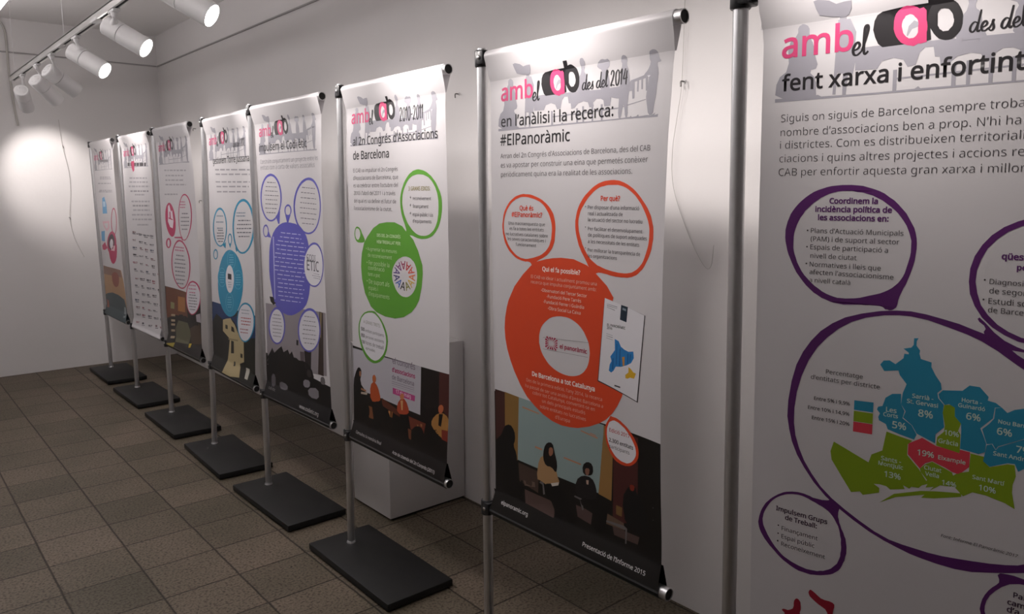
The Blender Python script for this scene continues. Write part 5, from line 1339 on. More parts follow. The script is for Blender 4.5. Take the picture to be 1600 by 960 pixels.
P 4 5c5ab4 680,980 677,962 670,944 661,926 648,909 633,894 616,881 597,870 577,862 557,857 536,856 517,858 498,863 482,871 468,882 457,896 450,912 446,930 446,948 449,968 457,987 467,1005 481,1022 497,1037 515,1050 534,1060 554,1067 575,1071 595,1071 614,1069 631,1063 646,1055 659,1044 669,1030 676,1015 680,998
P 5 d4d2d8 667,977 664,960 658,943 650,927 639,912 625,899 610,887 593,877 576,870 558,866 539,864 522,866 506,871 492,878 480,888 470,901 464,915 460,931 460,948 463,966 470,983 479,999 491,1015 505,1028 521,1040 538,1049 556,1055 574,1059 591,1059 608,1057 623,1052 637,1044 648,1034 657,1022 663,1008 666,993
P 6 77747c 158,992 178,993 178,989 157,988
P 6 77747c 183,993 204,995 203,991 182,989
P 6 77747c 208,995 231,997 231,993 208,991
P 6 77747c 236,997 246,998 246,994 235,993
P 6 77747c 142,972 151,973 151,969 141,968
P 6 77747c 156,973 173,974 172,970 156,969
P 6 77747c 177,974 200,976 200,972 177,971
P 6 77747c 205,976 224,978 223,974 205,973
P 6 77747c 228,978 251,980 250,976 228,974
P 6 77747c 255,980 258,980 257,976 255,976
P 6 77747c 140,953 154,954 153,950 140,949
P 6 77747c 158,954 176,956 175,952 158,951
P 6 77747c 181,956 198,958 198,954 180,952
P 6 77747c 203,958 213,959 212,955 203,954
P 6 77747c 217,959 230,960 229,956 217,955
P 6 77747c 234,960 247,961 247,957 234,956
P 6 77747c 252,962 255,962 255,958 252,958
P 6 77747c 132,934 144,935 144,931 132,930
P 6 77747c 149,935 170,937 170,933 149,931
P 6 77747c 175,937 187,938 186,934 175,933
P 6 77747c 191,939 210,940 209,936 191,935
P 6 77747c 214,940 225,941 225,937 214,937
P 6 77747c 230,942 239,942 239,939 230,938
P 6 77747c 244,943 259,944 259,940 243,939
P 6 77747c 140,916 153,917 153,913 140,912
P 6 77747c 158,917 182,919 181,915 157,913
P 6 77747c 186,920 209,921 208,918 186,916
P 6 77747c 213,922 227,923 226,919 213,918
P 6 77747c 231,923 248,925 247,921 231,920
P 6 77747c 138,897 158,899 158,895 138,893
P 6 77747c 163,899 175,900 175,896 162,895
P 6 77747c 180,901 203,903 203,899 180,897
P 6 77747c 208,903 227,905 227,901 208,899
P 6 77747c 232,905 245,906 245,902 232,901
P 6 77747c 142,879 156,880 156,876 142,875
P 6 77747c 161,880 176,882 176,878 161,876
P 6 77747c 181,882 193,883 192,879 180,878
P 6 77747c 197,883 209,885 208,881 197,880
P 6 77747c 213,885 224,886 223,882 213,881
P 6 77747c 228,886 238,887 237,883 228,882
P 6 77747c 519,1027 543,1029 543,1025 518,1024
P 6 77747c 548,1029 567,1030 567,1026 548,1025
P 6 77747c 572,1030 587,1031 587,1028 572,1027
P 6 77747c 592,1031 603,1032 602,1028 592,1028
P 6 77747c 608,1032 623,1033 623,1030 608,1029
P 6 77747c 510,1005 533,1007 533,1003 509,1002
P 6 77747c 539,1007 555,1008 555,1005 538,1003
P 6 77747c 561,1008 584,1010 584,1006 560,1005
P 6 77747c 589,1010 604,1011 604,1008 589,1007
P 6 77747c 609,1011 628,1013 628,1009 609,1008
P 6 77747c 498,983 516,984 515,981 497,979
P 6 77747c 521,985 541,986 540,982 521,981
P 6 77747c 546,986 568,988 568,984 546,983
P 6 77747c 573,988 587,989 587,985 573,985
P 6 77747c 592,989 612,991 611,987 592,986
P 6 77747c 617,991 636,992 636,989 617,987
P 6 77747c 502,962 526,964 526,960 501,958
P 6 77747c 532,964 554,966 553,962 531,960
P 6 77747c 559,966 584,968 583,964 559,962
P 6 77747c 589,968 605,969 605,966 589,965
P 6 77747c 610,970 622,970 622,967 610,966
P 6 77747c 493,940 517,942 517,938 492,936
P 6 77747c 523,942 541,943 541,940 522,938
P 6 77747c 546,944 558,945 558,941 546,940
P 6 77747c 564,945 578,946 577,943 563,942
P 6 77747c 583,947 604,948 603,945 583,943
P 6 77747c 609,948 624,950 624,946 609,945
P 6 77747c 629,950 634,950 633,947 629,946
P 6 77747c 500,919 515,920 514,916 500,915
P 6 77747c 520,920 542,922 541,918 520,917
P 6 77747c 547,922 564,924 563,920 547,919
P 6 77747c 569,924 595,926 595,923 569,921
P 6 77747c 600,927 623,929 623,925 600,923
P 6 77747c 511,898 532,900 532,896 510,894
P 6 77747c 538,900 560,902 560,899 538,897
P 6 77747c 566,903 589,905 589,901 565,899
P 6 77747c 595,905 609,906 609,903 594,902
"""
ART[6] = """\
T 3.4 1c191c 2 101,1796,704,0.00 al 2n Congrés d’Associacions
T 3.4 1c191c 2 101,1740,377,0.00 de Barcelona
S 3.4 1c191c 3 454,1869,615,0.12 2010-2011
T 3.4 3a363a -4 99,1688,435,0.00 El CAB va impulsar el 2n Congrés
T 3.4 3a363a -4 98,1658,437,0.00 d’Associacions de Barcelona, que
T 3.4 3a363a -4 99,1628,436,0.00 es va celebrar entre l’octubre del
T 3.4 3a363a -4 101,1597,416,0.00 2010 i l’abril del 2011 i a través
T 3.4 3a363a -4 100,1566,422,0.00 del qual es va definir el futur de
T 3.4 3a363a -4 98,1536,393,0.00 l’associacionisme de la ciutat.
P 2 5c9c34 595,1688 607,1686 620,1682 632,1678 643,1672 655,1666 665,1658 675,1650 684,1642 692,1632 699,1622 706,1612 711,1602 715,1592 717,1581 718,1569 718,1557 717,1545 714,1532 711,1520 706,1508 701,1496 694,1485 686,1476 678,1467 668,1459 658,1452 646,1447 633,1443 620,1440 607,1439 595,1438 584,1438 574,1439 564,1440 554,1442 544,1444 534,1447 525,1448 518,1449 513,1448 509,1447 505,1446 501,1447 497,1449 492,1451 489,1454 487,1458 487,1461 488,1465 487,1471 483,1479 478,1489 470,1501 463,1514 457,1527 453,1540 450,1554 449,1566 448,1578 449,1589 452,1599 455,1609 460,1620 467,1631 474,1642 483,1652 493,1661 503,1669 514,1676 526,1681 537,1686 548,1688 559,1690 571,1691 582,1690|605,1671 616,1668 627,1665 638,1661 648,1655 657,1649 666,1641 673,1633 680,1625 685,1615 690,1606 693,1596 695,1587 697,1577 697,1567 697,1556 696,1544 695,1532 692,1520 689,1508 684,1498 678,1488 671,1479 664,1472 655,1466 645,1460 636,1456 626,1453 616,1451 606,1450 596,1450 586,1450 576,1451 566,1453 556,1456 546,1460 536,1465 526,1471 517,1478 508,1485 500,1492 493,1500 487,1508 481,1517 475,1526 471,1536 467,1546 465,1555 463,1563 462,1571 463,1579 464,1588 465,1596 468,1605 472,1614 477,1623 484,1632 491,1641 499,1648 507,1655 516,1660 525,1664 535,1668 546,1670 557,1672 569,1673 581,1673 593,1672
T 3.4 8a8040 2 505,1615,650,0.00 3 GRANS EIXOS:
T 3.4 3a363a 0 513,1582,525,0.00 +
T 3.4 3a363a 0 533,1580,653,0.00 reconeixement
T 3.4 3a363a 0 512,1553,525,0.00 +
T 3.4 3a363a 0 533,1551,636,0.00 finançament
T 3.4 3a363a 0 512,1524,524,0.00 +
T 3.4 3a363a 0 532,1521,664,0.00 espai públic i ús
T 3.4 3a363a 0 532,1497,654,0.00 d’equipaments
P 3 5c9c34 356,1493 409,1494 461,1481 490,1460 510,1449 535,1433 566,1394 586,1355 593,1341 595,1310 588,1260 571,1209 550,1182 521,1157 469,1132 408,1119 336,1118 270,1127 223,1146 176,1196 153,1254 148,1304 152,1336 158,1361 179,1404 205,1429 254,1466 301,1486|496,1366 508,1364 518,1361 527,1356 536,1351 543,1344 548,1337 553,1329 556,1320 558,1312 559,1302 559,1293 557,1283 555,1272 552,1262 547,1253 541,1244 533,1235 525,1228 516,1222 506,1217 496,1213 485,1211 474,1211 464,1211 453,1213 443,1216 433,1221 424,1227 415,1235 408,1244 402,1252 396,1261 392,1270 390,1279 389,1289 390,1298 392,1308 396,1317 402,1326 409,1334 418,1343 428,1350 438,1356 450,1360 461,1364 473,1366 485,1367
P 2 5c9c34 132,1467 138,1466 144,1463 149,1460 154,1455 159,1449 164,1442 171,1435 177,1428 185,1419 186,1413 182,1408 171,1405 155,1403 141,1403 129,1403 120,1405 114,1407 109,1410 104,1415 100,1420 98,1427 96,1434 96,1440 98,1446 101,1453 104,1458 108,1462 112,1465 116,1467 121,1468 126,1468|130,1460 135,1459 139,1456 142,1453 145,1448 148,1443 148,1437 146,1431 143,1426 138,1420 133,1416 128,1414 123,1414 118,1415 113,1418 110,1421 107,1425 104,1430 103,1435 103,1440 104,1445 106,1450 108,1454 111,1457 114,1459 117,1461 121,1461 125,1461
T 4.4 c4dcae 3 281,1434,449,0.00 DES DEL 2n CONGRÉS
T 4.4 c4dcae 3 280,1408,450,0.00 HEM TREBALLAT PER:
T 4.4 c4dcae -4 193,1375,425,0.00 • Augmentar les mesures
T 4.4 c4dcae -4 207,1349,389,0.00 de reconeixement
T 4.4 c4dcae -4 196,1317,373,0.00 • Fer possible la
T 4.4 c4dcae -4 207,1297,336,0.00 coordinació
T 4.4 c4dcae -4 206,1272,302,0.00 tant a poc
T 4.4 c4dcae -4 193,1240,371,0.00 • De suport als
T 4.4 c4dcae -4 206,1215,285,0.00 espais i
T 4.4 c4dcae -4 205,1190,370,0.00 d’equipaments
A 4 1a1a1e 473,1292,-100.0,72
A 4 8a8a24 473,1292,-67.3,72
A 4 d8b030 473,1292,-34.5,72
A 4 e0762a 473,1292,-1.8,72
A 4 d84a2c 473,1292,30.9,72
A 4 c22a2c 473,1292,63.6,72
A 4 9a2450 473,1292,96.4,72
A 4 7a2a78 473,1292,129.1,72
A 4 4a2a80 473,1292,161.8,72
A 4 2a2c6c 473,1292,194.5,72
A 4 2c5cb4 473,1292,227.3,72
P 2.6 5c9c34 215,1126 230,1128 242,1129 251,1129 258,1128 263,1126 269,1123 276,1119 284,1115 293,1110 303,1104 312,1096 321,1088 330,1078 337,1068 343,1059 348,1049 352,1040 353,1030 354,1019 352,1007 349,994 345,982 339,971 332,960 324,950 314,941 303,933 290,925 275,919 261,914 246,911 231,909 217,910 202,912 189,915 176,920 164,927 153,935 143,944 134,954 127,964 121,975 116,987 112,999 109,1011 108,1023 108,1035 109,1046 111,1057 116,1067 122,1077 129,1086 138,1095 148,1102 158,1109 168,1114 178,1117 189,1121 201,1124
P 3 dcdadf 218,1119 231,1121 244,1120 257,1118 269,1113 280,1108 291,1101 301,1093 310,1085 317,1075 324,1066 330,1057 335,1047 338,1038 340,1028 341,1018 340,1007 337,996 333,985 327,975 320,965 311,956 301,948 291,941 281,934 270,929 259,925 247,922 235,922 223,923 211,925 199,929 187,934 174,940 163,948 153,956 145,966 138,976 132,986 127,997 123,1007 120,1017 119,1027 119,1037 120,1047 122,1057 126,1066 131,1075 137,1084 145,1092 154,1098 163,1104 172,1109 182,1112 193,1115 205,1118
T 3.4 7a7866 0 156,1068,299,0.00 A GRANS TRETS:
T 3.4 3a363a 6 131,1034,164,0.00 500
T 3.4 3a363a 0 169,1033,326,0.00 entitats participants
T 3.4 3a363a 6 130,1007,163,0.00 950
T 3.4 3a363a 0 168,1007,325,0.00 persones assistents
T 3.4 3a363a 6 132,980,162,0.00 150
T 3.4 3a363a 0 167,980,322,0.00 hores de treball
T 3.4 3a363a 0 168,958,250,0.00 aprovades
P 1 120c0b 36,955 764,955 764,552 36,552
P 2 b4b1b8 -11,948 60,945 581,955 575,765 294,772 130,770 62,767 -21,764
P 2 4a2420 693,954 764,955 763,789 691,820
P 2 1c1513 581,955 693,955 691,820 610,793 579,816
T 3.4 857a86 4 385,936,544,0.00 el congrés
T 3.4 a83468 5 382,902,543,0.00 d’associacions
T 3.4 857a86 4 381,871,537,0.00 de Barcelona
P 4 8c7f8e 380,862 537,864 537,862 380,860
P 4 8c7f8e 380,854 537,856 537,854 380,852
P 4 8c7f8e 380,845 537,848 537,847 380,844
P 4 b84a84 386,836 542,834 539,811 385,811
T 4.4 e8c8da 2 408,818,515,0.00 17 de maig
P 4 0f0d0d 56,813 74,844 89,862 101,868 113,867 123,859 123,842 112,816 120,795 146,781 157,761 153,734 127,715 78,705 51,724 49,773
P 5 9c6a4c 109,854 118,853 122,847 120,835 115,829 107,829 103,835 104,848
P 5 b8a898 116,763 175,771 168,760 116,754
P 5 9c6a4c 117,781 163,780 162,772 116,772
P 4 b04c22 209,816 226,827 242,828 258,821 272,804 284,779 284,762 270,754 247,747 215,742 199,757 199,793
P 5 b86436 226,855 237,861 245,860 251,854 252,845 249,834 241,828 228,827 222,833 221,846
P 5 0f0d0d 247,749 279,756 300,749 313,726 315,705 307,685 288,673 257,669 239,687 234,725
P 4 a84428 424,784 440,799 455,806 470,806 485,795 498,773 498,757 486,748 464,742 432,737 415,746 416,766
P 5 c47850 442,819 452,826 461,827 467,821 468,813 462,805 454,800 444,800 439,804 437,811
P 5 c89a6a 441,794 459,798 456,758 447,756
P 4 a4743c 658,772 677,789 698,799 721,802 740,797 755,782 760,758 757,725 743,708 718,707 691,714 663,728 648,742 648,756
P 5 0f0d0d 693,794 717,799 707,749 691,751
P 5 b86440 693,826 704,832 712,832 719,826 719,817 714,806 706,800 696,798 690,804 688,817
P 5 7a2c20 712,739 755,744 751,701 714,703
P 3 5c2a1c 297,775 435,749 434,725 299,742
P 3 6a3020 496,743 611,739 600,697 510,693
P 3 c08048 348,733 363,732 360,708 345,708
P 3 8a5428 370,734 382,734 376,709 364,708
P 3 7a4a2c 166,714 212,717 222,666 184,664
P 3 9a6a40 556,731 565,730 561,715 554,714
P 3 9a6a40 577,731 588,730 586,711 575,712
P 3 70402a 490,691 514,691 511,650 495,652
P 4 0a0808 189,692 186,677 177,663 165,652 151,646 137,646 125,651 117,662 115,675 118,691 127,705 139,715 154,721 168,721 179,716 187,706
P 4 0a0808 358,704 356,693 349,682 339,673 327,668 316,668 306,672 300,680 298,690 300,702 307,713 318,722 329,727 341,727 350,723 356,715
P 4 0a0808 445,693 442,680 434,668 423,658 410,653 396,652 385,656 378,665 375,676 378,689 386,702 398,711 411,717 424,717 435,713 443,704
P 4 0a0808 496,711 493,698 487,685 478,675 467,670 456,670 447,675 441,685 439,698 442,712 448,725 458,734 469,739 479,739 488,734 494,724
P 4 0a0808 598,693 594,679 585,666 571,655 555,648 538,647 524,651 515,659 512,672 515,686 525,699 539,710 556,716 572,718 586,714 595,705
P 4 0a0808 695,706 692,691 685,678 673,667 660,661 646,660 634,665 626,674 624,688 627,702 635,716 647,727 660,733 674,733 685,728 693,719
P 4 0a0808 289,675 286,661 278,647 266,636 253,630 239,630 228,635 220,645 218,659 222,673 230,687 241,698 255,704 268,704 279,699 287,689
T 6 c8c4c4 0 88,576,300,0.00 Consulteu la memòria final
T 6 d8d4d4 1 393,566,691,0.00 Acte de cloenda del 2n Congrés (2011)
"""
ART[7] = """\
T 3.4 1c191c 2 92,1806,552,0.00 en l’anàlisi i la recerca:
T 3.4 1c191c 2 89,1750,386,0.00 #ElPanoràmic
S 3.4 1c191c 4 433,1883,598,0.18 des del 2014
T 3.4 3a363a -4 91,1711,684,0.00 Arran del 2n Congrés d’Associacions de Barcelona, des del CAB
T 3.4 3a363a -4 91,1683,676,0.00 es va apostar per construir una eina que permetés conèixer
T 3.4 3a363a -4 91,1655,622,0.00 periòdicament quina era la realitat de les associacions.
P 2 dd4a26 214,1602 225,1601 235,1599 245,1596 255,1593 266,1589 275,1585 285,1579 293,1574 302,1567 309,1560 315,1553 320,1546 323,1538 326,1529 328,1520 329,1509 329,1498 328,1487 327,1477 326,1468 324,1461 320,1453 316,1445 310,1438 303,1431 295,1424 286,1419 277,1414 267,1410 259,1406 253,1403 249,1400 248,1397 247,1395 244,1392 242,1391 238,1390 235,1389 233,1390 230,1392 228,1395 224,1398 219,1399 212,1400 204,1399 195,1400 186,1401 177,1403 168,1405 158,1409 149,1414 140,1420 130,1427 122,1435 115,1444 109,1453 105,1463 102,1473 99,1482 98,1491 97,1499 97,1508 99,1518 101,1528 103,1538 107,1548 113,1557 119,1565 126,1573 133,1580 141,1585 149,1590 156,1594 164,1597 172,1599 180,1601 187,1602 195,1603 205,1602|214,1593 225,1591 235,1589 244,1587 253,1584 262,1581 270,1577 278,1572 285,1566 291,1559 297,1552 302,1545 306,1537 309,1530 312,1522 314,1514 315,1505 315,1497 314,1488 313,1480 312,1472 309,1464 306,1456 302,1449 297,1443 290,1436 283,1431 275,1426 265,1421 255,1418 245,1415 234,1412 224,1410 213,1408 203,1407 193,1408 183,1409 174,1412 165,1415 156,1420 147,1426 139,1432 131,1440 124,1448 119,1456 114,1465 110,1474 107,1483 105,1491 104,1500 104,1508 105,1517 107,1526 110,1535 114,1544 119,1553 125,1560 132,1568 139,1574 146,1579 154,1583 161,1587 168,1589 174,1591 181,1593 188,1594 196,1594 205,1594
P 2 dd4a26 555,1640 564,1639 574,1638 584,1635 594,1632 604,1628 614,1623 625,1617 635,1610 645,1602 654,1594 663,1585 672,1576 680,1567 686,1558 692,1549 696,1539 699,1530 702,1521 703,1511 703,1501 703,1491 701,1482 699,1472 697,1463 693,1454 689,1446 684,1437 678,1428 671,1418 664,1410 656,1404 649,1398 641,1393 633,1390 625,1387 616,1385 607,1383 597,1383 586,1382 575,1382 563,1382 552,1383 541,1384 531,1386 521,1387 512,1388 505,1388 498,1388 493,1386 489,1385 484,1385 480,1385 476,1386 473,1388 470,1390 468,1392 466,1395 464,1398 461,1402 458,1406 455,1411 451,1417 446,1424 440,1432 433,1441 428,1450 422,1460 418,1471 414,1482 411,1492 409,1502 408,1511 408,1520 408,1528 410,1537 412,1546 415,1556 419,1565 424,1574 430,1582 437,1591 445,1599 454,1606 463,1613 473,1620 484,1626 495,1631 508,1635 521,1638 533,1639 545,1640|560,1627 569,1627 578,1625 588,1623 597,1620 606,1616 615,1611 623,1606 632,1600 640,1593 647,1586 655,1578 662,1569 668,1560 674,1551 679,1542 683,1534 686,1525 688,1516 688,1507 688,1496 687,1485 685,1474 681,1463 677,1453 672,1442 667,1432 661,1424 654,1417 648,1412 641,1407 633,1403 625,1399 616,1397 606,1395 595,1394 584,1394 572,1394 561,1395 549,1396 536,1398 524,1400 513,1403 503,1406 494,1408 487,1412 480,1416 473,1420 466,1425 459,1432 453,1438 447,1446 442,1454 436,1463 432,1473 428,1482 425,1491 422,1500 421,1509 420,1518 420,1527 421,1535 424,1544 427,1553 432,1562 439,1571 446,1580 453,1588 461,1596 470,1603 478,1609 486,1614 494,1618 501,1621 509,1623 517,1624 525,1626 533,1627 542,1627 551,1627
T 3.4 d8452a 5 177,1554,238,0.00 Què és
T 3.4 d8452a 5 141,1534,275,0.00 #ElPanoràmic?
T 3.4 3a363a 0 125,1509,287,0.00 Una macroenquesta que
T 3.4 3a363a 0 131,1493,282,0.00 es fa a totes les entitats
T 3.4 3a363a 0 113,1476,299,0.00 no lucratives catalanes sobre
T 3.4 3a363a 0 121,1461,291,0.00 les seves característiques i
T 3.4 3a363a 0 159,1445,250,0.00 funcionament
T 3.4 d8452a 5 504,1585,577,0.00 Per què?
T 3.4 3a363a 0 445,1564,450,0.00 •
T 3.4 3a363a 0 455,1562,649,0.00 Per disposar d’una informació
T 3.4 3a363a 0 456,1545,588,0.00 real i actualitzada de
T 3.4 3a363a 0 456,1528,662,0.00 la situació del sector no lucratiu
T 3.4 3a363a 0 445,1507,450,0.00 •
T 3.4 3a363a 0 456,1503,662,0.00 Per facilitar el desenvolupament
T 3.4 3a363a 0 457,1486,680,0.00 de polítiques de suport adequades
T 3.4 3a363a 0 457,1468,652,0.00 a les necessitats de les entitats
T 3.4 3a363a 0 446,1449,451,0.00 •
T 3.4 3a363a 0 456,1444,656,0.00 Per millorar la transparència de
T 3.4 3a363a 0 457,1428,568,0.00 les organitzacions
P 3 dd4a26 251,1402 292,1412 321,1417 354,1420 403,1419 455,1405 486,1387 531,1354 556,1324 553,1316 571,1298 585,1276 598,1256 608,1231 613,1205 615,1179 615,1148 611,1121 604,1089 593,1055 576,1024 556,997 532,974 508,958 471,940 426,925 393,920 359,918 321,923 282,935 246,953 209,976 178,1008 149,1047 130,1080 115,1114 106,1147 103,1180 106,1214 115,1249 124,1272 153,1319 191,1358 227,1388|373,1248 383,1247 393,1245 402,1242 412,1238 422,1233 431,1227 439,1220 446,1213 452,1204 457,1196 462,1188 465,1180 467,1172 468,1164 469,1155 468,1146 467,1137 465,1128 462,1119 458,1111 452,1103 446,1096 438,1090 430,1085 420,1081 410,1078 399,1076 388,1075 376,1075 365,1076 353,1078 341,1081 329,1085 318,1090 307,1096 298,1103 289,1112 281,1120 275,1129 270,1138 267,1148 264,1157 264,1167 264,1177 266,1187 269,1197 273,1205 279,1213 286,1220 293,1226 300,1231 307,1236 314,1239 321,1242 329,1244 337,1246 345,1247 354,1248 363,1248
T 4.4 fbeee6 4 276,1376,429,0.00 Qui el fa possible?
T 4.4 f0c8b8 -4 227,1351,494,0.00 El CAB va idear i actualment promou una
T 4.4 f0c8b8 -4 227,1335,492,0.00 recerca que impulsa conjuntament amb:
T 4.4 f6ddd0 0 271,1314,456,0.00 -Observatori del Tercer Sector
T 4.4 f6ddd0 0 295,1297,434,0.00 -Fundació Pere Tarrés
T 4.4 f6ddd0 0 281,1280,446,0.00 -Fundació Ferrer i Guàrdia
T 4.4 f6ddd0 0 300,1262,433,0.00 -Obra Social La Caixa
T 4.4 fbeee6 5 232,1048,491,0.00 De Barcelona a tot Catalunya
T 4.4 f0c8b8 -5 206,1025,519,0.00 Des de la primera edició, l’any 2014, la recerca
T 4.4 f0c8b8 -5 201,1006,523,0.00 ha passat de ser una anàlisi d’àmbit Barcelona a
T 4.4 f0c8b8 -5 235,990,492,0.00 cobrir tot Catalunya, convertint-se en
T 4.4 f0c8b8 -5 277,972,455,0.00 un dels principals estudis
T 4.4 f0c8b8 -5 268,953,458,0.00 sobre entitats no lucratives
T 4.4 f0c8b8 -5 334,934,396,0.00 d’Europa
P 4 b01848 326,1160 340,1156 341,1161
P 4 b01848 324,1158 339,1149 343,1153
P 4 b01848 322,1156 333,1141 338,1145
P 4 b01848 318,1155 319,1142 326,1144
P 4 b01848 315,1155 309,1143 316,1143
P 4 b01848 311,1155 297,1143 303,1142
P 4 b01848 308,1157 289,1150 293,1146
P 4 b01848 307,1160 290,1159 292,1154
P 4 b01848 307,1162 292,1166 291,1161
P 4 b01848 308,1165 293,1174 289,1169
P 4 b01848 310,1167 299,1182 294,1178
P 4 b01848 314,1168 313,1181 306,1179
P 4 b01848 318,1168 323,1180 317,1180
P 4 b01848 321,1167 335,1179 329,1181
P 4 b01848 324,1165 343,1173 339,1176
P 4 b01848 325,1163 342,1164 340,1168
T 3.4 b01848 4 350,1152,458,0.00 el panoràmic
P 4 8a8488 281,1175 467,1186 467,1185 281,1174
P 4 8a8488 281,1140 461,1143 461,1142 281,1139
P 4 3a3436 523,1319 679,1291 654,1051 500,1080
P 5 e4e2e6 524,1320 676,1291 650,1054 503,1083
P 6 20303f 586,1308 612,1305 607,1263 582,1267
P 7 8a98a4 592,1301 605,1299 605,1293 591,1295
T 6 1c191c 4 533,1243,603,0.00 EL PANORÀMIC
T 6 1c191c 4 533,1235,553,0.00 2016
P 6 8f8c92 532,1305 571,1301 571,1299 532,1304
P 6 8f8c92 532,1301 571,1296 571,1295 532,1299
P 6 8f8c92 532,1296 562,1291 562,1289 532,1295
P 6 8f8c92 531,1222 555,1219 555,1218 531,1221
P 6 8f8c92 531,1216 555,1214 555,1212 531,1215
P 6 8f8c92 531,1210 555,1207 555,1206 531,1209
P 6 2b7fc2 563,1211 578,1207 587,1193 601,1187 616,1184 635,1188 637,1170 627,1155 611,1146 588,1137 568,1134 560,1121 551,1114 542,1118 545,1136 552,1147 547,1159 556,1170 564,1180
P 7 1c5f9c 570,1199 573,1198 572,1141 569,1140
P 7 1c5f9c 582,1187 586,1187 585,1139 580,1138
P 7 1c5f9c 613,1179 617,1178 615,1151 611,1150
P 7 1c5f9c 556,1156 560,1156 558,1125 554,1124
P 7 1c5f9c 622,1178 626,1178 624,1159 621,1158
P 7 c78a3a 592,1165 602,1168 601,1142 595,1141
P 6 dcae2c 617,1142 625,1139 636,1131 646,1130 639,1114 623,1114 614,1109 606,1109 605,1118 617,1127
P 6 3a3a3e 564,1082 586,1081 586,1077 564,1078
P 1 14110f 36,961 764,961 764,552 36,552
P 2 4a2a26 48,968 99,968 97,838 76,817 48,794
P 2 8c6a38 99,969 170,966 161,753 96,751
P 2 93a6a4 170,966 527,957 510,750 161,756
P 2 9a7442 525,956 562,956 559,742 510,748
P 2 4c2422 562,956 656,953 656,709 566,678
P 3 c08a6a 187,940 265,935 265,931 187,935
P 3 c08a6a 438,922 503,915 503,911 438,918
P 3 c08a6a 371,823 441,820 441,815 371,818
P 3 c08a6a 246,825 278,824 278,818 246,819
P 3 c08a6a 474,923 497,920 497,917 474,920
P 3 0f0d0d 81,826 90,844 101,856 116,863 129,863 141,854 148,843 150,828 148,815 142,804 143,793 151,782 156,767 157,748 164,731 176,715 184,690 186,657 174,634 146,621 113,622 75,638 54,662 51,693 50,730 52,774 59,801 71,812
P 3 4a3a32 164,748 261,745 258,673 168,686
P 3 5c4844 193,666 336,666 328,614 196,620
P 3 6e5a50 188,697 242,704 244,688 193,678
P 3 5a4644 422,687 489,686 483,645 429,652
P 3 6a5444 546,700 607,692 610,671 542,668
P 3 564440 566,669 665,671 659,647 573,645
P 3 7a5c34 577,736 600,735 599,708 578,709
P 4 b08a60 271,794 283,802 301,798 327,784 340,771 343,760 347,750 353,740 346,728 325,715 304,710 283,715 267,718 256,718 254,736 261,773
P 6 14100f 290,835 298,846 307,852 318,854 326,849 330,837 335,821 342,801 344,784 341,768 335,765 325,773 314,776 302,774 292,778 285,789 283,803 285,820
P 7 a06c52 314,838 322,839 326,835 327,826 325,819 320,813 315,810 310,812 308,819 309,832
P 5 0f0d0d 297,716 329,726 354,726 374,714 394,685 416,639 420,614 406,612 390,623 374,648 365,646 362,619 353,603 339,598 332,611 330,643 318,663 295,673 283,686 282,702
P 6 d8cfc4 316,723 352,737 349,726 322,715
P 5 6f6a6a 268,716 283,715 289,679 281,675 278,707 265,709
P 5 6f6a6a 417,715 445,714 454,682 448,678 438,708 415,710
P 6 14100f 451,821 461,830 471,833 481,831 487,823 488,809 485,800 479,795 470,792 457,790 449,796 447,809
P 7 8c6250 461,812 471,814 475,810 473,799 469,792 463,791 459,795 457,806
P 5 1e1b1c 428,770 442,782 457,788 475,789 488,784 497,772 502,758 504,740 496,728 477,721 456,718 432,718 420,730 421,753
P 6 b89a88 462,776 472,778 471,764 464,764
P 6 0f0d0d 455,717 494,722 521,718 539,705 544,684 537,654 524,635 505,629 497,639 500,666 488,682 461,687 445,696 439,708
P 4 121112 604,774 617,797 629,810 641,812 649,808 651,798 657,789 667,783 679,764 692,733 695,707 685,685 665,677 632,682 611,704 602,743
P 5 8a3020 631,813 641,814 645,810 643,801 639,796 631,796 627,800 626,808
P 5 6f6a6a 540,679 608,685 620,680 619,635 614,634 614,674 540,674
T 6 e6e4e4 2 85,584,218,0.00 elpanoramic.org
T 6 e6e4e4 2 460,575,698,0.00 Presentació de l’Informe 2015
P 6 dd4a26 548,986 549,988 550,989 552,990 554,990 556,989 559,989 563,989 566,989 570,989 576,988 582,986 589,984 597,980 606,976 615,971 624,964 633,957 641,950 647,942 652,935 656,928 658,921 659,914 659,907 658,899 655,892 651,885 646,879 639,873 632,868 624,864 616,862 608,860 600,860 592,860 583,862 575,864 567,868 560,874 553,881 547,889 542,898 538,906 535,915 533,923 531,932 531,939 531,947 532,953 533,960 536,966 539,971 542,976 545,980 547,984
P 7 e8e6ea 587,975 596,971 605,967 613,961 621,955 628,948 634,941 639,935 643,929 646,924 648,918 649,912 649,906 648,900 645,894 642,889 637,883 632,878 626,874 620,871 614,869 606,869 599,869 592,870 585,872 577,875 570,879 564,884 558,890 553,896 548,904 544,911 541,918 539,926 538,934 538,941 538,949 540,956 543,963 545,968 548,972 551,974 555,976 558,978 562,979 566,980 572,979 579,978
T 8 c03040 2 546,944,625,0.00 Edició 2017
T 8 3a363a 4 546,915,639,0.00 2.300 entitats
T 8 3a363a 0 546,897,625,0.00 participants
"""
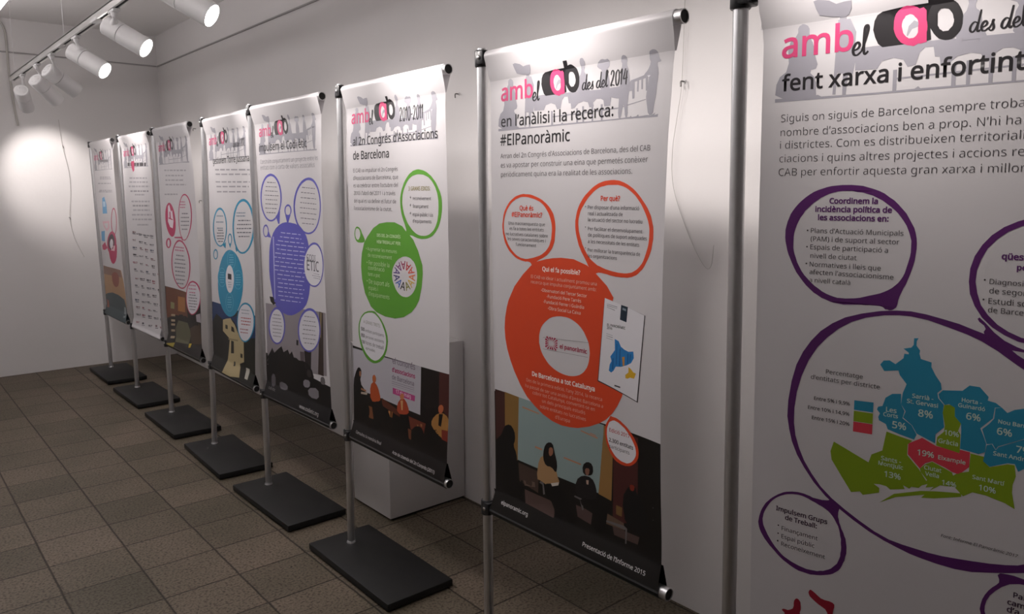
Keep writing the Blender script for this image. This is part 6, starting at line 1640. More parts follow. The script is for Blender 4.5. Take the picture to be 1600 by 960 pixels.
ART[8] = """\
T 3.4 1c191c 3 95,1816,523,0.00 fent xarxa i enfortint
S 3.4 1c191c 4 434,1888,521,0.20 des del
T 3.4 3a363a -6 94,1753,528,0.00 Siguis on siguis de Barcelona sempre troba
T 3.4 3a363a -6 93,1724,524,0.00 nombre d’associacions ben a prop. N’hi ha
T 3.4 3a363a -6 93,1698,531,0.00 i districtes. Com es distribueixen territoriali
T 3.4 3a363a -6 93,1670,532,0.00 ciacions i quins altres projectes i accions re
T 3.4 3a363a -6 92,1642,534,0.00 CAB per enfortir aquesta gran xarxa i millor
P 2 5b2268 254,1621 264,1620 274,1617 284,1614 295,1610 305,1605 314,1598 323,1592 331,1584 339,1575 346,1567 351,1558 356,1549 361,1540 364,1530 366,1520 367,1510 367,1500 366,1490 365,1479 363,1469 360,1458 357,1448 354,1439 351,1430 347,1422 344,1414 341,1406 339,1398 338,1390 336,1384 332,1380 329,1378 324,1377 320,1378 316,1378 314,1380 312,1382 309,1383 304,1384 297,1384 288,1384 279,1383 269,1383 259,1382 247,1381 236,1380 227,1381 217,1382 209,1384 201,1387 192,1390 184,1395 175,1400 167,1407 159,1414 152,1422 145,1431 138,1440 133,1449 128,1459 124,1468 120,1477 117,1486 115,1495 113,1503 112,1512 112,1521 112,1529 114,1538 116,1546 119,1554 122,1562 127,1570 132,1577 138,1584 145,1591 152,1597 160,1603 168,1608 177,1612 186,1615 195,1618 204,1620 214,1621 224,1622 233,1622 243,1622|254,1608 264,1607 274,1604 284,1601 293,1596 301,1592 309,1586 317,1580 324,1574 331,1567 337,1559 342,1552 347,1544 350,1537 353,1529 355,1522 357,1515 357,1508 357,1501 357,1493 356,1485 354,1476 352,1468 350,1460 348,1452 345,1445 341,1438 337,1432 332,1427 327,1422 320,1417 313,1413 305,1409 296,1406 286,1403 277,1400 268,1397 258,1395 249,1394 240,1393 231,1393 223,1393 215,1395 208,1397 200,1400 192,1404 185,1409 177,1414 169,1421 162,1428 155,1435 149,1443 144,1452 139,1461 136,1470 133,1478 131,1485 130,1492 130,1499 130,1506 130,1515 131,1523 133,1531 136,1540 139,1547 143,1555 148,1562 152,1569 158,1575 163,1580 169,1586 176,1591 183,1596 191,1600 199,1604 208,1607 217,1609 225,1610 235,1610 244,1610
T 3.4 5b2268 6 200,1585,294,0.00 Coordinem la
T 3.4 5b2268 6 172,1568,320,0.00 incidència política de
T 3.4 5b2268 6 178,1551,315,0.00 les associacions en:
T 3.4 3a363a 0 156,1524,161,0.00 •
T 3.4 3a363a 0 164,1524,343,0.00 Plans d’Actuació Municipals
T 3.4 3a363a 0 165,1507,336,0.00 (PAM) i de suport al sector
T 3.4 3a363a 0 156,1490,161,0.00 •
T 3.4 3a363a 0 164,1490,317,0.00 Espais de participació a
T 3.4 3a363a 0 165,1472,258,0.00 nivell de ciutat
T 3.4 3a363a 0 156,1455,161,0.00 •
T 3.4 3a363a 0 164,1454,305,0.00 Normatives i lleis que
T 3.4 3a363a 0 165,1438,329,0.00 afecten l’associacionisme
T 3.4 3a363a 0 165,1421,249,0.00 a nivell català
T 3.4 5b2268 6 507,1489,541,0.00 qües
T 3.4 5b2268 6 531,1471,547,0.00 pe
T 3.4 3a363a 0 481,1445,486,0.00 •
T 3.4 3a363a 0 490,1443,544,0.00 Diagnosi
T 3.4 3a363a 0 491,1426,552,0.00 de segon
T 3.4 3a363a 0 481,1409,486,0.00 •
T 3.4 3a363a 0 490,1407,551,0.00 Estudi so
T 3.4 3a363a 0 491,1391,547,0.00 de Barce
P 2 5b2268 690,1463 689,1442 685,1421 677,1402 665,1384 649,1368 631,1355 610,1346 588,1341 565,1340 542,1343 520,1352 500,1364 483,1380 470,1400 461,1422 458,1445 459,1469 465,1492 476,1513 490,1531 508,1546 529,1557 551,1564 573,1567 596,1565 617,1559 637,1550 654,1537 668,1521 679,1503 686,1484|683,1462 682,1442 678,1423 670,1405 659,1388 645,1374 628,1362 609,1353 589,1349 567,1348 546,1351 526,1359 508,1370 492,1386 480,1403 473,1424 469,1445 470,1466 476,1487 485,1507 499,1524 515,1538 534,1548 554,1554 575,1557 596,1556 615,1550 633,1542 649,1530 662,1515 673,1499 679,1481
P 2 5b2268 476,1377 479,1380 488,1372 504,1355 521,1342 541,1333 561,1327 580,1324 571,1324 532,1326 509,1331 503,1339 496,1345 489,1349 487,1354 490,1360 487,1366 479,1372
P 2 5b2268 308,1374 272,1365 241,1354 216,1339 193,1320 174,1297 158,1271 145,1241 136,1204 130,1160 129,1124 134,1096 141,1069 153,1042 170,1016 191,989 216,965 243,946 274,928 306,912 335,901 360,894 384,888 407,885 434,883 465,883 494,887 523,896 553,906 582,917 610,934 637,956 658,983 674,1015 683,1051 687,1093 684,1134 674,1177 662,1211 647,1237 628,1260 604,1281 582,1297 562,1307 542,1319 522,1335 504,1346 490,1350 471,1356 447,1364 420,1370 390,1376 363,1379 338,1378|315,1366 282,1358 254,1346 229,1329 207,1308 188,1285 171,1255 157,1218 148,1181 144,1145 144,1113 148,1085 157,1058 169,1032 186,1007 206,983 230,963 257,946 286,930 317,915 345,906 371,903 395,902 418,901 442,902 466,905 493,909 522,914 547,920 566,926 590,940 618,961 639,986 656,1016 666,1050 669,1089 667,1127 659,1165 647,1197 631,1222 613,1245 593,1265 576,1280 561,1289 540,1302 512,1321 485,1336 460,1346 430,1355 394,1365 364,1369 342,1369
T 3.4 3a363a 0 206,1231,281,0.00 Percentatge
T 3.4 3a363a 0 176,1215,314,0.00 d’entitats per districte
T 3.4 3a363a 2 184,1171,258,0.00 Entre 5% i 9,9%
T 3.4 3a363a 2 172,1149,258,0.00 Entre 10% i 14,9%
T 3.4 3a363a 2 181,1128,259,0.00 Entre 15% i 20%
P 2 2b90b2 266,1184 303,1186 303,1165 266,1164
P 2 8aa61c 266,1162 303,1163 303,1141 266,1140
P 2 e04555 266,1139 303,1140 303,1119 266,1118
P 2 2b90b2 371,1327 379,1328 376,1322 376,1313 383,1304 382,1298 385,1288 404,1284 404,1275 412,1260 422,1246 424,1234 417,1226 419,1216 429,1205 428,1189 432,1161 418,1144 418,1126 385,1138 376,1153 359,1166 363,1179 354,1192 356,1215 362,1234 349,1250 346,1259 320,1254 312,1266 318,1275 329,1277 340,1271 354,1285 355,1294 363,1294 363,1297 353,1304 367,1308 371,1314
P 2 2b90b2 325,1200 337,1210 353,1213 354,1192 361,1179 358,1164 375,1153 385,1136 381,1125 355,1130 332,1136 328,1146 315,1151 313,1158 316,1166 310,1173 312,1179 320,1182
P 2 2b90b2 426,1233 459,1238 470,1250 487,1250 502,1234 501,1227 514,1225 524,1218 513,1216 511,1195 501,1183 492,1172 498,1158 503,1145 502,1128 492,1122 461,1125 461,1160 460,1174 449,1186 448,1203 438,1208 431,1205 421,1216 419,1224
P 2 8aa61c 430,1205 440,1207 448,1203 449,1186 460,1174 456,1159 460,1153 461,1116 420,1122 421,1139 432,1152 433,1165 428,1189
P 2 2b90b2 514,1215 524,1218 533,1210 544,1218 558,1223 592,1221 595,1179 561,1167 522,1144 519,1137 513,1147 504,1144 495,1171 506,1184 513,1195
P 2 2b90b2 504,1142 512,1146 519,1136 523,1143 561,1166 600,1184 604,1112 565,1112 556,1104 550,1117 539,1116 511,1102 500,1110 502,1126
P 2 e04555 395,1132 420,1121 438,1120 460,1116 461,1123 478,1122 478,1093 462,1074 450,1076 437,1082 415,1089 403,1082 394,1069 371,1093 371,1115
P 2 8aa61c 330,1131 355,1126 378,1122 370,1113 370,1091 392,1068 407,1046 406,1044 394,1029 381,1028 377,1023 366,1027 369,1020 342,1012 335,1017 322,1018 311,1016 322,1010 322,1000 291,987 285,993 268,987 247,1017 226,1048 223,1066 229,1088 249,1080 299,1059 304,1077 324,1090
P 2 8aa61c 394,1069 403,1080 415,1088 437,1080 450,1075 452,1070 458,1067 458,1049 459,1048 431,1044 413,1028 420,1038 406,1033 409,1041 398,1035 406,1045 408,1049 396,1062
P 2 8aa61c 478,1120 501,1119 502,1109 511,1101 539,1114 550,1115 553,1095 553,1094 549,1077 549,1062 555,1032 539,1039 508,1045 486,1045 471,1033 455,1048 451,1068 459,1076 478,1084 479,1117
P 2 8aa61c 323,979 350,1005 398,1024 428,1031 468,1038 468,1031 422,1015 399,1010 405,1018 353,999
T 3.4 cfe3d6 3 373,1209,411,0.00 Sarrià -
T 3.4 cfe3d6 3 364,1197,420,0.00 St. Gervasi
T 3.4 cfe3d6 3 385,1174,412,0.00 8%
T 3.4 cfe3d6 3 326,1172,347,0.00 Les
T 3.4 cfe3d6 3 322,1162,350,0.00 Corts
T 3.4 cfe3d6 3 339,1141,366,0.00 5%
T 3.4 cfe3d6 3 458,1217,492,0.00 Horta -
T 3.4 cfe3d6 3 453,1206,498,0.00 Guinardó
T 3.4 cfe3d6 3 467,1185,492,0.00 6%
T 3.4 cfe3d6 3 432,1147,458,0.00 10%
T 3.4 cfe3d6 3 423,1129,458,0.00 Gràcia
T 3.4 cfe3d6 3 519,1188,570,0.00 Nou Barris
T 3.4 cfe3d6 3 518,1167,543,0.00 6%
T 3.4 cfe3d6 3 550,1140,574,0.00 7%
T 3.4 cfe3d6 3 515,1126,577,0.00 Sant Andreu
T 3.4 cfe3d6 3 387,1096,418,0.00 19%
T 3.4 cfe3d6 3 424,1096,472,0.00 Eixample
T 3.4 cfe3d6 3 322,1070,360,0.00 Sants -
T 3.4 cfe3d6 3 317,1059,364,0.00 Montjuïc
T 3.4 cfe3d6 3 329,1037,361,0.00 13%
T 3.4 cfe3d6 3 401,1070,432,0.00 Ciutat
T 3.4 cfe3d6 3 404,1058,429,0.00 Vella
T 3.4 cfe3d6 3 433,1047,459,0.00 14%
T 3.4 cfe3d6 3 484,1072,536,0.00 Sant Martí
T 3.4 cfe3d6 3 495,1053,524,0.00 10%
T 3.4 3a363a 1 437,941,565,0.22 Font: Informe El Panoràmic 2017
P 2 5b2268 152,957 158,958 165,958 171,958 177,957 184,956 190,954 197,954 203,954 210,954 215,955 220,956 223,957 226,959 229,959 232,959 237,957 241,954 244,951 246,947 246,944 245,940 244,936 244,931 244,926 246,920 247,914 250,907 252,901 256,894 258,888 261,882 262,876 263,870 264,863 264,856 264,849 262,841 261,833 258,826 256,819 253,812 249,806 244,801 239,796 233,792 227,789 220,786 213,783 206,781 198,779 191,777 182,777 174,777 165,777 157,779 148,782 139,786 130,790 122,795 114,801 106,808 98,814 91,821 85,827 80,834 76,840 73,846 71,852 70,857 69,863 70,869 71,876 73,884 75,891 78,898 82,906 86,913 91,919 96,925 102,931 108,936 114,941 120,945 126,949 133,952 139,954 146,956|152,951 159,952 166,952 173,951 181,949 189,946 197,944 204,941 211,939 217,936 223,933 228,929 232,925 236,920 239,915 242,910 245,905 247,899 249,892 250,885 252,878 252,869 253,861 253,854 252,846 252,840 250,833 248,827 246,821 242,816 238,811 234,806 229,802 224,799 218,795 211,793 205,790 197,789 190,788 182,787 174,788 165,789 156,791 148,793 140,796 132,799 125,803 118,809 110,816 103,824 97,832 92,839 88,846 84,853 81,860 80,866 79,873 80,878 81,885 83,891 86,898 90,906 94,913 98,919 103,925 109,931 114,935 120,939 127,943 133,946 139,948 146,950
T 3.4 3d2440 4 110,903,223,0.00 Impulsem Grups
T 3.4 3d2440 4 131,887,202,0.00 de Treball:
T 3.4 3a363a 0 114,864,119,0.00 •
T 3.4 3a363a 0 123,860,204,0.00 Finançament
T 3.4 3a363a 0 114,845,119,0.00 •
T 3.4 3a363a 0 123,841,198,0.00 Espai públic
T 3.4 3a363a 0 113,826,119,0.00 •
T 3.4 3a363a 0 123,823,221,0.00 Reconeixement
T 3.4 3d2440 4 562,862,582,0.00 Pal
T 3.4 3d2440 4 554,845,583,0.00 cam
T 3.4 3d2440 4 554,830,575,0.00 d’a
P 2 a01c34 189,738 192,742 196,741 202,738 208,734 215,730 223,729 233,730 240,729 244,726 244,720 242,711 241,701 240,690 238,684 234,685 231,691 230,701 225,708 218,711 210,714 201,719 195,723 191,726 189,730 188,734
P 2 a01c34 157,703 160,708 163,710 167,709 171,704 172,694 172,686 170,678 172,670 176,663 177,653 175,641 167,631 152,625 142,627 137,637 135,647 137,658 135,665 130,668 129,670 132,673 137,674 143,674 148,677 154,682 156,689 156,697
P 2 5b2268 540,901 551,903 562,904 573,903 585,902 600,900 609,892 613,877 613,856 609,830 594,810 568,795 547,788 531,790 520,796 514,807 511,818 512,828 514,839 518,850 523,860 529,869 535,876 539,882 539,888 536,896|571,891 556,885 544,875 534,863 526,851 521,838 519,827 519,817 522,809 527,801 536,797 550,797 567,803 588,815 600,832 604,855 605,872 601,883 594,890 584,893
"""
ART['H'] = """\
P 1 96949c 81,1801 158,1800 169,1803 176,1799 285,1798 349,1799 355,1803 359,1799 511,1798 572,1798 608,1799 611,1802 615,1798 630,1799 637,1803 639,1798 668,1799 680,1797 695,1803 691,1797 704,1799 703,1792 598,1795 440,1795 81,1794
P 1 96949c 110,1912 121,1921 126,1929 126,1937 129,1942 135,1945 140,1944 146,1940 149,1934 149,1925 151,1916 156,1907 159,1897 160,1887 163,1876 167,1863 164,1855 154,1853 153,1847 161,1839 165,1827 165,1813 166,1803 168,1798 147,1796 103,1798 81,1809 83,1830 90,1845 103,1854 108,1871 106,1895
P 1 96949c 160,1983 170,1985 190,1980 203,1972 218,1974 232,1974 231,1960 226,1950 221,1948 221,1940 207,1942 209,1948 194,1950 170,1956 164,1969
P 1 96949c 205,1943 228,1942 240,1916 238,1884 244,1880 236,1837 227,1838 224,1799 217,1799 217,1840 206,1842 204,1801 198,1801 202,1887
P 1 96949c 240,1884 273,1885 379,1882 510,1878 600,1879 609,1890 622,1892 659,1899 664,1892 666,1859 659,1859 657,1890 648,1889 649,1864 644,1864 643,1888 635,1887 635,1859 630,1860 630,1886 621,1885 622,1844 615,1843 613,1864 597,1863 595,1841 578,1847 558,1850 541,1854 538,1833 516,1833 513,1849 503,1854 488,1855 475,1847 477,1836 461,1835 455,1849 439,1853 417,1849 404,1838 391,1837 389,1852 381,1853 378,1871 364,1872 355,1863 349,1842 335,1840 327,1854 310,1859 289,1855 281,1842 240,1843
P 1 96949c 430,1932 431,1938 430,1945 428,1952 428,1958 431,1964 435,1966 440,1966 443,1963 446,1956 446,1949 444,1942 442,1936 442,1931 444,1927 448,1924 452,1914 455,1897 460,1884 465,1873 453,1868 424,1870 413,1883 419,1906 424,1921 428,1926
P 1 96949c 504,1929 495,1933 490,1937 490,1940 491,1944 494,1948 499,1951 505,1954 512,1954 518,1952 523,1952 528,1953 532,1950 535,1945 535,1940 534,1935 531,1931 526,1927 526,1921 531,1911 534,1897 535,1880 527,1871 510,1872 501,1881 501,1900 503,1914 507,1923
P 1 96949c 577,1935 574,1942 575,1948 578,1953 582,1955 587,1954 591,1952 594,1947 595,1941 594,1935 595,1927 600,1917 603,1903 605,1884 604,1866 601,1849 599,1831 600,1809 598,1799 593,1799 590,1806 588,1822 586,1830 583,1830 581,1822 578,1806 574,1798 568,1799 566,1813 568,1840 569,1869 572,1900 574,1920 577,1928
P 1 96949c 671,1928 668,1934 667,1941 666,1948 668,1953 673,1955 678,1956 684,1955 688,1953 692,1949 695,1943 697,1937 700,1931 704,1927 702,1924 695,1924 693,1921 694,1916 696,1910 697,1904 698,1896 697,1884 695,1871 694,1855 693,1841 690,1830 688,1817 687,1804 682,1798 675,1798 669,1805 666,1819 663,1832 661,1844 662,1855 665,1867 666,1878 667,1890 664,1896 657,1895 653,1896 652,1899 655,1902 661,1907 666,1913 670,1921
P 1 96949c 410,1837 417,1836 417,1795 410,1795
P 1 96949c 433,1840 440,1840 440,1797 434,1797
P 1 96949c 468,1840 475,1839 475,1796 469,1797
P 1 96949c 503,1839 510,1839 510,1797 504,1797
P 1 96949c 310,1837 317,1837 317,1797 310,1798
P 1 96949c 310,1822 565,1826 661,1839 661,1837 565,1823 310,1819
T 3.4 c23f6e 3 91,1883,238,0.00 amb
S 3.4 1c191c 4 233,1872,264,0.12 el
P 2 1c191c 287,1946 323,1949 366,1949 373,1884 363,1882 289,1881 281,1888 275,1901 271,1915 273,1931 278,1941
P 2.6 d9d6d8 354,1910 354,1905 353,1901 352,1896 350,1893 347,1891 344,1889 341,1889 338,1889 334,1889 332,1891 329,1894 326,1897 324,1901 322,1905 321,1910 320,1915 320,1920 321,1924 323,1927 325,1931 327,1933 330,1935 333,1936 336,1936 339,1935 342,1933 345,1931 348,1927 350,1923 352,1918 353,1914
P 3 c23f6e 366,1908 366,1902 364,1895 362,1890 359,1884 355,1881 350,1879 344,1876 338,1878 333,1879 327,1882 322,1885 317,1891 313,1897 310,1904 308,1911 308,1918 308,1925 309,1932 311,1938 315,1943 319,1946 324,1949 330,1950 335,1949 341,1948 347,1945 352,1941 357,1936 360,1929 363,1923 365,1916|352,1910 352,1905 351,1902 350,1899 348,1895 346,1893 343,1891 341,1891 338,1891 335,1891 333,1893 330,1895 327,1899 325,1902 324,1906 323,1910 322,1914 322,1918 323,1923 324,1926 326,1928 328,1932 331,1933 334,1934 336,1934 339,1933 342,1931 344,1928 347,1925 349,1922 350,1918 351,1914
P 3 c23f6e 349,1941 358,1943 363,1937 366,1881 355,1879 351,1881
P 3 9a98a0 331,1897 334,1913 343,1922 351,1918 350,1910 340,1907 333,1895
P 3 1c191c 423,1913 423,1905 422,1899 420,1893 416,1888 412,1884 408,1881 403,1880 397,1880 391,1882 386,1884 381,1889 377,1894 373,1901 369,1907 367,1915 366,1922 367,1929 368,1936 371,1943 374,1947 378,1952 383,1954 388,1955 394,1955 399,1953 405,1949 410,1945 414,1941 418,1934 421,1927 423,1920|409,1914 409,1910 408,1906 407,1903 405,1901 403,1899 401,1896 398,1896 395,1896 392,1896 389,1899 386,1901 385,1904 383,1907 381,1911 380,1915 380,1918 380,1923 380,1926 382,1929 383,1932 385,1934 387,1936 390,1936 393,1936 396,1935 399,1934 401,1932 404,1928 406,1925 407,1922 408,1917
P 3 1c191c 365,1967 380,1967 383,1901 374,1899 367,1915
"""

GLY = {}
for ln in GLYPHS.strip('\n').split('\n'):
    ch, adv, rest = ln.split(' ', 2)
    GLY[ch] = (int(adv), [[tuple(map(int, p.split(','))) for p in c.split(' ')] for c in rest.split('|')])
SPACE = 208
def area(c):
    return sum(c[i][0]*c[(i+1) % len(c)][1] - c[(i+1) % len(c)][0]*c[i][1] for i in range(len(c)))/2
def offset_contours(cs, d):
    if not d: return [[(float(x), float(y)) for x, y in c] for c in cs]
    sg = 1 if area(max(cs, key=lambda c: abs(area(c)))) > 0 else -1
    out = []
    for c in cs:
        n = len(c); r = []
        for i in range(n):
            p, q, s = c[i-1], c[i], c[(i+1) % n]
            e1 = Vector((q[0]-p[0], q[1]-p[1])); e2 = Vector((s[0]-q[0], s[1]-q[1]))
            e1 = e1.normalized() if e1.length else e1; e2 = e2.normalized() if e2.length else e2
            n1 = Vector((e1.y, -e1.x))*sg; n2 = Vector((e2.y, -e2.x))*sg
            k = n1 + n2
            den = max(0.5, 1 + n1.dot(n2))
            r.append((q[0] + k.x*d/den, q[1] + k.y*d/den))
        out.append(r)
    return out
_tess = {}
def glyph(ch, w):
    if (ch, w) not in _tess:
        adv, cs = GLY[ch]
        cs = offset_contours(cs, w*5.0 if w > 0 else w*1.6)
        # outlines that lie inside another are its holes; every outer one is filled by itself
        def inside(p, c):
            r = False
            for i in range(len(c)):
                (x0, y0), (x1, y1) = c[i-1], c[i]
                if (y0 > p[1]) != (y1 > p[1]) and p[0] < (x1-x0)*(p[1]-y0)/(y1-y0) + x0: r = not r
            return r
        holes = {i: [j for j, d in enumerate(cs) if j != i and inside(c[0], d)] for i, c in enumerate(cs)}
        pts = []; tr = []
        for i, c in enumerate(cs):
            if len(holes[i]) % 2: continue
            grp = [c] + [cs[j] for j in holes if i in holes[j] and len(holes[j]) == len(holes[i])+1]
            base = len(pts); pts += [p for q in grp for p in q]
            tr += [tuple(k+base for k in t) for t in tessellate_polygon([[Vector((x, y, 0)) for x, y in q] for q in grp])]
        _tess[(ch, w)] = (adv, pts, tr)
    return _tess[(ch, w)]

def text_tris(text, w, u0, v, u1, shear):
    """triangles of a line of lettering that runs from u0 to u1 on baseline v (mm)"""
    total = sum(SPACE if c == ' ' else GLY[c][0] for c in text)
    s = (u1-u0)/max(total, 1); x = 0; out = []
    for c in text:
        if c == ' ': x += SPACE; continue
        adv, pts, tr = glyph(c, w)
        out.append(([(u0 + (x+px+shear*py)*s, v + py*s) for px, py in pts], tr)); x += adv
    return out

# brush script: centre lines per letter, drawn as ribbons (x-height 0.45)
SCRIPT = {
 'd': (.46, [[(.33, .40), (.20, .45), (.07, .30), (.04, .10), (.14, .0), (.26, .12), (.36, .42)], [(.46, .98), (.38, .45), (.33, .12), (.38, .0), (.46, .07)]]),
 'e': (.33, [[(.04, .16), (.20, .22), (.27, .34), (.20, .44), (.10, .36), (.04, .18), (.08, .03), (.19, .0), (.34, .12)]]),
 's': (.29, [[(.0, .06), (.14, .28), (.20, .47), (.16, .34), (.21, .18), (.19, .03), (.10, -.02), (.02, .04)]]),
 'l': (.25, [[(.01, .12), (.13, .5), (.22, .88), (.17, 1.0), (.10, .85), (.08, .2), (.13, .0), (.24, .10)]]),
 '2': (.40, [[(.05, .68), (.11, .88), (.22, .92), (.29, .75), (.20, .42), (.03, .02), (.16, .06), (.36, .0)]]),
 '0': (.40, [[(.22, .93), (.09, .75), (.05, .38), (.10, .05), (.20, .0), (.30, .2), (.34, .55), (.30, .85), (.20, .93)]]),
 '1': (.26, [[(.03, .68), (.17, .93), (.14, .5), (.11, .0)]]),
 '4': (.40, [[(.20, .93), (.11, .6), (.04, .33), (.20, .34), (.38, .38)], [(.32, .80), (.27, .4), (.25, -.04)]]),
 '-': (.28, [[(.04, .36), (.24, .40)]]), ' ': (.20, [])}
def script_tris(text, u0, v, u1):
    total = sum(SCRIPT[c][0] for c in text); s = (u1-u0)/total; x = 0; out = []
    for c in text:
        for path in SCRIPT[c][1]:
            P = spline([(px, py, 0) for px, py in path], 5); n = len(P); pts = []; tr = []
            for i, p in enumerate(P):
                d = (P[min(i+1, n-1)] - P[max(i-1, 0)]).normalized(); w = .042*(.75 + .5*abs(d.y))*(.55 + .45*math.sin(math.pi*(i+.6)/n)**.5)
                for sg in (-1, 1): pts.append((u0 + (x + p.x - d.y*w*sg)*s, v + (p.y + d.x*w*sg)*s))
            for i in range(n-1): tr += [(2*i, 2*i+1, 2*i+3), (2*i, 2*i+3, 2*i+2)]
            out.append((pts, tr))
        x += SCRIPT[c][0]
    return out

# ------------------------------------------------------------ banner stands
ROD_H, LOW_H, BAN_W = 2.02, 0.5456, 0.7595
ROD_R = 0.0185
VINYL_WHITE = 'd9d6d8'
def vinyl(c):
    m = mat('print_' + c, c, rough=0.42, spec=0.45)
    if c == VINYL_WHITE and 'Translucent BSDF' not in m.node_tree.nodes:      # unprinted film lets some light through
        nt = m.node_tree; tb = nt.nodes.new('ShaderNodeBsdfTranslucent'); tb.inputs[0].default_value = lin(c)
        mx = nt.nodes.new('ShaderNodeMixShader'); mx.inputs[0].default_value = 0.22
        out = nt.nodes['Material Output']; nt.links.new(nt.nodes['Principled BSDF'].outputs[0], mx.inputs[1]); nt.links.new(tb.outputs[0], mx.inputs[2]); nt.links.new(mx.outputs[0], out.inputs['Surface'])
    return m

ALU = mat('brushed_aluminium', (0.70, 0.70, 0.71), rough=0.40, metal=1.0, noise=(60, 0.06))
BLACK_PLASTIC = mat('black_plastic', (0.018, 0.018, 0.02), rough=0.38)
SCREW = mat('screw_steel', (0.7, 0.7, 0.7), rough=0.25, metal=1.0)
BASE_BLACK = mat('black_painted_steel', (0.011, 0.011, 0.011), rough=0.5, spec=0.3, noise=(40, 0.15), bump=0.05)
TUBE_DARK = mat('tube_inside', (0.012, 0.011, 0.011), rough=0.7)

def smoothstep(t):
    t = max(0.0, min(1.0, t)); return t*t*(3-2*t)

def build_banner(k, root, tilt, uL, uR, curl, hem):
    """one printed sheet: front face, pocket round each rod, print layers 0.12 mm apart"""
    top_s, low_s = ROD_H-0.075, LOW_H+0.075        # pocket seams
    rr = ROD_R + 0.0015
    tx, ty = tilt
    def off(u, v):
        o = 0.0
        if v > top_s: o -= rr*min(1, (v-top_s)/(ROD_H-top_s))**0.9
        if v < low_s: o -= rr*min(1, (low_s-v)/(low_s-LOW_H))**0.9
        w = smoothstep((ROD_H-v)/0.3)*smoothstep((v-LOW_H)/0.3)
        e = max(0.0, (u-(uR-0.22))/0.22); o += curl[0]*w*e*e*math.sin(math.pi*min(1, max(0, (v-LOW_H)/(ROD_H-LOW_H)))*curl[2])
        e = max(0.0, ((uL+0.16)-u)/0.16); o += curl[1]*w*e*e
        o += 0.004*w*math.sin(u*9+v*2.1+k)
        return o
    def put(u, v, layer):
        x = off(u, v) - 0.00012*layer
        y = -u
        return Vector((x + tx*(v-.035), y + ty*(v-.035), v))
    mats = [vinyl(VINYL_WHITE)]; idx = {VINYL_WHITE: 0}
    def mi(c):
        if c not in idx: idx[c] = len(mats); mats.append(vinyl(c))
        return idx[c]
    hem_i = mi(hem) if hem else 0
    us = [i*0.025 for i in range(0, 33)]
    vs_ = [LOW_H + i*0.035 for i in range(0, 45)]
    # --- printed shapes, flat in (u, v), cut along the grid of the sheet
    flat = bmesh.new(); lay = flat.verts.layers.float.new('lay')
    texts = []
    def add_poly(rings, layer, c):
        tr = tessellate_polygon([[Vector((u, v, 0)) for u, v in r] for r in rings])
        pts = [p for r in rings for p in r]
        vv = [flat.verts.new((u/1000, v/1000, 0)) for u, v in pts]
        for q in vv: q[lay] = layer
        m = mi(c)
        for t in tr:
            if len(set(t)) == 3:
                try: f = flat.faces.new([vv[i] for i in t]); f.material_index = m
                except ValueError: pass
    src = ART[k] if k in (1, 2, 3) else ART['H'] + ART[k]
    if k in (2, 3): src = ART['H'] + ART[k]
    if k == 1: src = ART['H'] + ART[k]
    for ln in src.strip('\n').split('\n'):
        if ln[0] == 'P':
            _, z, c, rest = ln.split(' ', 3)
            rings = [[tuple(map(int, p.split(','))) for p in r.split(' ')] for r in rest.split('|')]
            add_poly(rings, float(z), c)
        elif ln[0] == 'T':
            _, z, c, w, geo, t = ln.split(' ', 5)
            u0, v, u1, it = geo.split(',')
            for pts, tr in text_tris(t, int(w), float(u0), float(v), float(u1), float(it)):
                texts.append((float(z), c, pts, tr))
        elif ln[0] == 'S':
            _, z, c, w, geo, t = ln.split(' ', 5)
            u0, v, u1, it = geo.split(',')
            for pts, tr in script_tris(t, float(u0), float(v), float(u1)): texts.append((float(z), c, pts, tr))
        elif ln[0] == 'A':                          # one letter of the wheel of As, turned about the wheel's centre
            _, z, c, geo = ln.split(' ', 3)
            cu, cv, ang, r = geo.split(','); cu, cv, ang, r = float(cu), float(cv), math.radians(float(ang)), float(r)
            adv, pts, tr = glyph('A', 1)
            s = r*0.62/714; q = []
            for px, py in pts:
                a = (px-adv/2)*s; b = r - py*s*0 - (py*s)     # foot outward
                b = r*0.30 + (r*0.70 - py*s*1.12)
                q.append((cu + b*math.cos(ang) - a*math.sin(ang), cv + (b*math.sin(ang) + a*math.cos(ang))*0.78))
            texts.append((float(z), c, q, tr))
    def cut(co, no, **kw):
        bmesh.ops.bisect_plane(flat, geom=flat.verts[:]+flat.edges[:]+flat.faces[:], dist=1e-6, plane_co=co, plane_no=no, **kw)
    cut((uL, 0, 0), (1, 0, 0), clear_inner=True); cut((uR, 0, 0), (1, 0, 0), clear_outer=True); cut((0, LOW_H, 0), (0, 1, 0), clear_inner=True)
    for u in us:
        if uL < u < uR: cut((u, 0, 0), (1, 0, 0))
    for v in vs_: cut((0, v, 0), (0, 1, 0))
    cut((0, top_s, 0), (0, 1, 0)); cut((0, low_s, 0), (0, 1, 0))
    bm = bmesh.new()
    # --- the sheet itself
    cu = sorted(set([uL, uR] + [u for u in us if uL < u < uR])); cv = sorted(set(vs_ + [top_s, low_s, ROD_H]))
    cv = [v for v in cv if LOW_H <= v <= ROD_H]
    def flare(u, v):
        """the pockets are cut a little wider than the hanging sheet"""
        f = smoothstep((v-(ROD_H-0.11))/0.09) + smoothstep(((LOW_H+0.05)-v)/0.05)
        return u + f*((0.008 if u > 0.4 else -0.010)*(abs(u-0.4)/0.36)**6)
    grid = {}
    for i, u in enumerate(cu):
        for j, v in enumerate(cv): grid[i, j] = bm.verts.new(put(flare(u, v), v, -1.5))
    for i in range(len(cu)-1):
        for j in range(len(cv)-1):
            f = bm.faces.new((grid[i, j], grid[i, j+1], grid[i+1, j+1], grid[i+1, j])); f.smooth = True
            f.material_index = hem_i if cv[j+1] <= low_s+1e-6 else 0
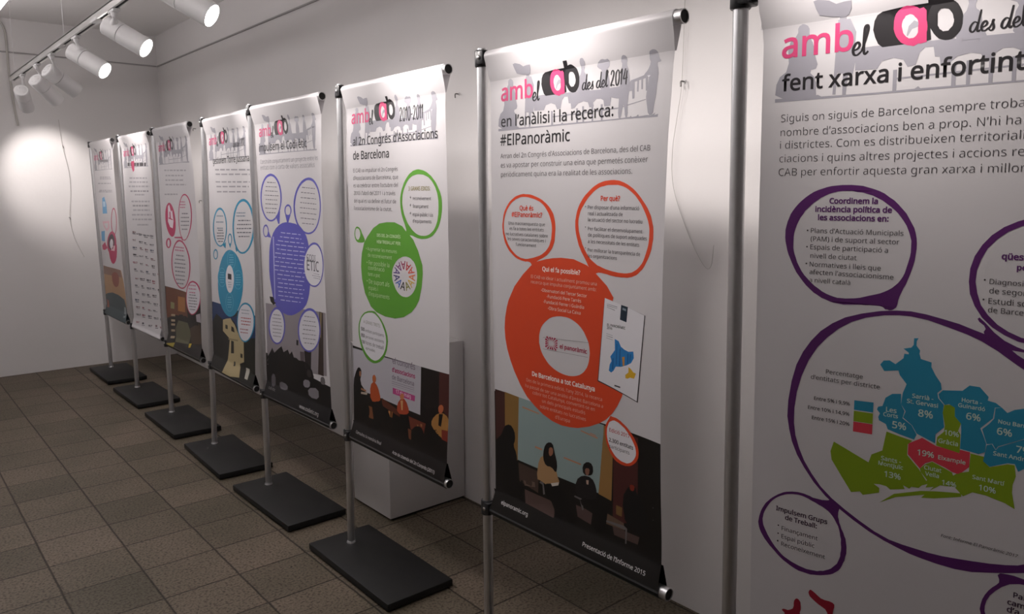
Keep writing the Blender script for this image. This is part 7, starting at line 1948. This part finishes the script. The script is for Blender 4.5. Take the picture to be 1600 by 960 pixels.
    # pockets: round the rod, then down (up) the back to the seam
    for top in (True, False):
        hz = ROD_H if top else LOW_H; seam = top_s if top else low_s
        prof = []
        for a in range(0, 13):
            t = math.pi*a/12
            prof.append((-rr*math.cos(t), hz + (1 if top else -1)*rr*math.sin(t)))
        for s in (0.25, 0.5, 0.75, 1.0): prof.append((rr*(1-s)+0.0008, hz + (seam-hz)*s))
        prev = [grid[i, (len(cv)-1) if top else 0] for i in range(len(cu))]
        for x, z in prof[1:]:
            cur = [bm.verts.new(Vector((x + tx*(z-.035), -flare(u, hz) + ty*(z-.035), z))) for u in cu]
            for i in range(len(cu)-1):
                f = bm.faces.new((prev[i], cur[i], cur[i+1], prev[i+1])); f.smooth = True
                f.material_index = 0 if top else hem_i
            prev = cur
    # --- print
    flat.verts.ensure_lookup_table()
    mp = {}
    for f in flat.faces:
        vv = []
        for q in f.verts:
            if q.index not in mp or mp[q.index] is None:
                pass
            key = q
            if key not in mp: mp[key] = bm.verts.new(put(flare(q.co.x, q.co.y), q.co.y, q[lay]))
            vv.append(mp[key])
        try: g = bm.faces.new(vv); g.material_index = f.material_index; g.smooth = True
        except ValueError: pass
    flat.free()
    for z, c, pts, tr in texts:
        m = mi(c)
        vv = [bm.verts.new(put(u/1000, v/1000, z + 0.3)) for u, v in pts]
        for t in tr:
            if len(set(t)) == 3:
                try: g = bm.faces.new([vv[i] for i in t]); g.material_index = m; g.smooth = True
                except ValueError: pass
    # weld seams as a thin raised line
    for s, c in ((top_s, 0), (low_s, hem_i)):
        n = [bm.verts.new(put(u, s+dv, 1.2 if dv == 0 else 0.1)) for dv in (-0.0015, 0, 0.0015) for u in cu]
        w = len(cu)
        for r in range(2):
            for i in range(w-1):
                f = bm.faces.new((n[r*w+i], n[(r+1)*w+i], n[(r+1)*w+i+1], n[r*w+i+1])); f.material_index = c
    me = bpy.data.meshes.new('banner')
    for f in bm.faces: pass
    bm.to_mesh(me); bm.free()
    for x in mats: me.materials.append(x)
    o = bpy.data.objects.new('banner', me); COL.objects.link(o); o.parent = root
    return o

def make_stand(k, x, y, a, tilt, label, uL, uR, curl, hem):
    tx, ty = tilt
    root = thing('banner_stand', (x, y, 0), a, label, 'banner stand', 'banner stands in the row')
    def lean(p): return Vector((p[0] + tx*max(0, p[2]-.035), p[1] + ty*max(0, p[2]-.035), p[2]))
    # base plate: thick slab, long side under the banner, small feet
    bm = bmesh.new(); add_box(bm, (-0.154, -0.572, 0.007), (0.154, 0.1145, 0.037), 0.004, 2)
    base = link('base_plate', bm, BASE_BLACK, root, True)
    for sx in (-1, 1):
        for yy in (-0.53, 0.075):
            bm = bmesh.new(); add_rev(bm, (sx*0.12, yy, 0), (sx*0.12, yy, 0.008), [(0, 0.014), (1, 0.016)], 12)
            link('rubber_foot', bm, BLACK_PLASTIC, base, True)
    bm = bmesh.new()
    add_rev(bm, lean((0, 0, 0.037)), lean((0, 0, ROD_H+0.03)), [(0, 0.0165), (0.985, 0.0165), (0.985, 0.0145), (1, 0.0135)], 24)
    add_rev(bm, (0, 0, 0.037), (0, 0, 0.045), [(0, 0.021), (1, 0.0185)], 24)
    link('pole', bm, ALU, root, True)
    for z in (ROD_H, LOW_H):
        c = lean((0, 0, z))
        bm = bmesh.new()
        add_rev(bm, c - Vector((0, 0, 0.026)), c + Vector((0, 0, 0.024)), [(0, 0.0205), (0.06, 0.0225), (0.94, 0.0225), (1, 0.0205)], 24)
        add_box(bm, (-0.0225, -0.030, -0.021), (0.0225, 0.0, 0.021), 0.004, 2, fn=lambda p: p + c)
        add_rev(bm, c + Vector((0, -0.028, 0)), c + Vector((0, -0.052, 0)), [(0, 0.0185), (0.8, 0.0165), (1, 0.0150)], 20)
        cl = link('rod_clamp', bm, BLACK_PLASTIC, root, True)
        bm = bmesh.new()
        add_rev(bm, c + Vector((-0.0225, -0.012, 0.0)), c + Vector((-0.0275, -0.012, 0.0)), [(0, 0.0065), (0.7, 0.0060), (1, 0.0035)], 14)
        link('screw', bm, SCREW, cl, True)
    for nm, z in (('top_rod', ROD_H), ('bottom_rod', LOW_H)):
        p0 = lean((0, -0.050, z)); p1 = lean((0, -BAN_W+0.006, z))
        bm = bmesh.new()
        add_rev(bm, p0, p1, [(0, 0.0160), (1, 0.0178)], 24)
        # open tube end
        add_rev(bm, p1, p1 + Vector((0, -0.016, 0)), [(0, ROD_R-0.0006), (1, ROD_R-0.0006), (1, ROD_R-0.0030), (0.3, ROD_R-0.0030)], 24, cap=False)
        rod = link(nm, bm, ALU, root, True)
        bm = bmesh.new()
        add_rev(bm, p1 + Vector((0, -0.002, 0)), p1 + Vector((0, -0.0135, 0)), [(0, ROD_R-0.0032), (1, ROD_R-0.0032)], 20)
        link('end_plug', bm, TUBE_DARK, rod, True)
    build_banner(k, root, tilt, uL, uR, curl, hem)
    return root

STANDS = [
 (8, 1.5007, 0.9419, 0.1246, (-0.0086, 0.0195), 0.053, 0.748, (0.0, 0.0, 1), None, 'nearest banner stand, with purple bubbles round a blue, green and red district map'),
 (7, 1.5461, 1.9382, 0.0042, (-0.0077, -0.0014), 0.044, 0.742, (-0.022, 0.0, 1), '100f0f', 'banner stand with a big orange circle above a photo of a seated panel'),
 (6, 1.5608, 2.956, -0.0058, (0.0056, -0.0116), 0.050, 0.750, (0.012, 0.0, 1), '120d0c', 'banner stand with green bubbles and a wheel of coloured letters before the plinth'),
 (5, 1.5597, 3.8717, 0.0119, (0.0059, 0.005), 0.042, 0.752, (-0.015, 0.0, 1), '100e10', 'banner stand with a tall violet blue bubble above a photo of an audience'),
 (4, 1.5786, 4.7532, -0.0331, (0.0243, -0.0059), 0.045, 0.752, (0.010, 0.0, 1), '1a1814', 'banner stand with teal bubbles above a photo of a pale old building'),
 (3, 1.5919, 5.6649, -0.006, (0.0048, -0.0007), 0.048, 0.752, (0.014, 0.0, 1), '2a2620', 'banner stand with crimson bubbles above a brown photo of a meeting room'),
 (2, 1.6016, 6.5913, 0.0106, (0.0032, -0.0015), 0.048, 0.752, (0.008, 0.0, 1), None, 'white banner stand printed with rows of small logos, second from the back wall'),
 (1, 1.6230, 7.5257, -0.007, (-0.0091, 0.0), 0.050, 0.752, (0.0, 0.0, 1), '37484e', 'farthest banner stand, by the back wall, with a sunset photo at its foot'),
]
for k, x, y, a, tilt, uL, uR, curl, hem, label in STANDS:
    make_stand(k, x, y, a, tilt, label, uL, uR, curl, hem)

# ------------------------------------------------------------ white plinth against the right wall
pl = thing('plinth', (2.079, 3.272, 0), 0, 'white square plinth standing against the right wall behind the green banner', 'plinth')
PW = mat('white_paint', (0.74, 0.72, 0.72), rough=0.5, noise=(3, 0.03))
bm = bmesh.new(); add_box(bm, (-0.229, -0.180, 0.012), (0.229, 0.180, 0.852), 0.002, 2); link('box_body', bm, PW, pl, True)
bm = bmesh.new(); add_box(bm, (-0.215, -0.166, 0), (0.215, 0.166, 0.012)); link('recessed_foot', bm, mat('painted_gap_shade', (0.03, 0.028, 0.026), 0.8), pl)  # foot coloured near black: shade of the recess put into its colour

# ------------------------------------------------------------ lighting track with its spotlights
TRX, TRZ = 1.05, 2.49
WHITE_METAL = mat('white_enamel', (0.66, 0.65, 0.65), rough=0.42, noise=(30, 0.02))
TRACK_ALU = mat('track_aluminium', (0.72, 0.71, 0.70), rough=0.30, metal=0.7)
SLOT = mat('track_slot', (0.01, 0.01, 0.01), rough=0.6)
tr = thing('light_track', (TRX, 0, TRZ), 0, 'long white lighting track hanging from the ceiling on thin wires', 'light track')
bm = bmesh.new()
for lo, hi in (((-0.018, -1.2, 0.0), (-0.011, 7.36, 0.036)), ((0.011, -1.2, 0.0), (0.018, 7.36, 0.036)), ((-0.018, -1.2, 0.030), (0.018, 7.36, 0.037)),
               ((-0.011, -1.2, 0.0), (-0.0075, 7.36, 0.004)), ((0.0075, -1.2, 0.0), (0.011, 7.36, 0.004))):
    add_box(bm, lo, hi)
link('rail', bm, TRACK_ALU, tr)
bm = bmesh.new(); add_box(bm, (-0.0105, -1.19, 0.005), (0.0105, 7.355, 0.0295)); link('slot', bm, SLOT, tr)
bm = bmesh.new(); add_box(bm, (-0.019, 7.36, -0.001), (0.019, 7.372, 0.038), 0.002); link('end_cap', bm, WHITE_METAL, tr, True)
for yy in (7.20, 5.36, 3.5, 1.6, -0.3):
    bm = bmesh.new(); add_tube(bm, [(0, yy, 0.037), (0, yy, ROOM['z1']-TRZ)], 0.0013, 8); add_rev(bm, (0, yy, 0.036), (0, yy, 0.052), [(0, 0.009), (1, 0.005)], 10); add_rev(bm, (0, yy, ROOM['z1']-TRZ-0.012), (0, yy, ROOM['z1']-TRZ), [(0, 0.012), (1, 0.02)], 12)
    link('suspension_wire', bm, WHITE_METAL, tr, True)
for yy in (4.55, 5.45):
    bm = bmesh.new(); add_box(bm, (-0.0195, yy-0.06, -0.003), (0.0195, yy+0.06, 0.012), 0.002); link('track_joiner', bm, WHITE_METAL, tr, True)

LENS = mat('lit_lens', (1.0, 0.97, 0.93), rough=0.3, emit=14.0)
def spot_head(y, B, n, label, group, size=82, blend=1.0, watts=SPOT_W):
    """adapter on the track, bent arm, two-piece cylinder; B = back end of the body, n = beam direction"""
    root = thing('track_spotlight', (TRX, y, TRZ), 0, label, 'spotlight', group)
    B = Vector(B) - Vector((TRX, y, TRZ)); n = Vector(n).normalized(); Ln = 0.225; Rd = 0.051
    E = B + n*Ln
    bm = bmesh.new(); add_box(bm, (-0.016, -0.055, -0.014), (0.016, 0.055, -0.001), 0.003); add_rev(bm, (0, 0, -0.012), (0, 0, -0.034), [(0, 0.016), (0.6, 0.015), (1, 0.011)], 18)
    link('track_adapter', bm, WHITE_METAL, root, True)
    J = B + n*0.05
    upv = (Vector((0, 0, -0.03)) - J); upv = (upv - n*upv.dot(n)).normalized()
    foot = J + upv*(Rd-0.008)
    bm = bmesh.new(); add_rev(bm, (0, 0, -0.030), foot, [(0, 0.010), (0.3, 0.0095), (0.6, 0.013), (0.85, 0.019), (1, 0.026)], 20)
    link('arm', bm, WHITE_METAL, root, True)
    bm = bmesh.new(); add_rev(bm, B, B + n*0.085, [(0, Rd-0.006), (0.05, Rd-0.001), (0.08, Rd), (1, Rd)], 40)
    rh = link('rear_housing', bm, WHITE_METAL, root, True)
    bm = bmesh.new(); add_rev(bm, B - n*0.001, B + n*0.0005, [(0, 0.034), (1, 0.036)], 28)
    for i in range(6):
        ang = i*math.pi/3; t = Vector((0, 0, 1)); e1 = n.cross(t).normalized(); e2 = n.cross(e1)
        c = B + (e1*math.cos(ang) + e2*math.sin(ang))*0.024
        add_rev(bm, c - n*0.003, c, [(0, 0.004), (1, 0.004)], 8)
    link('end_plate', bm, WHITE_METAL, rh, True)
    bm = bmesh.new(); add_rev(bm, B + n*0.084, B + n*0.089, [(0, Rd-0.003), (1, Rd-0.003)], 32, cap=False); link('joint_groove', bm, mat('groove_grey', (0.12, 0.12, 0.12), 0.6), root, True)
    bm = bmesh.new(); add_rev(bm, B + n*0.088, E, [(0, Rd-0.004), (0, Rd), (1, Rd), (1, Rd-0.004), (0.94, Rd-0.006)], 40, cap=False)
    link('front_barrel', bm, WHITE_METAL, root, True)
    bm = bmesh.new(); add_rev(bm, E - n*0.016, E - n*0.004, [(0, Rd-0.005), (0.8, Rd-0.005), (1, Rd-0.008)], 32)
    link('lens', bm, LENS, root, True)
    ld = bpy.data.lights.new('spot_lamp', 'SPOT'); ld.energy = watts; ld.spot_size = math.radians(size); ld.spot_blend = blend
    ld.shadow_soft_size = 0.035; ld.color = (1.0, 0.925, 0.89); ld.use_nodes = False
    lo = bpy.data.objects.new('spot_lamp', ld); COL.objects.link(lo); lo.parent = root
    lo.location = E + n*0.004; lo.rotation_euler = n.to_track_quat('-Z', 'Y').to_euler()
    return root

SG = 'spotlights on the ceiling track'
spot_head(3.28, (1.035, 3.38, 2.43), (0.62, -0.60, -0.50), 'lit spotlight cut off by the top edge of the photo, nearest on the track', SG)
spot_head(4.213, (1.035, 4.313, 2.435), (0.64, -0.57, -0.51), 'lit spotlight facing the viewer, largest one wholly in view', SG)
spot_head(5.053, (1.035, 5.122, 2.420), (0.61, -0.60, -0.52), 'lit spotlight facing the viewer, smaller one in the middle of the track', SG)
spot_head(5.769, (1.035, 5.898, 2.405), (0.80, 0.27, -0.52), 'spotlight with no lens showing, third from the far end of the track', SG)
spot_head(6.303, (1.035, 6.322, 2.390), (0.65, 0.52, -0.56), 'spotlight turned away, second from the far track end, pointing down to the right', SG)
spot_head(6.895, (1.035, 6.907, 2.375), (0.25, 0.82, -0.50), 'spotlight at the far track end, pointing down at the back wall', SG, size=56, blend=0.7, watts=30)
for yy, nn in ((2.45, (0.80, -0.38, -0.60)), (1.65, (0.84, -0.30, -0.60)), (0.75, (0.82, -0.30, -0.60))):  # extra unseen heads, added to bring light onto the near banners
    spot_head(yy, (1.03, yy+0.10, 2.41), nn, 'added track spotlight, out of view, put in to light the near banners', SG, watts=24, size=95)

# ------------------------------------------------------------ hanging linear lamp at the upper left
lp = thing('linear_lamp', (0.455, 4.2, 2.40), 0, 'bright white linear lamp hanging in the upper left corner', 'lamp')
bm = bmesh.new(); add_box(bm, (-0.12, -2.9, 0.0), (0.12, 2.9, 0.075), 0.02, 3); link('diffuser', bm, mat('lit_diffuser', (1.0, 0.95, 0.95), 0.4, emit=TUBE_E), lp, True)
for yy in (-2.9, 2.9):
    bm = bmesh.new(); add_box(bm, (-0.122, yy-0.012, -0.002), (0.122, yy+0.012, 0.079), 0.004); link('end_cap', bm, WHITE_METAL, lp, True)
for yy in (-2.3, 2.3):
    bm = bmesh.new(); add_tube(bm, [(0, yy, 0.075), (0, yy, ROOM['z1']-2.40)], 0.003, 8); link('suspension_wire', bm, WHITE_METAL, lp, True)

# ------------------------------------------------------------ small things on the walls
RAIL = mat('grey_rail', (0.36, 0.345, 0.34), rough=0.5)
XW, YB = ROOM['x1'], ROOM['y1']
bm = bmesh.new(); add_box(bm, (XW-0.010, ROOM['y0']+0.02, 2.786), (XW, YB-0.012, 2.798), 0.002); add_box(bm, (XW-0.013, ROOM['y0']+0.02, 2.786), (XW-0.009, YB-0.012, 2.791))
tag(link('picture_rail', bm, RAIL), 'thin grey picture rail high along the right wall', 'picture rail')
bm = bmesh.new(); add_box(bm, (ROOM['x0']+0.02, YB-0.010, 2.786), (XW-0.012, YB, 2.798), 0.002); add_box(bm, (ROOM['x0']+0.02, YB-0.013, 2.786), (XW-0.012, YB-0.009, 2.791))
tag(link('picture_rail', bm, RAIL), 'thin grey picture rail high along the back wall', 'picture rail')

HOOK = mat('hook_steel', (0.16, 0.15, 0.145), rough=0.4, metal=0.6)
def wall_hook(p, nrm, label):
    """an L-shaped nail: plug in the wall, shank, upturned tip"""
    p = Vector(p); nrm = Vector(nrm); side = Vector((0, 0, 1)).cross(nrm)
    root = thing('wall_hook', p, 0, label, 'hook', 'hooks in the walls')
    bm = bmesh.new(); add_rev(bm, (0, 0, 0), nrm*0.004, [(0, 0.007), (1, 0.006)], 12); link('wall_plug', bm, WHITE_METAL, root, True)
    bm = bmesh.new(); add_tube(bm, spline([nrm*0.002, nrm*0.018, nrm*0.024 + Vector((0, 0, -0.004)), nrm*0.025 + Vector((0, 0, -0.020)) + side*0.002], 5), 0.0028, 8); link('shank', bm, HOOK, root, True)
    return root
wall_hook((XW, 1.75, 2.00), (-1, 0, 0), 'bent dark hook in the right wall between the two nearest banners')
wall_hook((XW, 3.11, 2.085), (-1, 0, 0), 'small hook in the right wall beside the top of the green banner')
wall_hook((XW, 6.94, 2.155), (-1, 0, 0), 'hook in the right wall beside the top of the crimson banner')
wall_hook((XW, 6.90, 1.535), (-1, 0, 0), 'lower hook in the right wall between the crimson and teal banners')
wall_hook((1.46, YB, 2.02), (0, -1, 0), 'upper hook in the back wall, in the pool of light')
wall_hook((1.465, YB, 1.385), (0, -1, 0), 'lower hook in the back wall, under the pool of light')

NYL = mat('nylon_string', (0.50, 0.48, 0.46), rough=0.35)
bm = bmesh.new(); w = XW-0.014
add_tube(bm, spline([(w+0.004, 1.752, 2.786), (w, 1.75, 2.40), (w, 1.752, 2.02), (w, 1.765, 1.90), (w, 1.785, 1.76), (w, 1.775, 1.62), (w, 1.70, 1.45), (w, 1.63, 1.345), (w, 1.600, 1.345), (w, 1.592, 1.42)], 6), 0.0011, 6)
tag(link('nylon_string', bm, NYL), 'clear string hanging from a hook on the right wall, its end curling up', 'string')
bm = bmesh.new(); w = YB-0.014
add_tube(bm, spline([(1.445, w, 2.25), (1.458, w, 2.02), (1.49, w, 1.80), (1.49, w, 1.60), (1.466, w, 1.385), (1.49, w, 1.20), (1.555, w, 1.02)], 6), 0.0013, 6)
tag(link('nylon_string', bm, mat('old_string', (0.36, 0.33, 0.31), rough=0.5)), 'thin grey string hanging from two hooks on the back wall', 'string')
bm = bmesh.new(); w = YB-0.012
add_tube(bm, spline([(1.06, w, 3.06), (1.10, w, 2.98), (1.108, w, 2.85), (1.105, w, 2.65), (1.12, w, 2.35), (1.135, w, 2.18)], 6), 0.009, 8)
tag(link('wall_cable', bm, mat('cable_grey', (0.52, 0.50, 0.47), rough=0.5)), 'grey cable running down the back wall at the far end of the track', 'cable')
